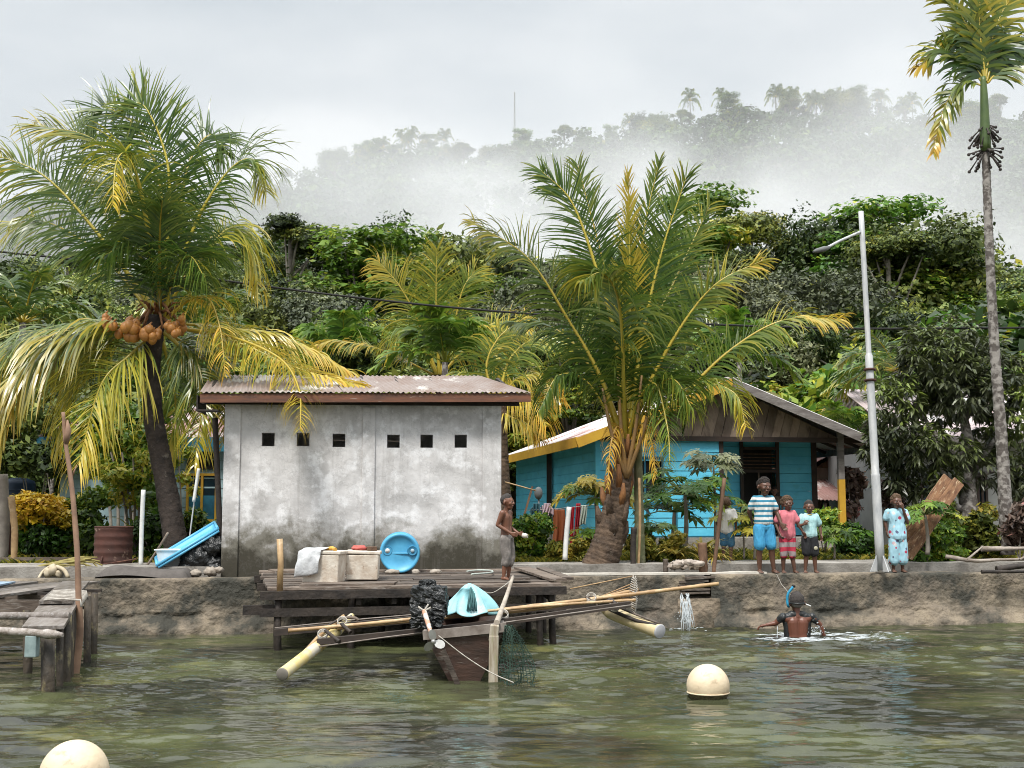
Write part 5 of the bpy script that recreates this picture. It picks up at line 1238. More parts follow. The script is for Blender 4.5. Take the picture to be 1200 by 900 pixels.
# small plank hut with rusted roofs between the turquoise and the grey house
hh = Vector((8.0, 31.5, .95))
hut, fr = gable_house('plank_hut', 'small brown plank hut with rusty roofs seen past the porch post', hh, R(8), 3.2, 4, 1.9, 1.05, M['gable'], M['rusty_roof'], ridge='y', over=.45)
mb = MB(); corr(mb, fr(-.7, -1.8, 1.05), fr(4.1, -1.8, .9), fr(4.1, -.1, 1.55), fr(-.7, -.1, 1.6), .1, .014); mb.build('porch_roof', M['rusty_roof'], hut, solid=.006)
for x in (-.5, .9, 2.4, 3.9): mb = MB(); mb.beam(fr(x, -1.7, -.1), fr(x, -1.7, 1.0), .09, .09, (0, 1, 0)); mb.build('porch_post', M['dark_trim'], hut)
mb = MB(); mb.add([fr(.1, -.06, .05), fr(3.1, -.06, .05), fr(3.1, -.06, .95), fr(.1, -.06, .95)], [(0, 1, 2, 3)]); mb.build('porch_shade_sheet', M['black'], hut)  # flat black sheet that paints in the shade under the hut's porch roof
t2 = Vector((6.9, 35.5, 1.0))
h2, fr = gable_house('tin_roof_house', 'house beyond the plank hut showing only a pale striped tin roof', t2, R(6), 3.4, 4, 2.5, .9, M['gable'], M['pale_roof'], over=.4)

# ------------------------------------------------------------------ fence, posts and clutter on the left bank
M['fence'] = mat('dark_old_fence', (.045, .038, .032), (.02, .016, .013), 4, .8)
fn_ = thing('rail_fence', 'low dark rail fence along the garden left of the shed', 'fence', Vector((-7, 20.9, .9)))
for k in range(9):
    x = -9.3 + k * .55; mb = MB(); mb.beam(Vector((x, 20.9, .8)), Vector((x + .02, 20.9, 1.36 + random.uniform(-.04, .05))), .07, .07, (0, 1, 0)); mb.build('fence_post', M['fence'], fn_)
for z in (1.30, .98):
    mb = MB(); mb.beam(Vector((-9.5, 20.84, z)), Vector((-4.7, 20.84, z + .02)), .03, .07); mb.build('rail', M['fence'], fn_)
for k in range(3):
    mb = MB(); mb.beam(Vector((-9.5, 20.86, 1.06 + k * .09)), Vector((-4.7, 20.86, 1.07 + k * .09)), .008, .012); mb.build('wire', M['fence'], fn_)
# rusty drum
rd = Vector((Xat(137, 18.9), 18.9, .88)); t = thing('rusty_drum', 'rust brown oil drum with flaking pale patches behind the seawall', 'drum', rd)
mb = MB(); prof = [(.29, 0), (.29, .02)] + [(.285 + .012 * (math.sin(k * 1.25) > .3), .03 + k * .025) for k in range(22)] + [(.29, .58), (.275, .585), (.27, .55), (.001, .55)]
mb.lathe(prof, rd, (0, 0, 1), 36); mb.build('body', mat('flaking_rust', (.085, .03, .02), (.045, .02, .015), 3, .8, c3=(.34, .24, .18), s3=3.5, p3=(.6, .66), bump=.4), t)
mb = MB(); mb.lathe([(.29, .575), (.302, .585), (.29, .598), (.28, .585)], rd, (0, 0, 1), 36); mb.build('rim', M['rust'], t)
mb = MB(); mb.tube([P(117, 662, 18.5), P(124, 640, 18.8)], .015, 6); mb.tube([P(117, 662, 18.5), P(160, 655, 18.4)], .012, 6); o = mb.build('iron_rod', M['rust']); tag(o, 'bent rusty rod leaning on the rusty drum', 'rod')
# pipes and sticks
def stick(name, pts, r, m, label, cat, n=8, wob=0):
    mb = MB(); mb.tube(catmull(pts, 14), r, n, wob=wob); o = mb.build(name, m); tag(o, label, cat); return o
stick('plastic_pipe', [P(165, 664, 18.35), P(166, 620, 18.35), P(168, 574, 18.35)], .035, M['white_plastic'], 'upright white plastic pipe beside the rusty drum', 'pipe')
stick('plastic_pipe', [P(221, 640, 18.6), P(226, 600, 18.62), P(233, 551, 18.65)], .012, M['galv'], 'thin metal pipe leaning behind the blue lid', 'pipe')
stick('plastic_pipe', [P(227, 588, 18.58), P(233, 549, 18.6)], .026, M['white_plastic'], 'short white sleeve on the leaning metal pipe', 'pipe sleeve')
stick('plastic_pipe', [P(662, 656, 18.9), P(664, 625, 18.9), P(667, 594, 18.9)], .04, M['white_plastic'], 'upright white plastic pipe by the clothesline', 'pipe')
stick('prop_stick', [P(172, 663, 18.4), P(184, 645, 18.4), P(197, 624, 18.4)], .018, M['wood_grey'], 'short grey stick propped against the white bin', 'stick')
stick('garden_post', [P(16, 662, 19.4), P(17, 620, 19.4), P(13, 582, 19.4)], .055, M['bamboo'], 'pale crooked post nearest the jetty edge of the garden', 'post', wob=.1)
stick('garden_post', [P(2, 670, 19.6), P(4, 600, 19.6), P(2, 556, 19.6)], .10, mat('grey_trunk', (.30, .27, .23), (.16, .14, .12), 4, .9), 'thick grey post cut by the edge of the view', 'post', wob=.1)
stick('garden_post', [P(11, 650, 19.8), P(10, 610, 19.8)], .045, M['rust'], 'short rust brown post between two pale garden posts', 'post')
stick('leaning_pole', [P(259, 655, 18.2), P(255, 560, 18.2), P(252, 490, 18.2)], .045, M['wood_dark'], 'dark pole standing against the left corner of the shed', 'pole')
stick('garden_post', [P(748, 668, 18.85), P(750, 610, 18.85), P(749, 560, 18.85)], .022, M['bamboo'], 'thin bamboo pole beside the green ringed trunk', 'post')
stick('garden_post', [P(742, 668, 18.75), P(742, 640, 18.75), P(743, 618, 18.75)], .045, M['wood_dark'], 'short dark post right of the coconut trunk', 'post', wob=.1)
stick('garden_post', [P(824, 672, 18.3), P(824, 655, 18.3), P(823, 636, 18.3)], .07, M['wood_brown'], 'short thick stake next to the tilted pole', 'post', wob=.1)
stick('garden_post', [P(836, 673, 18.25), P(841, 630, 18.25), P(849, 560, 18.25)], .03, M['wood_brown'], 'tilted bamboo pole in front of the child in white', 'post')
stick('garden_post', [P(780, 672, 18.4), P(780, 655, 18.4)], .04, M['wood_grey'], 'low grey stump by the shell heap', 'post')
mb = MB(); a = Vector((Xat(24, 26.5), 26.5, 0)); mb.lathe([(.36, 1.5), (.36, 2.3), (.32, 2.38), (.15, 2.45), (.001, 2.46)], a, (0, 0, 1), 28)
for k in range(6): mb.lathe([(.36, 1.55 + k * .12), (.375, 1.57 + k * .12), (.36, 1.59 + k * .12)], a, (0, 0, 1), 28)
wt = thing('water_tank', 'dark blue water tank on a stand behind the yellow shrub', 'water tank', a); a_ = mb.build('tank', mat('dark_blue_tank', (.008, .028, .06), (.006, .02, .045), 3, .6), wt)
mb = MB()
for dx, dy in ((-.26, -.26), (.26, -.26), (.26, .26), (-.26, .26)): mb = MB(); mb.beam(a + Vector((dx, dy, .8)), a + Vector((dx, dy, 1.5)), .08, .08, (0, 1, 0)); mb.build('leg', M['wood_dark'], wt)
mb = MB(); mb.box(a + Vector((0, 0, 1.46)), (.75, .75, .06)); mb.build('platform', M['wood_dark'], wt)
# white bin, blue lid, black tarpaulin
wb = Vector((Xat(206, 18.2), 18.2, .86)); t = thing('white_basin', 'white plastic basin half hidden behind the blue lid', 'basin', wb)
mb = MB(); q = []
for z, k in ((0, .75), (.27, 1)):
    for x, y in ((-1, -1), (1, -1), (1, 1), (-1, 1)): q.append(wb + Vector((x * .21 * k, y * .17 * k, z)))
mb.hexa(q); mb.build('body', M['white_plastic'], t, bevel=.02)
mb = MB(); mb.box(wb + Vector((0, 0, .275)), (.46, .38, .022)); mb.build('rim', M['white_plastic'], t, bevel=.008)
LB = mat('sky_blue_plastic', (.14, .48, .72), (.10, .42, .68), 4, .4, c3=(.35, .62, .75), s3=6, p3=(.6, .7))
la, lb_ = P(187, 667, 17.75), P(258, 624, 17.95); d = (lb_ - la).normalized(); bk = Vector((-.1, .9, .25)).normalized(); bk = (bk - d * bk.dot(d)).normalized(); nn = d.cross(bk).normalized()
t = thing('tub_lid', 'sky blue plastic tub leaning on its side against the shed corner', 'tub', la)
L_ = (lb_ - la).length; mb = MB()
def fn(u, v):
    x = u * L_; y = (v - .5) * .62; e = min(u, 1 - u) * L_; e2 = .31 - abs(y); m_ = min(1, max(0, min(e, e2) / .07)); return la + d * x + bk * (y + .31) + nn * (.07 * (1 - m_))
mb.sheet(fn, 40, 26); mb.build('pan', LB, t, solid=.012)
mb = MB(); c = [la + nn * .07, la + d * L_ + nn * .07, la + d * L_ + bk * .62 + nn * .07, la + bk * .62 + nn * .07]
mb.tube([c[0], c[1]], .022, 8); mb.tube([c[1], c[2]], .022, 8); mb.tube([c[2], c[3]], .022, 8); mb.tube([c[3], c[0]], .022, 8)
mb.tube([la + nn * .03 - bk * .01, la + d * L_ + nn * .03 - bk * .01], .018, 8); mb.build('rim', LB, t)
mb = MB(); c = P(232, 655, 17.95)
for k, (x, y, r) in enumerate(((232, 655, .24), (250, 640, .20), (222, 664, .16), (252, 662, .18))):
    q = P(x, y, 17.98); mb.ball(q, (r, r * .6, r * .75), 26, 18, dis=.5, dsc=3.3, seed=k * 3)
o = mb.build('plastic_sheeting', M['black_plastic']); tag(o, 'heap of black plastic sheeting under the sky blue tub', 'plastic sheeting')
mb = MB()
for x, y, r in ((230, 672, .08), (247, 670, .10), (256, 668, .07), (215, 672, .07)): mb.ball(P(x, y, 17.7), (r, r, r * .7), dis=.5, seed=x)
o = mb.build('rubble', M['stone']); tag(o, 'broken stones on the seawall below the black sheeting', 'rubble', kind='stuff')
# washing line
ln = thing('washing_line', 'washing line strung under the side eave of the turquoise house', 'washing line', P(655, 640, 21.5))
mb = MB(); mb.tube(catmull([P(618, 598, 21.5), P(655, 596, 21.5), P(708, 590, 21.5)], 20), .006, 5); mb.build('line', M['rope'], ln)
mb = MB(); mb.tube([P(632, 655, 21.6), P(632, 604, 21.6)], .05, 8); mb.build('prop_post', M['wood_dark'], ln)
mb = MB(); mb.tube([P(592, 565, 22), P(628, 575, 22)], .015, 6); mb.build('pole', M['bamboo'], ln)
def garment(x0, x1, y0, y1, m, name, label, cat, Y=21.5, sleeves=False):
    mb = MB()
    def fn(u, v):
        x = x0 + (x1 - x0) * u + 1.2 * math.sin(v * 3 + x0); y = y0 + (y1 - y0) * v + 1.0 * math.sin(u * 5 + x0) * v
        q = P(x, y, Y); q.y += .035 * math.sin(u * 14 + v * 2 + x0) * (.3 + v); return q
    mb.sheet(fn, 22, 22)
    if sleeves:
        for sg, xx in ((-1, x0), (1, x1)):
            mb.sheet(lambda u, v: P(xx + sg * 5 * u, y0 + 2 + 5 * u + 9 * v * (1 - .2 * u), Y + .01 + .02 * math.sin(u * 6)), 6, 8)
    o = mb.build(name, m, solid=.008); tag(o, label, cat)
garment(626, 634, 590, 606, mat('teal_cloth', (.05, .14, .17), (.03, .09, .12)), 'shirt', 'small dark teal shirt at the house end of the washing line', 'shirt', sleeves=True)
garment(636, 644, 590, 604, mat('pale_pink_cloth', (.6, .45, .48), (.5, .35, .4)), 'shirt', 'small pale pink shirt on the washing line', 'shirt', sleeves=True)
garment(647, 662, 597, 636, mat('orange_brown_cloth', (.35, .10, .03), (.22, .06, .02), 8, stretch=(8, 8, .6)), 'cloth', 'orange brown striped cloth on the washing line', 'cloth')
garment(669, 673, 594, 642, mat('red_cloth', (.55, .02, .03), (.4, .01, .02)), 'cloth', 'long bright red cloth next to the white pipe', 'cloth')
garment(674, 679, 590, 636, mat('crimson_cloth', (.42, .02, .035), (.3, .01, .02)), 'cloth', 'narrow crimson cloth right of the bright red one', 'cloth', Y=21.55)
garment(680, 687, 592, 615, mat('pale_green_cloth', (.5, .55, .48), (.4, .45, .38)), 'towel', 'pale green towel at the palm end of the washing line', 'towel')
mb = MB(); mb.beam(P(612, 612, 23.5), P(624, 570, 23.5), .08, .04); o = mb.build('leaning_board', M['wood_brown']); tag(o, 'brown board leaning on the side wall behind the hedge', 'board')
mb = MB(); mb.ball(P(631, 578, 22.5), (.08, .08, .12)); mb.tube([P(631, 578, 22.5), P(632, 612, 22.5)], .02, 6); o = mb.build('garden_tool', mat('dull_grey_steel', (.16, .17, .17), (.10, .10, .10))); tag(o, 'grey shovel head upright beside the washing line', 'shovel')
mb = MB()
for k in range(16):
    x = 790 + 36 * ((k * .618) % 1) ; y = 664 - 6 * abs(math.sin(k * 2.1)) * (1 - abs(x - 806) / 30); q = P(x, y, 18.35 + .15 * math.sin(k)); mb.ball(q, (.09, .07, .045), 9, 7, dis=.8, dsc=3, seed=k * 1.7)
o = mb.build('shell_heap', mat('bleached_shells', (.55, .48, .42), (.36, .3, .25), 9, .8), None); tag(o, 'heap of bleached shells and roots on the wall above the spout', 'shell heap', kind='stuff')
# water spouting from the gap
mb = MB()
for k in range(46):
    a = P(random.uniform(797, 806), 694 + random.uniform(-1, 3), 17.55); sp_ = random.gauss(.02, .05); pts = []; f0 = random.choice((0, 0, .3, .5)); f1 = random.uniform(f0 + .3, 1.0)
    for i in range(9):
        f_ = f0 + (f1 - f0) * i / 8; pts.append(a + Vector((sp_ * f_ + .006 * math.sin(k * 2 + i), -(.16 + .012 * (k % 9)) * f_ ** .6, -.02 - .55 * f_ ** 1.7)))
    mb.tube(pts, [(.003 + .008 * abs(math.sin(k * 1.7 + i * 1.3))) * math.sin(math.pi * (i + .4) / 9.2) for i in range(9)], 5)
for k in range(70):
    q = P(804 + random.gauss(0, 4.5), 731 - abs(random.gauss(0, 7)), 17.25); mb.ball(q, .003 + .007 * random.random(), 6, 4)
o = mb.build('water_spout', M['foamwater']); tag(o, 'white water spouting through the gap in the seawall', 'water spout', kind='stuff')
mb = MB()
for k in range(120):
    q = G(806 + random.gauss(0, 11), 733 + abs(random.gauss(0, 2)), .008); mb.ball(q, (.035 * random.random() + .006, .012, .005), 7, 4)
o = mb.build('spout_foam', M['foamwater'], loc=G(805, 733, .01)); tag(o, 'patch of froth where the spout meets the lagoon', 'foam', kind='stuff')
# right bank: leaning timber, driftwood, lamp pole
tl = thing('timber_slab', 'big rough brown timber slabs leaning by the girl in the patterned dress', 'timber', P(1062, 655, 19.6))
M['timber'] = mat('split_red_brown_timber', (.32, .17, .085), (.14, .065, .035), 1.2, .8, stretch=(1, 1, 1), c3=(.50, .36, .22), s3=1.6, p3=(.56, .64), bump=.5)
grain(M['timber'], R(-38))
for (a, b, c, e, dz) in ((P(1052, 645, 19.3), P(1112, 560, 19.75), .21, .04, 0), (P(1063, 652, 19.15), P(1124, 564, 19.6), .19, .04, 0), (P(1056, 628, 19.1), P(1086, 590, 19.25), .06, .03, 0), (P(1062, 640, 19.0), P(1100, 590, 19.25), .035, .03, 0)):
    mb = MB(); n_ = 24; dv = (b - a).normalized(); xw = dv.cross(Vector((0, -1, 0))).normalized(); vs_ = []
    for i in range(n_ + 1):
        q_ = a.lerp(b, i / n_); ja, jb = (1 + .10 * noise.noise(Vector((i * .3, c * 30, 0))) for _ in (0, 1)); jb = 1 + .10 * noise.noise(Vector((i * .35, c * 70, 4)))
        for xx, yy in ((-ja, -.5), (jb, -.5), (jb, .5), (-ja, .5)): vs_.append(q_ + xw * c / 2 * xx + Vector((0, yy * e, 0)))
    mb.add(vs_, [(3, 2, 1, 0), tuple(n_ * 4 + i for i in range(4))] + [(i * 4 + k, i * 4 + (k + 1) % 4, i * 4 + 4 + (k + 1) % 4, i * 4 + 4 + k) for i in range(n_) for k in range(4)])
    mb.build('slab', M['timber'], tl)
def driftwood(name, label, specs, m):
    mb = MB()
    for pts, r in specs: q = catmull(pts, 16); mb.tube(q, list(np.linspace(r, r * .5, 16)), 8, wob=.12)
    o = mb.build(name, m); tag(o, label, 'branch')
M['drift'] = mat('bleached_driftwood', (.38, .33, .28), (.20, .16, .13), 6, .85, bump=.4)
driftwood('driftwood_branch', 'long bleached branch lying along the path at the right edge', [([P(1108, 652, 18.8), P(1140, 657, 18.7), P(1175, 656, 18.7), P(1225, 655, 18.6)], .035), ([P(1133, 656, 18.7), P(1145, 646, 18.8), P(1152, 640, 18.9)], .02), ([P(1195, 656, 18.6), P(1215, 645, 18.7)], .02)], M['drift'])
driftwood('driftwood_branch', 'upper straight branch behind the long bleached one', [([P(1150, 643, 19.2), P(1180, 643, 19.2), P(1225, 642, 19.2)], .045)], M['drift'])
driftwood('driftwood_branch', 'dark log pile end lying on the seawall at the right edge', [([P(1168, 668, 18.3), P(1190, 664, 18.3), P(1230, 662, 18.2)], .06), ([P(1150, 670, 18.2), P(1190, 670, 18.2), P(1225, 669, 18.2)], .03)], M['wood_dark'])
pl = thing('lamp_pole', 'tall leaning galvanised lamp pole beside the girl in the patterned dress', 'lamp pole', G(1031, 668, .8))
pb = P(1032, 668, 18.35); ptop = P(1009, 248, 18.8)
mb = MB(); q = [pb.lerp(ptop, k / 12) for k in range(13)]; rr = [.068 if k < 4 else .06 if k < 8 else .042 for k in range(13)]
q2, r2 = [], []
for k in range(13):
    q2.append(q[k]); r2.append(rr[k])
    if k < 12 and rr[k + 1] < rr[k]: q2.append(q[k].lerp(q[k + 1], .06)); r2.append(rr[k + 1] * 1.12); q2.append(q[k].lerp(q[k + 1], .1)); r2.append(rr[k + 1])
mb.tube(q2, r2, 16); mb.build('pole', M['galv'], pl)
for k, z in ((0, .545), (1, .515)):
    c = pb.lerp(ptop, z); d = (ptop - pb).normalized(); mb = MB(); mb.lathe([(.07, -.02), (.092, -.015), (.092, .015), (.07, .02)], c, d, 16); mb.build('collar', M['rust'], pl)
for a in (0, 90, 180, 270):
    e = Vector((math.cos(R(a + 20)), math.sin(R(a + 20)), 0)); mb = MB(); p0 = pb + Vector((0, 0, -.02)); u = Vector((-e.y, e.x, 0)) * .008
    mb.add([p0 + e * .05 + u, p0 + e * .19 + u, p0 + e * .07 + Vector((0, 0, .24)) + u, p0 + e * .05 - u, p0 + e * .19 - u, p0 + e * .07 + Vector((0, 0, .24)) - u], [(0, 1, 2), (5, 4, 3), (0, 3, 4, 1), (1, 4, 5, 2), (2, 5, 3, 0)]); mb.build('base_fin', M['galv'], pl)
mb = MB(); mb.tube(catmull([P(1010, 271, 18.78), P(985, 282, 18.5), P(968, 291, 18.3)], 10), .022, 8); arm_ = mb.build('lamp_arm', M['galv'], pl)
mb = MB(); a, b = P(972, 290, 18.3), P(953, 295, 18.1); mb.tube([a, a.lerp(b, .3), a.lerp(b, .8), b], [.024, .042, .036, .015], 12); mb.build('lamp_head', mat('lamp_grey', (.16, .16, .16)), arm_)
# overhead cable
for lb, dy in (('thin black overhead cable crossing the whole view', 0),):
    pts = [P(-80, 285, 22), P(0, 295, 22), P(120, 308, 22), P(300, 334, 22), P(430, 350, 22), P(560, 363, 22), P(700, 373, 22), P(830, 380, 22), P(1000, 385, 22), P(1200, 384, 22), P(1300, 382, 22)]
    mb = MB(); mb.tube(catmull(pts, 90), .021, 6); o = mb.build('overhead_cable', M['black']); tag(o, lb, 'cable')
# ------------------------------------------------------------------ foliage materials
G1, G2, G3, G4, G5 = (.010, .022, .006), (.028, .055, .012), (.075, .105, .018), (.30, .25, .03), (.55, .36, .05)
M['coco_leaf'] = leafmat('coconut_leaf', [(.018, .044, .009), (.05, .105, .016), (.15, .205, .032), (.48, .40, .045), (.72, .48, .08)], .30, .32, .8)
M['tree_leaf'] = leafmat('forest_leaf', [(.020, .034, .011), (.046, .072, .019), (.095, .135, .030), (.19, .23, .045), (.34, .33, .06)], .5, .2, .35, .5)
M['grey_leaf'] = leafmat('grey_green_leaf', [(.028, .036, .018), (.054, .068, .030), (.10, .118, .054), (.17, .19, .09), (.28, .29, .15)], .5, .15, .4, .4)
M['bright_leaf'] = leafmat('bright_leaf', [(.020, .042, .008), (.045, .10, .012), (.10, .19, .02), (.24, .29, .03), (.5, .42, .05)], .42, .3, .4, .3)
M['yellow_leaf'] = leafmat('yellow_croton_leaf', [(.05, .07, .01), (.22, .17, .015), (.48, .32, .02), (.62, .42, .03), (.66, .35, .04)], .42, .3, .4)
M['ground_leaf'] = leafmat('bank_leaf', [(.02, .03, .008), (.055, .075, .012), (.14, .15, .02), (.30, .24, .03), (.42, .3, .06)], .5, .3, .3)
M['red_leaf'] = leafmat('bronze_leaf', [(.03, .02, .014), (.07, .04, .03), (.12, .08, .06), (.2, .15, .12), (.35, .12, .1)], .4, .15, .4)
M['bark_palm'] = mat('coconut_bark', (.15, .10, .065), (.05, .033, .023), 5, .9, c3=(.2, .16, .12), s3=5, p3=(.6, .72), bump=1, bscale=12, bdist=.04)
M['bark_dark'] = mat('dark_wet_bark', (.05, .037, .03), (.02, .015, .012), 6, .9, c3=(.13, .11, .09), s3=7, p3=(.6, .7), bump=1, bscale=14, bdist=.03)
M['bark_white'] = mat('lichen_bark', (.30, .275, .25), (.10, .085, .075), 9, .9, lo=.44, hi=.54, bump=.6, bscale=20)
M['bark_tree'] = mat('forest_bark', (.32, .28, .24), (.16, .135, .11), 3, .9)
M['fibre'] = mat('orange_brown_sheath', (.34, .15, .05), (.13, .06, .028), 6, .8, stretch=(2, 2, .6), bump=.6)
M['petiole'] = mat('orange_petiole', (.34, .19, .06), (.20, .12, .05), 4, .5)

def trunk_mesh(pts, rad, n=14, ring=0, depth=.06, wob=.03, samples=60, ringlen=.09):
    q = catmull(pts, samples); L = sum((q[i + 1] - q[i]).length for i in range(samples - 1)); rr = np.interp(np.linspace(0, len(rad) - 1, samples), range(len(rad)), rad)
    d = 0; r2 = []
    for i in range(samples):
        if i: d += (q[i] - q[i - 1]).length
        r2.append(rr[i] * (1 + (depth * (((d / ringlen) % 1) - .5) if ring else 0)))
    mb = MB(); mb.tube(q, r2, n, wob=wob); return mb

LMUL = 1.12
def palm(name, label, base, C, tpts, trad, fronds, mat_, group=None, trunkmat='bark_palm', **kw):
    t = thing(name, label, 'palm', base, group)
    mb = trunk_mesh(tpts, trad, ring=1, samples=110); mb.build('trunk', M[trunkmat], t)
    for i, f in enumerate(fronds):
        ctrl, o = f; a = dict(kw); a.update(o); a['L'] = a.get('L', .9) * LMUL; frond('frond', ctrl, mat_, t, rg=np.random.default_rng(100 + i), **a)
    return t
def FR(pts, Y0, dY=0, **o):
    n = len(pts) - 1
    return ([P(x, y, Y0 + dY * (i / n) ** 1.2) for i, (x, y) in enumerate(pts)], o)

# ---------------- left coconut palm
Y = 19.45
fl = [
 FR([(176, 388), (110, 385), (35, 428), (-25, 520)], Y, -.6, L=1.3, n=131, droop=1.15, t0=.52, tip=.25, face=.1, v=0, wd=.045),
 FR([(172, 382), (95, 380), (10, 408), (-70, 470)], Y, .7, L=1.15, n=115, droop=1.0, t0=.45, tip=.3, face=.1, v=0),
 FR([(180, 362), (110, 268), (50, 205), (-15, 178)], Y, .2, L=.95, n=94, droop=.55, t0=.3, tip=.4, face=.75, v=.05),
 FR([(178, 366), (120, 300), (60, 262), (15, 262)], Y, .9, L=.9, n=84, droop=.8, t0=.35, tip=.35, face=.5),
 FR([(184, 355), (174, 270), (160, 205), (147, 180), (136, 192), (132, 240)], Y, -1.5, L=.75, n=84, droop=.7, t0=.42, tip=.45, face=.4, wd=.034, r0=.045),
 FR([(185, 350), (158, 235), (112, 165), (42, 147)], Y, .6, L=.95, n=89, droop=.4, t0=.3, tip=.4, face=.7),
 FR([(186, 350), (165, 260), (120, 215), (62, 220)], Y, 1.2, L=.9, n=84, droop=.7, t0=.25, tip=.25, face=.55),
 FR([(188, 350), (192, 250), (172, 165), (128, 128), (100, 150)], Y, .9, L=.9, n=94, droop=.25, t0=.26, tip=.15, face=.85),
 FR([(190, 352), (197, 265), (196, 190), (172, 128), (150, 120)], Y, .5, L=.85, n=94, droop=.22, t0=.3, tip=.2, face=.95, rag=.12),
 FR([(190, 352), (208, 262), (222, 190), (246, 158), (262, 180)], Y, 1.3, L=.8, n=84, droop=.35, t0=.22, tip=.1, face=.8, rag=.12),
 FR([(192, 355), (217, 293), (240, 240), (272, 196), (298, 188), (312, 225)], Y, -.3, L=.85, n=99, droop=.75, t0=.28, tip=.4, face=.6, r0=.045),
 FR([(194, 360), (238, 300), (268, 268), (290, 285), (302, 335)], Y, .5, L=.8, n=84, droop=1.0, t0=.55, tip=.2, face=.3),
 FR([(194, 365), (225, 310), (250, 275), (262, 270)], Y, 1.2, L=.9, n=84, droop=1.0, t0=.25, tip=.2, face=.4),
 FR([(196, 372), (222, 352), (244, 350), (258, 385), (264, 440)], Y, -1.1, L=.6, n=63, droop=1.2, t0=.62, tip=.15, face=.2, tv=.14),
 FR([(198, 378), (262, 384), (335, 396), (412, 436)], Y, .9, L=.7, n=84, droop=.9, t0=.66, tip=.2, face=.25, v=.05),
 FR([(198, 384), (262, 392), (325, 418), (350, 455), (352, 505)], Y, -2.3, L=.72, n=89, droop=1.05, t0=.62, tip=.2, face=.3, v=.05, r0=.04),
 FR([(198, 382), (275, 400), (350, 432), (425, 452)], Y, -.9, L=.55, n=84, droop=.6, t0=.72, tip=.15, face=.3, v=.05),
 FR([(184, 388), (152, 416), (118, 452), (92, 545)], Y, -.9, L=1.15, n=105, droop=.85, t0=.58, tip=.25, face=.6, r0=.04),
 FR([(182, 386), (130, 400), (85, 450), (70, 520)], Y, .6, L=.9, n=78, droop=1.1, t0=.5, tip=.2, face=.3),
 FR([(188, 392), (198, 430), (206, 480), (196, 530)], Y, .7, L=.85, n=73, droop=1.0, t0=.48, tip=.3, face=.5),
 FR([(192, 388), (230, 412), (262, 450), (262, 520)], Y, .5, L=.8, n=73, droop=.9, t0=.5, tip=.3, face=.5),
 FR([(192, 388), (222, 420), (236, 470), (228, 545)], Y, -.2, L=.75, n=73, droop=.9, t0=.42, tip=.4, face=.6),
 FR([(187, 378), (187, 330), (187, 280), (190, 235)], Y, -1.1, L=1.0, n=89, droop=.75, t0=.2, tip=.15, face=.15, v=.05),
 FR([(186, 380), (176, 320), (150, 290), (120, 300)], Y, -1.0, L=.95, n=84, droop=.95, t0=.22, tip=.1, face=.25),
 FR([(190, 380), (205, 320), (222, 300), (240, 325)], Y, -1.0, L=.95, n=84, droop=.95, t0=.26, tip=.1, face=.25),
]
cp = palm('coconut_palm', 'large coconut palm left of the white shed with orange nuts under its crown', P(208, 656, Y), None,
     [P(210, 665, Y - .1), P(205, 630, Y - .1), P(193, 560, Y), P(180, 490, Y), P(177, 430, Y), P(183, 370, Y)], [.24, .19, .17, .16, .15, .17], fl, M['coco_leaf'], trunkmat='bark_dark')
mb = MB()
for k in range(26):
    a = random.uniform(0, 6.28); c = P(184 + 9 * math.cos(a), 372 - random.uniform(0, 20), Y + .1 * math.sin(a)); e = P(184 + 28 * math.cos(a), 395 - random.uniform(0, 45), Y + .35 * math.sin(a))
    mb.tube([c, c.lerp(e, .5) + Vector((0, 0, .05)), e], [.03, .022, .012], 6)
mb.build('sheath_fibres', M['fibre'], cp)
cmat = mat('orange_coconut_husk', (.50, .22, .05), (.36, .15, .04), 5, .45, c3=(.2, .1, .04), s3=8, p3=(.64, .72))
for cx, cy_, nn_, rr_ in ((153, 388, 20, 13), (128, 379, 12, 9), (205, 385, 14, 10), (178, 392, 8, 9)):
    for k in range(nn_):
        x = cx + random.gauss(0, rr_ * .62); y = cy_ + random.gauss(0, rr_ * .5); mb = MB(); c = P(x, y, Y - .42 + random.uniform(-.12, .15)); r = random.uniform(.065, .095) if cx == 153 else random.uniform(.05, .07)
        mb.ball(c, (r, r, r * 1.15), 14, 10); mb.tube([c + Vector((0, 0, r)), c + Vector((.02, .05, r + .05))], [.02, .01], 6); mb.build('coconut', cmat, cp)
LMUL = 1.0
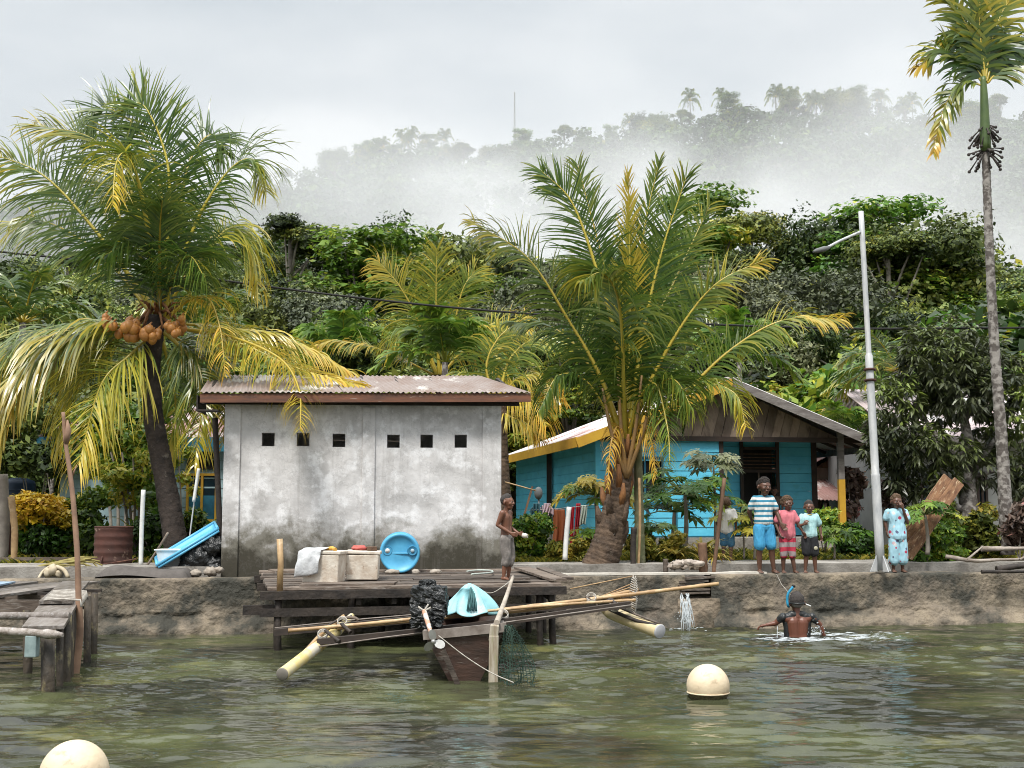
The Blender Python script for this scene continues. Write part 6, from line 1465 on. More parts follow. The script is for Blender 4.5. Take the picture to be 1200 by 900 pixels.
# ---------------- centre coconut palm
Y = 18.95
fc_ = [
 FR([(733, 532), (731, 460), (729, 392), (722, 342), (704, 320), (682, 330)], Y, -1.4, L=1.05, n=115, droop=1.0, t0=.36, tip=.2, face=.25, v=.05, r0=.05, wd=.036),
 FR([(730, 500), (722, 400), (700, 318), (670, 237), (634, 200)], Y, .3, L=.82, n=105, droop=.32, t0=.22, tip=.15, face=.9, r0=.045),
 FR([(733, 500), (728, 400), (705, 300), (677, 193)], Y, .9, L=.78, n=94, droop=.3, t0=.22, tip=.2, face=.85),
 FR([(735, 480), (738, 380), (738, 300), (736, 205)], Y, .2, L=.5, n=94, droop=.18, t0=.72, tip=.1, face=.9, tv=.08, fwd=(.9, 1.3)),
 FR([(737, 480), (742, 380), (753, 280), (772, 190)], Y, .5, L=.55, n=84, droop=.25, t0=.3, tip=.15, face=.8, fwd=(.8, 1.2)),
 FR([(740, 490), (752, 400), (774, 300), (804, 208)], Y, .2, L=.82, n=105, droop=.3, t0=.24, tip=.2, face=.9, r0=.045),
 FR([(740, 490), (758, 400), (790, 330), (832, 240)], Y, 1.0, L=.75, n=89, droop=.4, t0=.24, tip=.3, face=.8),
 FR([(728, 510), (703, 440), (668, 378), (618, 302), (556, 262)], Y, -.3, L=.80, n=105, droop=.65, t0=.26, tip=.35, face=.6, r0=.045),
 FR([(728, 510), (688, 425), (650, 385), (600, 378)], Y, .6, L=.6, n=89, droop=.9, t0=.22, tip=.15, face=.35),
 FR([(728, 515), (690, 450), (655, 440), (632, 480)], Y, -.6, L=.6, n=89, droop=1.05, t0=.25, tip=.15, face=.3),
 FR([(740, 500), (766, 440), (800, 380), (840, 332), (896, 304)], Y, -.2, L=.62, n=94, droop=.45, t0=.3, tip=.45, face=.7, r0=.04),
 FR([(742, 525), (790, 475), (850, 415), (915, 376), (984, 374)], Y, -.5, L=.65, n=94, droop=.7, t0=.32, tip=.45, face=.5, r0=.045),
 FR([(740, 520), (780, 470), (825, 450), (862, 462), (874, 500)], Y, -1.0, L=.62, n=78, droop=1.1, t0=.42, tip=.4, face=.3),
 FR([(740, 515), (765, 460), (790, 445), (812, 480)], Y, -1.1, L=.8, n=78, droop=1.1, t0=.3, tip=.15, face=.3),
 FR([(736, 515), (748, 470), (768, 450), (782, 500), (785, 545)], Y, -1.3, L=.62, n=63, droop=1.2, t0=.34, tip=.2, face=.3),
]
fc_ += [FR([(732, 520), (724, 500), (716, 520), (712, 570)], Y, -.5, L=.35, n=30, droop=1.4, t0=.95, tip=.0, face=.3, rt=1.0), FR([(737, 520), (752, 498), (764, 520), (768, 560)], Y, -.4, L=.35, n=30, droop=1.4, t0=.95, tip=.0, face=.3, rt=1.0)]
cc_ = palm('coconut_palm', 'coconut palm with a thick shaggy trunk in front of the turquoise house', P(708, 662, Y), None,
     [P(701, 668, Y), P(711, 640, Y), P(720, 600, Y), P(729, 560, Y), P(734, 515, Y)], [.29, .25, .20, .17, .13], fc_, M['coco_leaf'])
for k in range(26):                           # leaf bases clasping the trunk
    a = k * 2.4; z = k / 18; z = k / 26; c = P(715 + 19 * z, 628 - 114 * z, Y); r = .205 - .075 * z; o = Vector((math.cos(a), math.sin(a), 0))
    mb = MB(); mb.tube([c + o * r * .7 + Vector((0, 0, -.1)), c + o * r * 1.15 + Vector((0, 0, .08)), c + o * (r * 1.2 + .02) + Vector((0, 0, .24))], [.085 - .02 * z, .06 - .02 * z, .022], 7, wob=.2)
    mb.build('leaf_base', M['fibre'] if z > .3 else M['bark_palm'], cc_)
for x, y in ((706, 455), (724, 440), (752, 440), (765, 455)):
    mb = MB(); mb.tube(catmull([P(734, 560, Y - .15), P((734 + x) / 2 - (734 - x) * .12, (560 + y) / 2, Y - .25), P(x, y, Y - .2)], 12), list(np.linspace(.042, .018, 12)), 8); mb.build('petiole', M['petiole'], cc_)
# ---------------- palms behind the shed
Y = 27.0
fb = [
 FR([(515, 440), (512, 390), (511, 340), (512, 292)], Y, .2, L=.95, n=70, droop=.3, t0=.45, tip=.2, face=.9),
 FR([(512, 440), (492, 380), (468, 335), (442, 305)], Y, .2, L=.9, n=70, droop=.6, t0=.5, tip=.3, face=.7),
 FR([(516, 440), (530, 390), (542, 340), (556, 318)], Y, .3, L=.9, n=70, droop=.5, t0=.4, tip=.2, face=.7),
 FR([(512, 440), (490, 400), (472, 385), (455, 410)], Y, -.3, L=.9, n=65, droop=1.0, t0=.4, tip=.3, face=.4),
 FR([(518, 440), (550, 400), (580, 378), (612, 380)], Y, .3, L=.9, n=65, droop=.8, t0=.55, tip=.2, face=.5),
 FR([(518, 440), (545, 410), (575, 410), (600, 440)], Y, -.4, L=.9, n=65, droop=1.0, t0=.6, tip=.2, face=.4),
 FR([(510, 440), (470, 420), (430, 405), (390, 400), (365, 408)], Y, -.5, L=.6, n=70, droop=.9, t0=.55, tip=.3, face=.3),
]
palm('coconut_palm', 'young coconut palm with upright fronds rising behind the shed roof', P(518, 640, Y), None, [P(518, 645, Y), P(517, 540, Y), P(515, 440, Y)], [.28, .2, .2], fb, M['coco_leaf'])
Y = 24.0
fb = [
 FR([(585, 470), (605, 445), (632, 442), (655, 468)], Y, -.2, L=.75, n=60, droop=1.0, t0=.6, tip=.3, face=.3),
 FR([(585, 475), (605, 468), (625, 470), (640, 500)], Y, -.6, L=.8, n=60, droop=1.1, t0=.72, tip=.1, face=.3),
 FR([(585, 480), (598, 488), (620, 498), (632, 515)], Y, -.4, L=.6, n=60, droop=1.0, t0=.68, tip=.2, face=.3),
 FR([(582, 470), (570, 430), (585, 395), (615, 372)], Y, .3, L=.8, n=60, droop=.7, t0=.45, tip=.3, face=.5),
 FR([(580, 470), (560, 445), (535, 440), (515, 460)], Y, .2, L=.8, n=60, droop=1.0, t0=.45, tip=.3, face=.3),
 FR([(584, 468), (598, 420), (630, 395), (668, 400)], Y, .6, L=.8, n=60, droop=.8, t0=.4, tip=.3, face=.5),
]
palm('coconut_palm', 'golden leaved coconut palm in the gap between shed and turquoise house', P(592, 640, Y), None, [P(592, 645, Y), P(588, 560, Y), P(584, 475, Y)], [.2, .16, .16], fb, M['coco_leaf'])

# ---------------- tall betel palm at the right
Y = 20.6
bt = thing('betel_palm', 'very tall slender betel palm rising out of the top right of the view', 'palm', P(1181, 645, Y))
mb = trunk_mesh([P(1181, 650, Y), P(1174, 520, Y), P(1165, 400, Y), P(1159, 280, Y), P(1155, 175, Y)], [.125, .10, .085, .075, .07], ring=1, samples=220, ringlen=.16, depth=.10, wob=.03)
mb.build('trunk', M['bark_white'], bt)
mb = MB(); q = catmull([P(1155, 178, Y), P(1154, 140, Y), P(1153, 108, Y), P(1152, 90, Y)], 12); mb.tube(q, [.085, .095, .095, .085, .08, .075, .07, .065, .06, .055, .05, .045], 14); mb.build('crownshaft', mat('green_crownshaft', (.10, .15, .04), (.06, .10, .03), 3, .4), bt)
mb = MB(); rr = random.Random(8)
for k in range(60):
    a = rr.uniform(0, 6.28); zz = rr.choice((150, 178)); c = P(1155, zz, Y); e = c + Vector((math.cos(a), math.sin(a), 0)) * rr.uniform(.1, .3) + Vector((0, 0, rr.uniform(-.38, .02)))
    mb.tube([c, c.lerp(e, .5) + Vector((0, 0, .04)), e], [.014, .01, .016], 5)
    mb.ball(e, .03, 7, 5)
mb.build('flower_stalks', mat('dark_brown_stalk', (.06, .045, .04), (.03, .025, .02), 9), bt)
for pts, o in (
 ([(1153, 98), (1128, 72), (1104, 58), (1078, 78)], dict(L=.62, droop=.55, face=.75, t0=.25, tip=.75)),
 ([(1153, 100), (1126, 98), (1106, 128), (1094, 178)], dict(L=.5, droop=.65, face=.5, t0=.35, tip=.55)),
 ([(1154, 92), (1142, 50), (1122, 12), (1098, -8)], dict(L=.6, droop=.35, face=.9, t0=.42, tip=.3)),
 ([(1155, 92), (1163, 45), (1180, 5), (1205, -15)], dict(L=.6, droop=.35, face=.9, t0=.5, tip=.4)),
 ([(1157, 97), (1174, 80), (1198, 74), (1232, 92)], dict(L=.6, droop=.7, face=.5, t0=.4, tip=.5)),
 ([(1155, 92), (1148, 30), (1150, -30)], dict(L=.6, droop=.3, face=.9, t0=.4, tip=.3)),
 ([(1156, 95), (1150, 60), (1135, 42), (1110, 48)], dict(L=.6, droop=.6, face=.6, t0=.15, tip=.5)),
 ([(1156, 95), (1168, 62), (1190, 48), (1215, 60)], dict(L=.6, droop=.6, face=.6, t0=.15, tip=.3)),
 ([(1154, 95), (1140, 70), (1146, 38), (1165, 30)], dict(L=.6, droop=.5, face=.7, t0=.12, tip=.2))):
    frond('frond', [P(x, y, Y + .1 * i) for i, (x, y) in enumerate(pts)], M['coco_leaf'], bt, n=42, wd=.06, r0=.022, start=.08, tv=.1, rg=np.random.default_rng(int(pts[-1][0]) + 50), **o)

# ---------------- prototype trees for the hillside
def tree_proto(name, kind, seed):
    rg = np.random.default_rng(seed); rr = random.Random(seed); t = bpy.data.objects.new(name, None); WL[t.name] = Vector((0, 0, 0)); t.name = name; WL[name] = Vector((0, 0, 0))
    blobs = []; limbs = []; lm = 'tree_leaf'
    if kind == 'round':
        H = 8; tr = .22; zc = 5.3
        for i in range(26):
            a = rr.uniform(0, 6.28); e = rr.uniform(-.35, 1); d = rr.uniform(1.0, 2.6); blobs.append(((math.cos(a) * d * math.cos(e), math.sin(a) * d * math.cos(e), zc + 2.1 * math.sin(e) * rr.uniform(.6, 1.1)), rr.uniform(.6, 1.15)))
        n, sz, asp, up, hang = 24000, .15, .55, .55, 0
    elif kind == 'dense':
        H = 9; tr = .3; zc = 5.2
        for i in range(34):
            a = rr.uniform(0, 6.28); e = rr.uniform(-.6, 1.2); d = rr.uniform(1.4, 2.9); blobs.append(((math.cos(a) * d * math.cos(e), math.sin(a) * d * math.cos(e), zc + 2.9 * math.sin(e)), rr.uniform(.6, 1.0)))
        n, sz, asp, up, hang = 27000, .135, .6, .4, 0; lm = 'grey_leaf'
    elif kind == 'layer':
        H = 9; tr = .2
        for k in range(6):
            z = 3.6 + k * 1.0; rd_ = (3.0 - .38 * k) * rr.uniform(.8, 1.1)
            for i in range(9 - k):
                a = i * 6.28 / (9 - k) + rr.uniform(-.3, .3); d = rd_ * rr.uniform(.5, 1); blobs.append(((math.cos(a) * d, math.sin(a) * d, z + rr.uniform(-.2, .2)), rr.uniform(.55, .95)))
        n, sz, asp, up, hang = 19000, .17, .55, 1.2, 0; lm = 'bright_leaf'
    elif kind == 'tall':
        H = 14; tr = .2; zc = 10
        for i in range(20):
            a = rr.uniform(0, 6.28); d = rr.uniform(.4, 3.0); blobs.append(((math.cos(a) * d, math.sin(a) * d, zc + 2.6 * (1 - (d / 3.4) ** 2) + rr.uniform(-.9, .3)), rr.uniform(.6, 1.05)))
        n, sz, asp, up, hang = 16000, .16, .55, .6, 0
    elif kind == 'feather':
        H = 7; tr = .16; zc = 4.8
        for i in range(30):
            a = rr.uniform(0, 6.28); e = rr.uniform(-.2, 1.1); d = rr.uniform(.8, 2.8); blobs.append(((math.cos(a) * d * math.cos(e), math.sin(a) * d * math.cos(e), zc + 1.8 * math.sin(e)), rr.uniform(.35, .75)))
        n, sz, asp, up, hang = 19000, .19, .34, .3, .5
    else:
        H = 4; tr = .1; zc = 1.8
        for i in range(24):
            a = rr.uniform(0, 6.28); e = rr.uniform(-.5, 1.1); d = rr.uniform(.6, 2.2); blobs.append(((math.cos(a) * d * math.cos(e), math.sin(a) * d * math.cos(e), zc + 1.3 * math.sin(e)), rr.uniform(.5, .9)))
        n, sz, asp, up, hang = 11000, .22, .6, .7, 0; lm = 'bright_leaf'
    V, ti = blobs_leaves(blobs, n, sz, asp, rg, up=up, squash=.5 if kind in ('layer', 'tall') else .8, t0=.45, bt=.22, tv=.15, lump=.55, hang=hang, inner=.4)
    quads_mesh('crown', V, ti, M[lm], t)
    zmid = min(b[0][2] for b in blobs) + .8
    mb = MB(); lean = Vector((rr.uniform(-.3, .3), rr.uniform(-.3, .3), 0))
    top = Vector((0, 0, zmid + 1)) + lean; mb.tube(catmull([Vector((0, 0, -1.5)), Vector((0, 0, 0)), Vector((lean.x * .5, lean.y, zmid * .5)), top], 14), list(np.linspace(tr, tr * .55, 14)), 8, wob=.05)
    for b in rr.sample(blobs, min(11, len(blobs))):
        q = Vector(b[0]); s_ = Vector((0, 0, zmid * rr.uniform(.6, 1.1))) + lean * .7; mb.tube([s_, s_.lerp(q, .5) + Vector((0, 0, .25)), q], [tr * .45, tr * .3, tr * .12], 6)
    mb.build('trunk', M['bark_tree'], t)
    return t, H
protos = {}
KIND_NAME = {'round': 'forest_tree', 'dense': 'dense_tree', 'layer': 'layered_tree', 'tall': 'tall_tree', 'feather': 'feathery_tree', 'bush': 'bushy_tree'}
for k, sds in (('round', (1, 2, 3)), ('dense', (4, 5, 6)), ('layer', (7, 8)), ('tall', (9, 10)), ('feather', (11, 12)), ('bush', (13, 14))):
    protos[k] = [tree_proto(KIND_NAME[k], k, s) for s in sds]
used = set()
def place(kind, loc, h, label, group=None, cat='tree', wide=1.0, yaw=None):
    root, H = random.choice(protos[kind]); r = root.copy() if root.name in used else root; used.add(root.name)
    COL.objects.link(r); r.location = loc; s = h / H; r.scale = (s * wide, s * wide, s); r.rotation_euler = (0, 0, random.uniform(0, 6.28) if yaw is None else yaw)
    if r is not root:
        for ch in [c for c in ALLKIDS[root.name]]:
            c = ch.copy(); COL.objects.link(c); c.parent = r
    tag(r, label, cat, group); return r
ALLKIDS = {r[0].name: [o for o in bpy.data.objects if o.parent == r[0]] for v in protos.values() for r in v}
def tz(X, Y): return float(terrain(X, Y))
SKX = [-150, 0, 60, 150, 270, 330, 380, 425, 455, 482, 520, 560, 620, 680, 730, 800, 850, 880, 940, 985, 1050, 1110, 1130, 1200, 1350]
SKY = [300, 305, 298, 300, 270, 240, 262, 270, 262, 258, 290, 285, 288, 275, 262, 232, 236, 268, 272, 246, 240, 252, 272, 284, 280]
# single trees one can tell apart
def at(x, y, Yd, kind, label, wide=1.0, name=None):
    X = Xat(x, Yd); z = tz(X, Yd) - .3; return place(kind, (X, Yd, z), P(x, y, Yd).z - z, label, wide=wide)
at(338, 236, 62, 'tall', 'flat topped tall tree with a bare pale trunk above the left ridge', 1.1)
at(425, 268, 52, 'layer', 'bright green layered tree standing above the shed roof', 1.25)
at(482, 252, 72, 'round', 'dark rounded tree behind the bright layered one', .8)
at(455, 262, 70, 'tall', 'dark thin crowned tree between the layered tree and the mist', .8)
at(825, 224, 58, 'layer', 'dark tree with flat branches right behind the centre palm', .9)
at(560, 280, 60, 'feather', 'feathery pale tree above the mid palm', 1.1)
at(1045, 236, 66, 'layer', 'broad dark tree behind the lamp pole reaching into the mist', 1.2)
at(1000, 240, 70, 'round', 'dark tree touching the lamp arm', .9)
at(1100, 248, 64, 'round', 'dark green tree between lamp pole and betel palm', 1.0)
at(965, 300, 48, 'dense', 'grey green round tree above the porch roof', 1.1)
at(905, 335, 42, 'dense', 'huge grey green tree directly above the plank gable', 1.05)
at(850, 300, 46, 'dense', 'grey green tree beside the right fronds of the centre palm', 1.0)
at(1090, 320, 44, 'bush', 'yellow green leafy tree right of the lamp pole', 1.0)
at(1150, 345, 40, 'bush', 'low bright leafy tree between lamp pole and betel palm', 1.3)
at(1195, 380, 36, 'bush', 'bright leafy tree above the grey house roof', 1.3)
at(240, 395, 38, 'bush', 'bright bushy tree between left palm and shed roof', 1.2)
at(345, 385, 37, 'bush', 'bright bushy tree just above the shed roof', 1.2)
at(1190, 310, 46, 'bush', 'yellow green leafy tree behind the betel trunk', 1.1)
at(660, 300, 46, 'dense', 'dark rounded tree behind the centre palm crown', 1.0)
at(600, 330, 42, 'dense', 'dark tree left of the centre palm crown', 1.0)
at(380, 330, 44, 'dense', 'dark bushy tree under the flat topped tall tree', 1.0)
at(300, 300, 48, 'round', 'green tree right of the left palm crown', 1.0)
at(40, 300, 50, 'round', 'dark green tree at the far left behind the palm', 1.1)
RL2 = {'layer': 'layered rainforest tree on the lower slope', 'round': 'rounded rainforest tree on the lower slope', 'dense': 'dense grey green rainforest tree on the lower slope', 'tall': 'tall thin crowned rainforest tree on the lower slope', 'feather': 'feathery drooping rainforest tree on the lower slope', 'bush': 'bushy bright rainforest tree on the lower slope'}
rows = [(36, 3.0, 395, .5), (41, 3.2, 370, .55), (47, 3.6, 345, .6), (54, 4.0, 320, .7), (62, 4.5, 300, .8), (72, 5.0, 280, .9), (84, 5.6, 262, 1), (98, 6.4, 250, 1), (112, 7, 250, 1)]
for Yd, stp, ytop, kf in rows:
    X = -.52 * Yd - stp
    while X < .52 * Yd + stp:
        Yj = Yd + random.uniform(-2, 2); x = 600 + X / Yj * F; sky_ = np.interp(x, SKX, SKY)
        yt = max(ytop, sky_ + 8) + random.choice((random.uniform(-8, 10), random.uniform(0, 45))); z = tz(X, Yj) - .3; h = CZ + (HOR - yt) / F * Yj - z
        h = min(max(h, 3.5), 14); k = random.choices(['round', 'dense', 'layer', 'tall', 'feather', 'bush'], [4, 3.6, 1.6 if Yd > 50 else .5, 2 if Yd > 50 else 0, 3, 3])[0]
        h *= 1.25 if k == 'tall' else 1; place(k, (X, Yj, z), h, RL2[k], group=RL2[k].replace('tree on', 'trees on').replace('rainforest tree', 'rainforest trees'), wide=random.uniform(.85, 1.25) * (1.0 if h > 6 else 1.3))
        X += stp * random.uniform(.7, 1.2)
# ---------------- small palms among the trees
def palm_proto(name, seed, broad=False):
    rr = random.Random(seed); t = bpy.data.objects.new(name, None); WL[t.name] = Vector((0, 0, 0))
    mb = MB(); mb.tube([Vector((0, 0, -1)), Vector((.1, 0, 2.5)), Vector((.05, 0, 5))], [.12, .09, .08], 8); mb.build('trunk', M['bark_white'], t)
    for k in range(15):
        a = k * 2.4; el = rr.uniform(-.1, 1.25); d = Vector((math.cos(a) * math.cos(el), math.sin(a) * math.cos(el), math.sin(el))); c = Vector((.05, 0, 5))
        p = [c, c + d * .7 + Vector((0, 0, .1)), c + d * 1.4 + Vector((0, 0, -.05 - .1 * (1 - el))), c + d * 2.0 + Vector((0, 0, -.5 - .25 * (1.2 - el)))]
        frond('frond', p, M['bright_leaf'] if broad else M['coco_leaf'], t, L=.6, n=26 if broad else 34, droop=.6, wd=.10 if broad else .06, face=.2, t0=.35 if broad else .28, tip=.25, K=3, rg=np.random.default_rng(seed * 50 + k), r0=.025)
    return t
protos['palm'] = [(palm_proto('slender_palm', 31), 6.2)]; protos['bpalm'] = [(palm_proto('broad_leaf_palm', 33, True), 6.2)]
for k in ('palm', 'bpalm'):
    r = protos[k][0][0]; ALLKIDS[r.name] = [o for o in bpy.data.objects if o.parent == r]
for x, y, Yd, k, lb in ((22, 318, 33, 'palm', 'slender palm with a white trunk at the far left edge'), (522, 372, 25.5, 'bpalm', 'broad leaved green palm right behind the shed roof'), (1058, 385, 27, 'palm', 'dark palm between lamp pole and mango tree'),
                        (400, 372, 34, 'bpalm', 'broad leaved palm left of the young coconut palm'), (985, 478, 26.5, 'bpalm', 'yellowish palm peeking over the right eave of the turquoise house'), (60, 470, 27, 'palm', 'low palm behind the yellow shrub'), (870, 375, 34, 'bpalm', 'green palm behind the right fronds of the centre palm'), (760, 300, 40, 'palm', 'palm hidden behind the centre palm crown'), (230, 330, 36, 'palm', 'palm seen through the right side of the left palm crown'), (930, 215, 100, 'palm', 'small palm on the slope under the mist')):
    X = Xat(x, Yd); z = tz(X, Yd) - .1; h = P(x, y, Yd).z - z
    if x == 930: continue
    place(k, (X, Yd, z), h, lb, cat='palm', wide=min(1.0, 6.2 / h * 1.0) if h < 6.2 else .9)

# ---------------- forest on the misty ridge: one far-off mass
rg = np.random.default_rng(77); nT = 5200
Yf = rg.uniform(150, 452, nT) ** 1.0; Xf = rg.uniform(-.56, .56, nT) * Yf; zf = terrain(Xf, Yf)
hT = rg.uniform(7, 15, nT); rT = rg.uniform(2.6, 5.0, nT); nl = 80
C = np.stack([Xf, Yf, zf + hT - rT * .6], 1); idx = np.repeat(np.arange(nT), nl)
d = nrm(rg.normal(size=(nT * nl, 3))); d[:, 2] = np.abs(d[:, 2]) * 1.0 - .25 * (rg.random(nT * nl) < .4)
lump = 1 + .3 * np.sin(d[:, 0] * 5 + idx) * np.sin(d[:, 2] * 6 + idx * .7)
pos = C[idx] + d * (rT[idx] * lump * rg.uniform(.6, 1.05, nT * nl))[:, None] * np.array([1, 1, .8])
V = leafquads(pos, nrm(d + rg.normal(size=d.shape) * .5 + np.array([0, 0, .4])), 1.25, .7, rg)
o = quads_mesh('ridge_forest', V, np.clip(rg.normal(.18, .14, nT)[idx] + rg.normal(0, .1, nT * nl), 0, 1), M['tree_leaf'], None, loc=(0, 300, 0)); tag(o, 'rainforest covering the misty ridge above the village', 'forest', kind='stuff')
# emergent palms on the crest
pr = []
for i in range(26):
    x = random.choice((random.uniform(900, 1110), random.uniform(900, 1110), random.uniform(380, 1150))); Yd = RD + random.uniform(-6, 4); X = Xat(x, Yd); z = tz(X, Yd)
    place('palm', (X, Yd, z), random.uniform(17, 24), 'thin tall palm standing above the misty crest', group='thin palms on the misty crest', cat='palm', wide=.55)
for i in range(34):
    x = random.uniform(330, 1190); Yd = RD + random.uniform(-8, 2); X = Xat(x, Yd); z = tz(X, Yd)
    place(random.choice(('tall', 'round', 'layer')), (X, Yd, z - 2), random.uniform(16, 24), 'tall grey tree standing out on the misty crest', group='tall trees on the misty crest')
ms = thing('radio_mast', 'thin radio mast standing on the misty crest', 'mast', (Xat(603, RD), RD, tz(Xat(603, RD), RD)))
mb = MB(); b0 = ms.location.copy(); tp = P(603, 108, RD)
for dx, dy in ((-.45, -.3), (.45, -.3), (0, .5)): mb.beam(b0 + Vector((dx, dy, 0)), tp + Vector((dx * .3, dy * .3, 0)), .16, .16)
n_ = 14
for k in range(n_):
    f0, f1 = k / n_, (k + 1) / n_; mb.beam(b0.lerp(tp, f0) + Vector((-.45 + .3 * f0, -.3, 0)), b0.lerp(tp, f1) + Vector((.45 - .3 * f1, -.3, 0)), .1, .1)
mb.build('lattice', M['galv'], ms)
# ------------------------------------------------------------------ garden plants
def plant(name, label, cat, base, blobs, n, size, asp, m, stems=(), seed=0, up=.5, t0=.5, squash=.8, hang=0, bt=.15, stem_m='bark_tree', kind=None, inner=.3, tv=.16):
    t = thing(name, label, cat, base); rg = np.random.default_rng(seed + 900)
    V, ti = blobs_leaves(blobs, n, size, asp, rg, up=up, t0=t0, squash=squash, hang=hang, bt=bt, inner=inner, tv=tv)
    quads_mesh('crown' if cat == 'tree' else 'foliage', V, ti, M[m], t)
    if not stems:
        stems = [([Vector(base) + Vector((0, 0, -.1)), Vector(b[0])], .015) for b in blobs[:5]]
    for pts, r in stems:
        mb = MB(); q = catmull(pts, 12) if len(pts) > 2 else pts; mb.tube(q, list(np.linspace(r, r * .55, len(q))), 8, wob=.05); mb.build('trunk' if cat == 'tree' else 'stem', M[stem_m], t)
    if kind: t['kind'] = kind
    return t
def PB(L, Yd, s=1): return [(tuple(P(x, y, Yd + dy)), r * s) for x, y, r, dy in L]
rrn = random.Random(21)
def rnd(x0, x1, y0, y1, n, r0, r1, dY=.4): return [(rrn.uniform(x0, x1), rrn.uniform(y0, y1), rrn.uniform(r0, r1), rrn.uniform(-dY, dY)) for _ in range(n)]
# mango tree
mg = PB([(1100, 425, .62, 0), (1075, 450, .55, .3), (1052, 470, .5, 0), (1050, 505, .5, -.2), (1062, 540, .42, .1), (1085, 570, .35, 0), (1120, 400, .5, .3), (1150, 425, .55, .2), (1130, 455, .55, -.3), (1100, 480, .4, .3), (1165, 460, .5, 0), (1150, 500, .42, .3), (1185, 480, .5, -.2), (1195, 520, .5, 0), (1205, 440, .5, .3), (1120, 530, .35, -.3), (1150, 545, .32, -.2), (1085, 520, .38, -.4), (1190, 560, .35, -.3), (1210, 570, .4, 0), (1035, 525, .35, 0), (1075, 405, .4, .2), (1045, 560, .3, 0), (1110, 560, .26, -.4)], 21.8)
mt = thing('mango_tree', 'mango tree with long drooping leaves behind the leaning timber', 'tree', P(1137, 640, 21.6))
rg = np.random.default_rng(5); 
# rosettes: whorls of long leaves
nr = 1550; Cb = np.array([b[0] for b in mg]); rb_ = np.array([b[1] for b in mg]); pi_ = rg.choice(len(mg), nr, p=rb_ ** 2 / (rb_ ** 2).sum()); dd_ = nrm(rg.normal(size=(nr, 3))); cen = Cb[pi_] + dd_ * (rb_[pi_] * (.35 + .7 * rg.random(nr) ** .5))[:, None]
Vs = []; ts = []
bt_ = np.clip(rg.normal(.42, .12, len(mg)), 0, 1)
for j in range(9):
    a = 2 * math.pi * j / 9 + rg.uniform(0, 6, nr); u = np.stack([np.cos(a), np.sin(a), rg.uniform(-1.3, .25, nr)], 1) + dd_ * .5; u = nrm(u); ln = rg.uniform(.15, .25, nr)[:, None]
    side = nrm(np.cross(u, np.array([0, 0, 1.]) + rg.normal(size=(nr, 3)) * .3)); w_ = ln * .13
    V = np.empty((nr, 4, 3)); V[:, 0] = cen + u * .02; V[:, 1] = cen + u * ln * .5 + side * w_; V[:, 2] = cen + u * ln + np.array([0, 0, -.04]); V[:, 3] = cen + u * ln * .5 - side * w_
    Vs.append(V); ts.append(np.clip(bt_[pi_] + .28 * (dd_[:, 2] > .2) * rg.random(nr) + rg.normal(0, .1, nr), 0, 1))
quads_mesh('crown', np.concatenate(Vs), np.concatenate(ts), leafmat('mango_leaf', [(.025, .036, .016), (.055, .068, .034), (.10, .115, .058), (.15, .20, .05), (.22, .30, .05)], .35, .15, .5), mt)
mb = trunk_mesh([P(1139, 648, 21.4), P(1137, 610, 21.5), P(1133, 565, 21.6), P(1135, 520, 21.7), P(1120, 450, 21.8)], [.20, .17, .15, .10, .05], samples=30); mb.build('trunk', M['bark_white'], mt)
for pts, r in (([P(1135, 600, 21.5), P(1118, 592, 21.5), P(1105, 578, 21.5), P(1113, 560, 21.5)], .075), ([P(1134, 560, 21.6), P(1150, 540, 21.6), P(1175, 500, 21.6)], .07), ([P(1135, 540, 21.6), P(1105, 520, 21.7), P(1070, 470, 21.8)], .06), ([P(1135, 560, 21.6), P(1165, 552, 21.5), P(1200, 545, 21.5)], .05), ([P(1113, 562, 21.5), P(1095, 540, 21.5), P(1080, 500, 21.6)], .05), ([P(1128, 500, 21.7), P(1145, 460, 21.8), P(1150, 420, 21.8)], .05)):
    mb = MB(); mb.tube(catmull(pts, 14), list(np.linspace(r, r * .5, 14)), 8, wob=.05); mb.build('limb', M['bark_white'], mt)
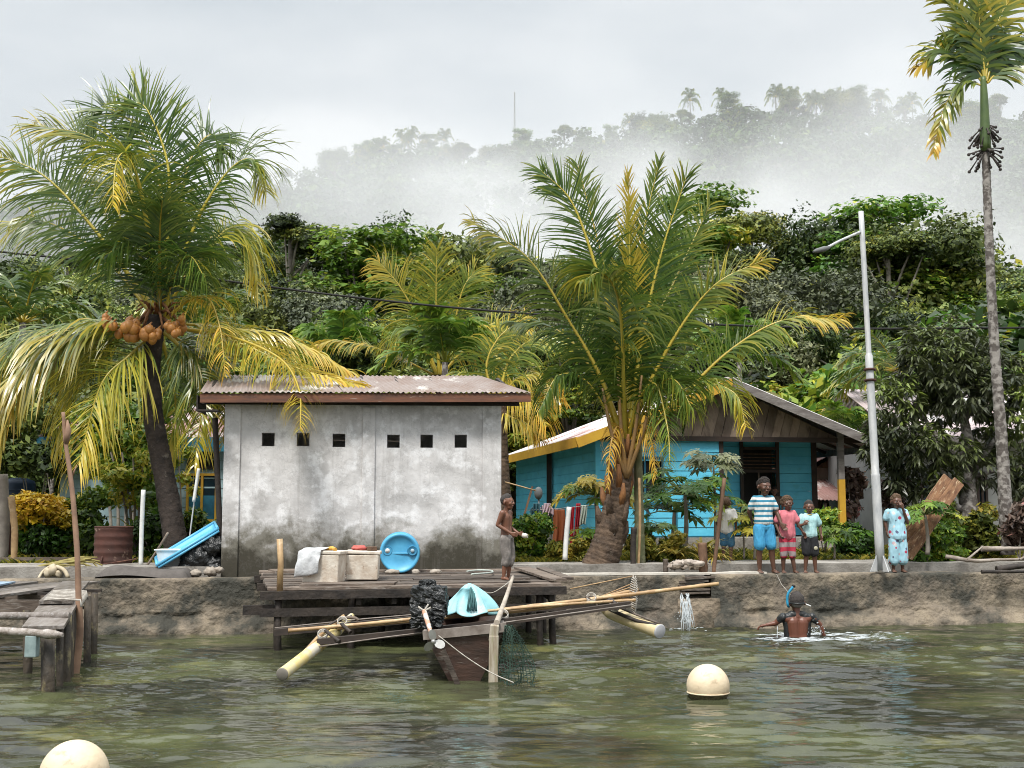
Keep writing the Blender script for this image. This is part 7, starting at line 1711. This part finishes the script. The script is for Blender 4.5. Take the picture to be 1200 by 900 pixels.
# papaya trees: umbrella of lobed leaves on stalks
def papaya(label, base, top, stalks, r, seed, m='bright_leaf', leaf=.26, t0=.5, trunk_r=.05):
    t = thing('papaya_tree', label, 'tree', base); rg = np.random.default_rng(seed); rr = random.Random(seed)
    mb = MB(); q = catmull([Vector(base), Vector(base).lerp(top, .5) + Vector((.02, 0, 0)), Vector(top)], 14); mb.tube(q, list(np.linspace(trunk_r, trunk_r * .6, 14)), 9, wob=.05); mb.build('trunk', M['bark_tree'], t)
    Vs = []; ts = []; sm = MB()
    for k in range(stalks):
        a = k * 2.4 + rr.uniform(-.3, .3); el = rr.uniform(-.15, .95); d = Vector((math.cos(a) * math.cos(el), math.sin(a) * math.cos(el) * .8, math.sin(el) * .7)); L = r * rr.uniform(.55, 1.05)
        e = Vector(top) + d * L + Vector((0, 0, -.1 * L)); sm.tube([Vector(top), Vector(top).lerp(e, .5) + Vector((0, 0, .05)), e], [.012, .009, .006], 5)
        nz_ = Vector((d.x * .5, d.y * .5 - .15, 1)).normalized(); x = nz_.cross(Vector((rr.uniform(-1, 1), rr.uniform(-1, 1), .1))).normalized(); y = nz_.cross(x); s_ = leaf * rr.uniform(.75, 1.2); tt_ = t0 + rr.uniform(-.3, .35)
        for j in range(9):               # finger lobes
            b = -2.5 + 5.0 * j / 8 + rr.uniform(-.1, .1); f = x * math.cos(b) + y * math.sin(b); g = nz_.cross(f); l = s_ * (1 - .28 * abs(j - 4) / 4)
            mid = e + f * l * .55 + Vector((0, 0, -.02)); tipp = e + f * l + Vector((0, 0, -.10 * l / .26 * rr.uniform(.4, 1.4)))
            Vs.append([tuple(e), tuple(mid + g * l * .17), tuple(tipp), tuple(mid - g * l * .17)]); ts.append(tt_ + rr.uniform(-.06, .06))
            for sg in (-1, 1):
                m2 = e + f * l * .5 + g * sg * l * .05; tp2 = m2 + (f * .6 + g * sg * .8) * l * .33; Vs.append([tuple(m2 - f * l * .1), tuple(m2 + g * sg * l * .1 + f * l * .1), tuple(tp2), tuple(m2 + f * l * .18)]); ts.append(tt_ + rr.uniform(-.06, .06))
    quads_mesh('crown', np.array(Vs), np.clip(np.array(ts), 0, 1), M[m], t); sm.build('leaf_stalks', mat('pale_green_stalk', (.20, .24, .08)) if 'stalk' not in M else M['stalk'], t)
    return t
M['stalk'] = mat('pale_green_stalk', (.20, .24, .08))
papaya('papaya tree with a broad umbrella crown before the turquoise window', P(803, 645, 21.3), P(803, 580, 21.3), 46, 1.0, 3, t0=.42)
papaya('second papaya tree set just behind and left of the umbrella crowned one', P(786, 645, 22.2), P(790, 600, 22.2), 20, .85, 14, t0=.3)
papaya('yellow green papaya tree left of the coconut trunk', P(700, 650, 20.2), P(698, 580, 20.2), 32, .62, 4, t0=.72)
papaya('thin papaya sapling under the yellow green papaya tree', P(690, 655, 20.0), P(690, 628, 20.0), 12, .4, 15, t0=.5, leaf=.18)
papaya('small papaya sapling beside the leaning timber', P(1087, 650, 18.95), P(1084, 603, 18.95), 26, .50, 5, t0=.45, leaf=.17, trunk_r=.035)
papaya('papaya sapling right of the green ringed trunk', P(765, 655, 20.0), P(763, 624, 20.0), 18, .45, 6, t0=.55, leaf=.2, trunk_r=.025)
papaya('papaya sapling left of the girl in the striped shirt', P(872, 655, 20.0), P(868, 605, 20.0), 18, .45, 7, t0=.6, leaf=.2, trunk_r=.02)
papaya('yellowing papaya sapling behind the striped shirt girl', P(884, 655, 19.9), P(882, 620, 19.9), 12, .3, 8, t0=.85, leaf=.18, trunk_r=.02)
papaya('grey leaved papaya whose top reaches the porch edge', P(838, 650, 21.6), P(836, 545, 21.6), 26, .6, 9, m='grey_leaf', t0=.8, leaf=.24, trunk_r=.03)
papaya('small pale papaya sapling behind the boy in turquoise', P(978, 655, 20.3), P(975, 628, 20.3), 20, .42, 10, t0=.4, leaf=.2, trunk_r=.02)
# green ringed trunk
rt = thing('young_betel_palm', 'slim green ringed palm trunk right of the shaggy coconut trunk', 'palm', P(750, 662, 19.1))
mb = trunk_mesh([P(750, 665, 19.1), P(749, 600, 19.1), P(747, 520, 19.1), P(746, 440, 19.2)], [.09, .075, .07, .055], ring=1, samples=140, ringlen=.17, depth=.08)
mb.build('trunk', mat('ringed_green_bark', (.11, .13, .055), (.17, .16, .09), 4, .7, c3=(.2, .19, .14), s3=8), rt)
for pts in ([(746, 440), (735, 400), (720, 380), (700, 395)], [(746, 440), (760, 400), (780, 385), (800, 400)], [(746, 440), (750, 390), (755, 350)]):
    frond('frond', [P(x, y, 19.3) for x, y in pts], M['coco_leaf'], rt, L=.45, n=30, wd=.06, droop=.6, face=.5, t0=.3, rg=np.random.default_rng(pts[2][0]), r0=.02)
# shrubs and hedges
plant('croton_shrub', 'dense shrub with bright yellow new leaves at the garden fence', 'shrub', P(45, 655, 20.6), PB(rnd(20, 78, 588, 612, 16, .16, .26), 20.6), 3400, .11, .42, 'yellow_leaf', seed=1, t0=.62, up=1)
plant('garden_shrub', 'dark green shrub under the yellow leaved one', 'shrub', P(48, 660, 20.7), PB(rnd(12, 80, 612, 655, 18, .2, .3), 20.9), 4200, .10, .5, 'bright_leaf', seed=2, t0=.2)
plant('garden_shrub', 'dark green shrub between the tall stick and the rusty drum', 'shrub', P(95, 660, 21.0), PB(rnd(82, 124, 585, 655, 18, .2, .32), 21.1), 4600, .11, .5, 'bright_leaf', seed=3, t0=.25)
plant('garden_shrub', 'low shrub behind the upright white pipe', 'shrub', P(182, 660, 20.4), PB(rnd(165, 205, 600, 650, 14, .2, .3), 20.6), 3600, .11, .5, 'bright_leaf', seed=4, t0=.22)
plant('garden_shrub', 'yellowish shrub below the yellow window frame', 'shrub', P(238, 650, 21.5), PB(rnd(215, 262, 600, 640, 14, .18, .28), 21.5), 3600, .11, .5, 'bright_leaf', seed=5, t0=.5)
plant('lime_tree', 'small lime green tree with thin stems behind the rusty drum', 'tree', P(152, 650, 21.6), PB(rnd(120, 182, 505, 590, 22, .16, .34, .6), 21.8), 4800, .12, .42, 'bright_leaf', seed=6, t0=.66, inner=.1,
      stems=[([P(150 + k * 4, 655, 21.6), P(148 + k * 5, 600, 21.6), P(130 + k * 13, 530, 21.7)], .03) for k in range(5)])
plant('lime_tree', 'sparse lime green sprigs right of the dark palm trunk', 'tree', P(215, 650, 21.0), PB([(205, 540, .15, 0), (215, 560, .14, 0), (222, 530, .12, 0), (205, 515, .16, 0), (228, 575, .12, 0)], 21.2), 420, .13, .4, 'bright_leaf', seed=7, t0=.66, inner=.1,
      stems=[([P(210, 650, 21.1), P(212, 590, 21.1), P(208, 520, 21.2)], .02)])
plant('background_shrub', 'tall dark thicket at the far left behind the water tank', 'shrub', P(70, 640, 26), PB(rnd(-30, 130, 470, 630, 30, .5, .9, .8), 28), 9000, .2, .5, 'tree_leaf', seed=8, t0=.35)
plant('background_shrub', 'dark thicket between the lime tree and the pale blue house', 'shrub', P(150, 640, 25), PB(rnd(110, 215, 455, 560, 22, .4, .7, .8), 30), 7000, .2, .5, 'tree_leaf', seed=9, t0=.35)
plant('hedge_shrub', 'rounded yellow green shrub behind the shirtless boy', 'shrub', P(618, 655, 19.9), PB(rnd(602, 636, 604, 650, 18, .15, .24, .25), 20.1), 5200, .075, .5, 'bright_leaf', seed=10, t0=.55)
plant('hedge_shrub', 'low yellow green shrub right of the washing line', 'shrub', P(680, 655, 19.6), PB(rnd(640, 692, 636, 656, 16, .08, .15, .3), 19.7), 3200, .08, .4, 'ground_leaf', seed=11, t0=.6)
plant('hedge_shrub', 'scrubby yellow green growth at the foot of the green ringed trunk', 'shrub', P(755, 660, 19.4), PB(rnd(735, 800, 628, 656, 20, .09, .16, .3), 19.6), 3600, .09, .4, 'ground_leaf', seed=12, t0=.55)
plant('porch_shrub', 'dark bushy shrub right of the yellow porch post', 'shrub', P(1000, 650, 21.5), PB(rnd(985, 1022, 618, 652, 14, .15, .23, .3), 21.5), 3800, .09, .5, 'bright_leaf', seed=13, t0=.15)
plant('porch_shrub', 'yellow green shrub left of the yellow porch post', 'shrub', P(966, 650, 21.8), PB(rnd(952, 975, 592, 645, 10, .14, .22, .3), 21.8), 2200, .11, .4, 'bright_leaf', seed=14, t0=.62)
plant('bronze_shrub', 'bronze leaved shrub climbing beside the porch post', 'shrub', P(1000, 640, 26.0), PB(rnd(990, 1006, 545, 600, 9, .16, .24, .3), 26.0), 1500, .13, .45, 'red_leaf', seed=15, t0=.4)
plant('bronze_shrub', 'bronze leaved shrub behind the patterned dress girl', 'shrub', P(1050, 640, 22.5), PB(rnd(1038, 1062, 560, 610, 10, .14, .22, .3), 22.5), 1700, .13, .45, 'red_leaf', seed=16, t0=.45)
plant('bank_shrub', 'wide green shrub in front of the leaning timber foot', 'shrub', P(1085, 655, 19.6), PB(rnd(1062, 1128, 615, 655, 26, .14, .24, .3), 19.9), 6000, .085, .5, 'bright_leaf', seed=17, t0=.42)
plant('bank_shrub', 'brownish shrub at the foot of the mango trunk', 'shrub', P(1128, 650, 20.4), PB(rnd(1105, 1160, 590, 650, 18, .15, .24, .3), 20.8), 3800, .11, .45, 'ground_leaf', seed=18, t0=.35)
plant('bank_shrub', 'red and yellow flowered shrub at the right edge', 'shrub', P(1195, 655, 20.0), PB(rnd(1180, 1225, 590, 645, 16, .18, .26, .3), 20.1), 3400, .12, .45, 'red_leaf', seed=19, t0=.5)
plant('bank_shrub', 'small green shrub between mango trunk and betel trunk', 'shrub', P(1158, 645, 21.0), PB(rnd(1150, 1172, 622, 645, 7, .12, .18, .2), 21.0), 1200, .1, .45, 'bright_leaf', seed=20, t0=.5)
plant('lime_tree', 'broad yellow green bush hiding the roof of the pale blue house', 'tree', P(130, 640, 24.2), PB(rnd(96, 186, 478, 560, 26, .3, .5, .5), 24.4), 7500, .16, .42, 'bright_leaf', seed=31, t0=.5, inner=.15,
      stems=[([P(130 + k * 8, 640, 24.3), P(128 + k * 10, 590, 24.3), P(112 + k * 18, 520, 24.4)], .04) for k in range(4)])
plant('background_shrub', 'dark leafy branches over the water tank', 'shrub', P(40, 640, 25.5), PB(rnd(-30, 70, 470, 545, 20, .3, .5, .4), 25.2), 6000, .15, .5, 'tree_leaf', seed=32, t0=.35)
plant('background_shrub', 'tall green shrubs right of the grey house roof', 'shrub', P(1040, 600, 29), PB(rnd(1000, 1060, 480, 600, 16, .4, .7, .8), 33), 4500, .2, .5, 'tree_leaf', seed=22, t0=.5)
plant('background_shrub', 'dark thicket filling the gap between shed and turquoise house', 'shrub', P(600, 640, 29), PB(rnd(575, 660, 470, 640, 22, .4, .7, .8), 36), 6000, .22, .5, 'tree_leaf', seed=23, t0=.4)
# agave-like clumps of strap leaves
def straps(label, c, n, L, m, seed, t0=.6, w_=.05, up=.9):
    rr = random.Random(seed); Vs = []; ts = []
    for k in range(n):
        a = rr.uniform(0, 6.28); d = Vector((math.cos(a), math.sin(a), rr.uniform(.3, 1.6) * up)).normalized(); p = Vector(c); sd_ = d.cross(Vector((0, 0, 1))).normalized(); l = L * rr.uniform(.6, 1.1); tt_ = min(1, max(0, t0 + rr.gauss(0, .16)))
        prof = (.7, 1, .95, .7, .05)
        for j in range(4):
            q = p + d * l / 4; wa, wb_ = w_ * prof[j] * .5, w_ * prof[j + 1] * .5
            Vs.append([tuple(p - sd_ * wa), tuple(p + sd_ * wa), tuple(q + sd_ * wb_), tuple(q - sd_ * wb_)]); ts.append(tt_); p = q; d = (d + Vector((0, 0, -.28 - .1 * j))).normalized()
    o = quads_mesh('strap_leaf_plant', np.array(Vs), np.array(ts), M[m], None, loc=c); tag(o, label, 'plant'); return o
straps('clump of yellow green strap leaves left of the child in white', P(822, 652, 19.2), 46, .62, 'ground_leaf', 1, t0=.72)
straps('drooping pale brown strap leaves under the yellow green clump', P(838, 655, 19.0), 40, .42, 'ground_leaf', 2, t0=.85, w_=.03, up=.5)
straps('arching golden strap leaves on the bank right of the coconut trunk', P(792, 650, 19.2), 26, .5, 'ground_leaf', 3, t0=.95, w_=.035, up=.5)
straps('spiky green leaves in the pale pot beyond the garden fence', P(120, 640, 21.2), 30, .5, 'bright_leaf', 4, t0=.65)
straps('young coconut seedling leaves behind the rusty drum', P(158, 625, 21.2), 22, .75, 'bright_leaf', 5, t0=.62, w_=.06)
straps('yellow strap leaves above the hut porch', P(985, 500, 27.5), 24, 1.1, 'yellow_leaf', 6, t0=.5, w_=.12)
mb = MB(); c = P(110, 652, 21.0); mb.lathe([(.001, 0), (.12, 0), (.16, .2), (.17, .21), (.15, .22), (.001, .2)], c, (0, 0, 1), 20); o = mb.build('flower_pot', mat('grey_green_pot', (.3, .36, .34))); tag(o, 'pale grey green pot behind the garden fence', 'pot')
# ground cover: grass and weeds along the bank
def cover(name, label, regions, n, L, m, seed, t0=.5):
    rg = np.random.default_rng(seed); Vs = []; ts = []
    per = n // len(regions)
    for (s0, s1, t0_, t1_) in regions:
        s_ = rg.uniform(s0, s1, per); t_ = rg.uniform(t0_, t1_, per); X = US.x * s_ + NS.x * t_; Yv = 17.44 + US.y * s_ + NS.y * t_; z = terrain(X, Yv)
        cl = .5 + .5 * np.sin(X * 3.1) * np.sin(Yv * 2.7 + 1); keep = rg.random(per) < .35 + .65 * cl; X, Yv, z = X[keep], Yv[keep], z[keep]; k = len(X)
        a = rg.uniform(0, 6.28, k); u = nrm(np.stack([np.cos(a) * .6, np.sin(a) * .6, np.ones(k)], 1)); ln = (L * rg.uniform(.4, 1.3, k))[:, None]; sd_ = nrm(np.cross(u, nrm(rg.normal(size=(k, 3))))) * ln * .09
        p = np.stack([X, Yv, z - .01], 1); V = np.empty((k, 4, 3)); V[:, 0] = p - sd_; V[:, 1] = p + sd_; V[:, 2] = p + u * ln + sd_ * .2 + np.stack([np.cos(a), np.sin(a), a * 0], 1) * ln * .4; V[:, 3] = p + u * ln * .6 - sd_
        Vs.append(V); ts.append(np.clip(rg.normal(t0, .2, k) + .2 * cl[keep] - .1, 0, 1))
    o = quads_mesh(name, np.concatenate(Vs), np.concatenate(ts), M[m], None, loc=(0, 20, .8)); tag(o, label, 'grass', kind='stuff')
cover('bank_grass', 'yellow green grass and weeds on the village bank', [(-.3, 3.2, 2.3, 5.5), (3.2, 8, 2.35, 5.0), (-12, -4, 2.35, 6), (8, 13, 2.3, 6), (-.2, 1.6, 1.9, 2.5)], 34000, .13, 'ground_leaf', 44, .55)
# fallen frond with pale roots behind the jetty
mb = MB()
for k in range(16):
    x0, y0 = 20 + k * 2, 672 - k * .4; mb.tube(catmull([P(x0, y0, 17.9), P(x0 + 30 + k, y0 - 9 - k * .3, 17.8), P(x0 + 68 + k % 5, y0 - 14 + (k % 4) * 5, 17.75)], 10), .012, 5)
o = mb.build('dry_frond', mat('olive_dry_frond', (.30, .26, .08), (.20, .15, .05), 6)); tag(o, 'dry yellow frond lying on the wall behind the jetty', 'dry frond')
mb = MB()
for x, y, r in ((62, 668, .07), (56, 671, .06), (69, 672, .05)): mb.ball(P(x, y, 17.6), (r, r, r * 1.2), 12, 9, dis=.3, seed=x)
mb.tube(catmull([P(66, 664, 17.6), P(75, 668, 17.55), P(80, 677, 17.5)], 8), [.03] * 8, 7); mb.tube(catmull([P(58, 664, 17.6), P(50, 670, 17.6), P(45, 678, 17.5)], 8), [.02] * 8, 7)
o = mb.build('root_stump', mat('cream_root', (.55, .47, .34), (.4, .33, .22), 6)); tag(o, 'cream coloured root stump lying on the dry frond', 'root')
mb = MB(); mb.beam(P(60, 655, 19.3), P(118, 655, 19.3), .1, .05); mb.beam(P(-20, 655, 19.4), P(60, 655, 19.4), .1, .05); o = mb.build('plank_walk', M['wood_grey']); tag(o, 'grey plank lying along the path behind the jetty', 'plank')
# ------------------------------------------------------------------ mist bank lying along the mountain side
def mist():
    mb = MB(); x0, x1, y0, y1, z0, z1 = -300, 330, 74, RD + 30, 8, 205
    mb.hexa([(x0, y0, z0), (x1, y0, z0), (x1, y1, z0), (x0, y1, z0), (x0, y0, z1), (x1, y0, z1), (x1, y1, z1), (x0, y1, z1)])
    m = bpy.data.materials.new('mountain_mist'); m.use_nodes = True; nt = m.node_tree; n = nt.nodes; l = nt.links; n.clear()
    o = n.new('ShaderNodeOutputMaterial'); v = n.new('ShaderNodeVolumePrincipled'); v.inputs['Color'].default_value = (.995, .99, .998, 1); v.inputs['Anisotropy'].default_value = .2
    l.new(v.outputs[0], o.inputs['Volume'])
    tc = n.new('ShaderNodeTexCoord'); sp = n.new('ShaderNodeSeparateXYZ'); l.new(tc.outputs['Object'], sp.inputs[0])
    def mth(op, a, b=None, clamp=False):
        q = n.new('ShaderNodeMath'); q.operation = op; q.use_clamp = clamp
        for i, s in enumerate((a, b)):
            if s is None: continue
            if isinstance(s, (int, float)): q.inputs[i].default_value = s
            else: l.new(s, q.inputs[i])
        return q.outputs[0]
    def mr(s, a, b, c=0, d=1):
        r = n.new('ShaderNodeMapRange'); r.interpolation_type = 'SMOOTHSTEP'; l.new(s, r.inputs[0])
        for i, k in enumerate((a, b, c, d)): r.inputs[i + 1].default_value = k
        return r.outputs[0]
    def nz(scale, det, st, off=0):
        mp = n.new('ShaderNodeMapping'); mp.inputs['Scale'].default_value = st; mp.inputs['Location'].default_value = (off, off, 0); l.new(tc.outputs['Object'], mp.inputs[0])
        z = n.new('ShaderNodeTexNoise'); z.inputs['Scale'].default_value = scale; z.inputs['Detail'].default_value = det; z.inputs['Roughness'].default_value = .55; z.inputs['Distortion'].default_value = .6
        l.new(mp.outputs[0], z.inputs[0]); return z.outputs[0]
    hgt = mth('SUBTRACT', sp.outputs[2], mth('MULTIPLY', sp.outputs[1], .255))      # height above a plane tilted like the slope
    n1 = nz(.011, 2, (1, .8, 1.4)); n2 = nz(.035, 3, (1, .8, 1.3), 40)
    edge = mth('ADD', hgt, mth('ADD', mth('MULTIPLY', mth('SUBTRACT', n1, .5), -110), mth('MULTIPLY', mth('SUBTRACT', n2, .5), -50)))
    prof = mr(edge, 9, -24)
    prof = mth('MULTIPLY', prof, mr(sp.outputs[1], 74, 170, .1, 1))
    side = mr(sp.outputs[0], -80, 20, .14, 1)
    wisps = mr(nz(.022, 3, (1, .7, 1.6), 90), .34, .66, .35, 1.4)
    dens = mth('MULTIPLY', mth('MULTIPLY', prof, side), mth('MULTIPLY', wisps, MIST_D))
    dens = mth('ADD', dens, MIST_T)
    l.new(dens, v.inputs['Density'])
    o_ = mb.build('mist', m, loc=(0, 0, 0)); tag(o_, 'bank of white mist drifting across the forested mountain', 'mist', kind='stuff')
MIST_D, MIST_T = .024, .0004
mist()
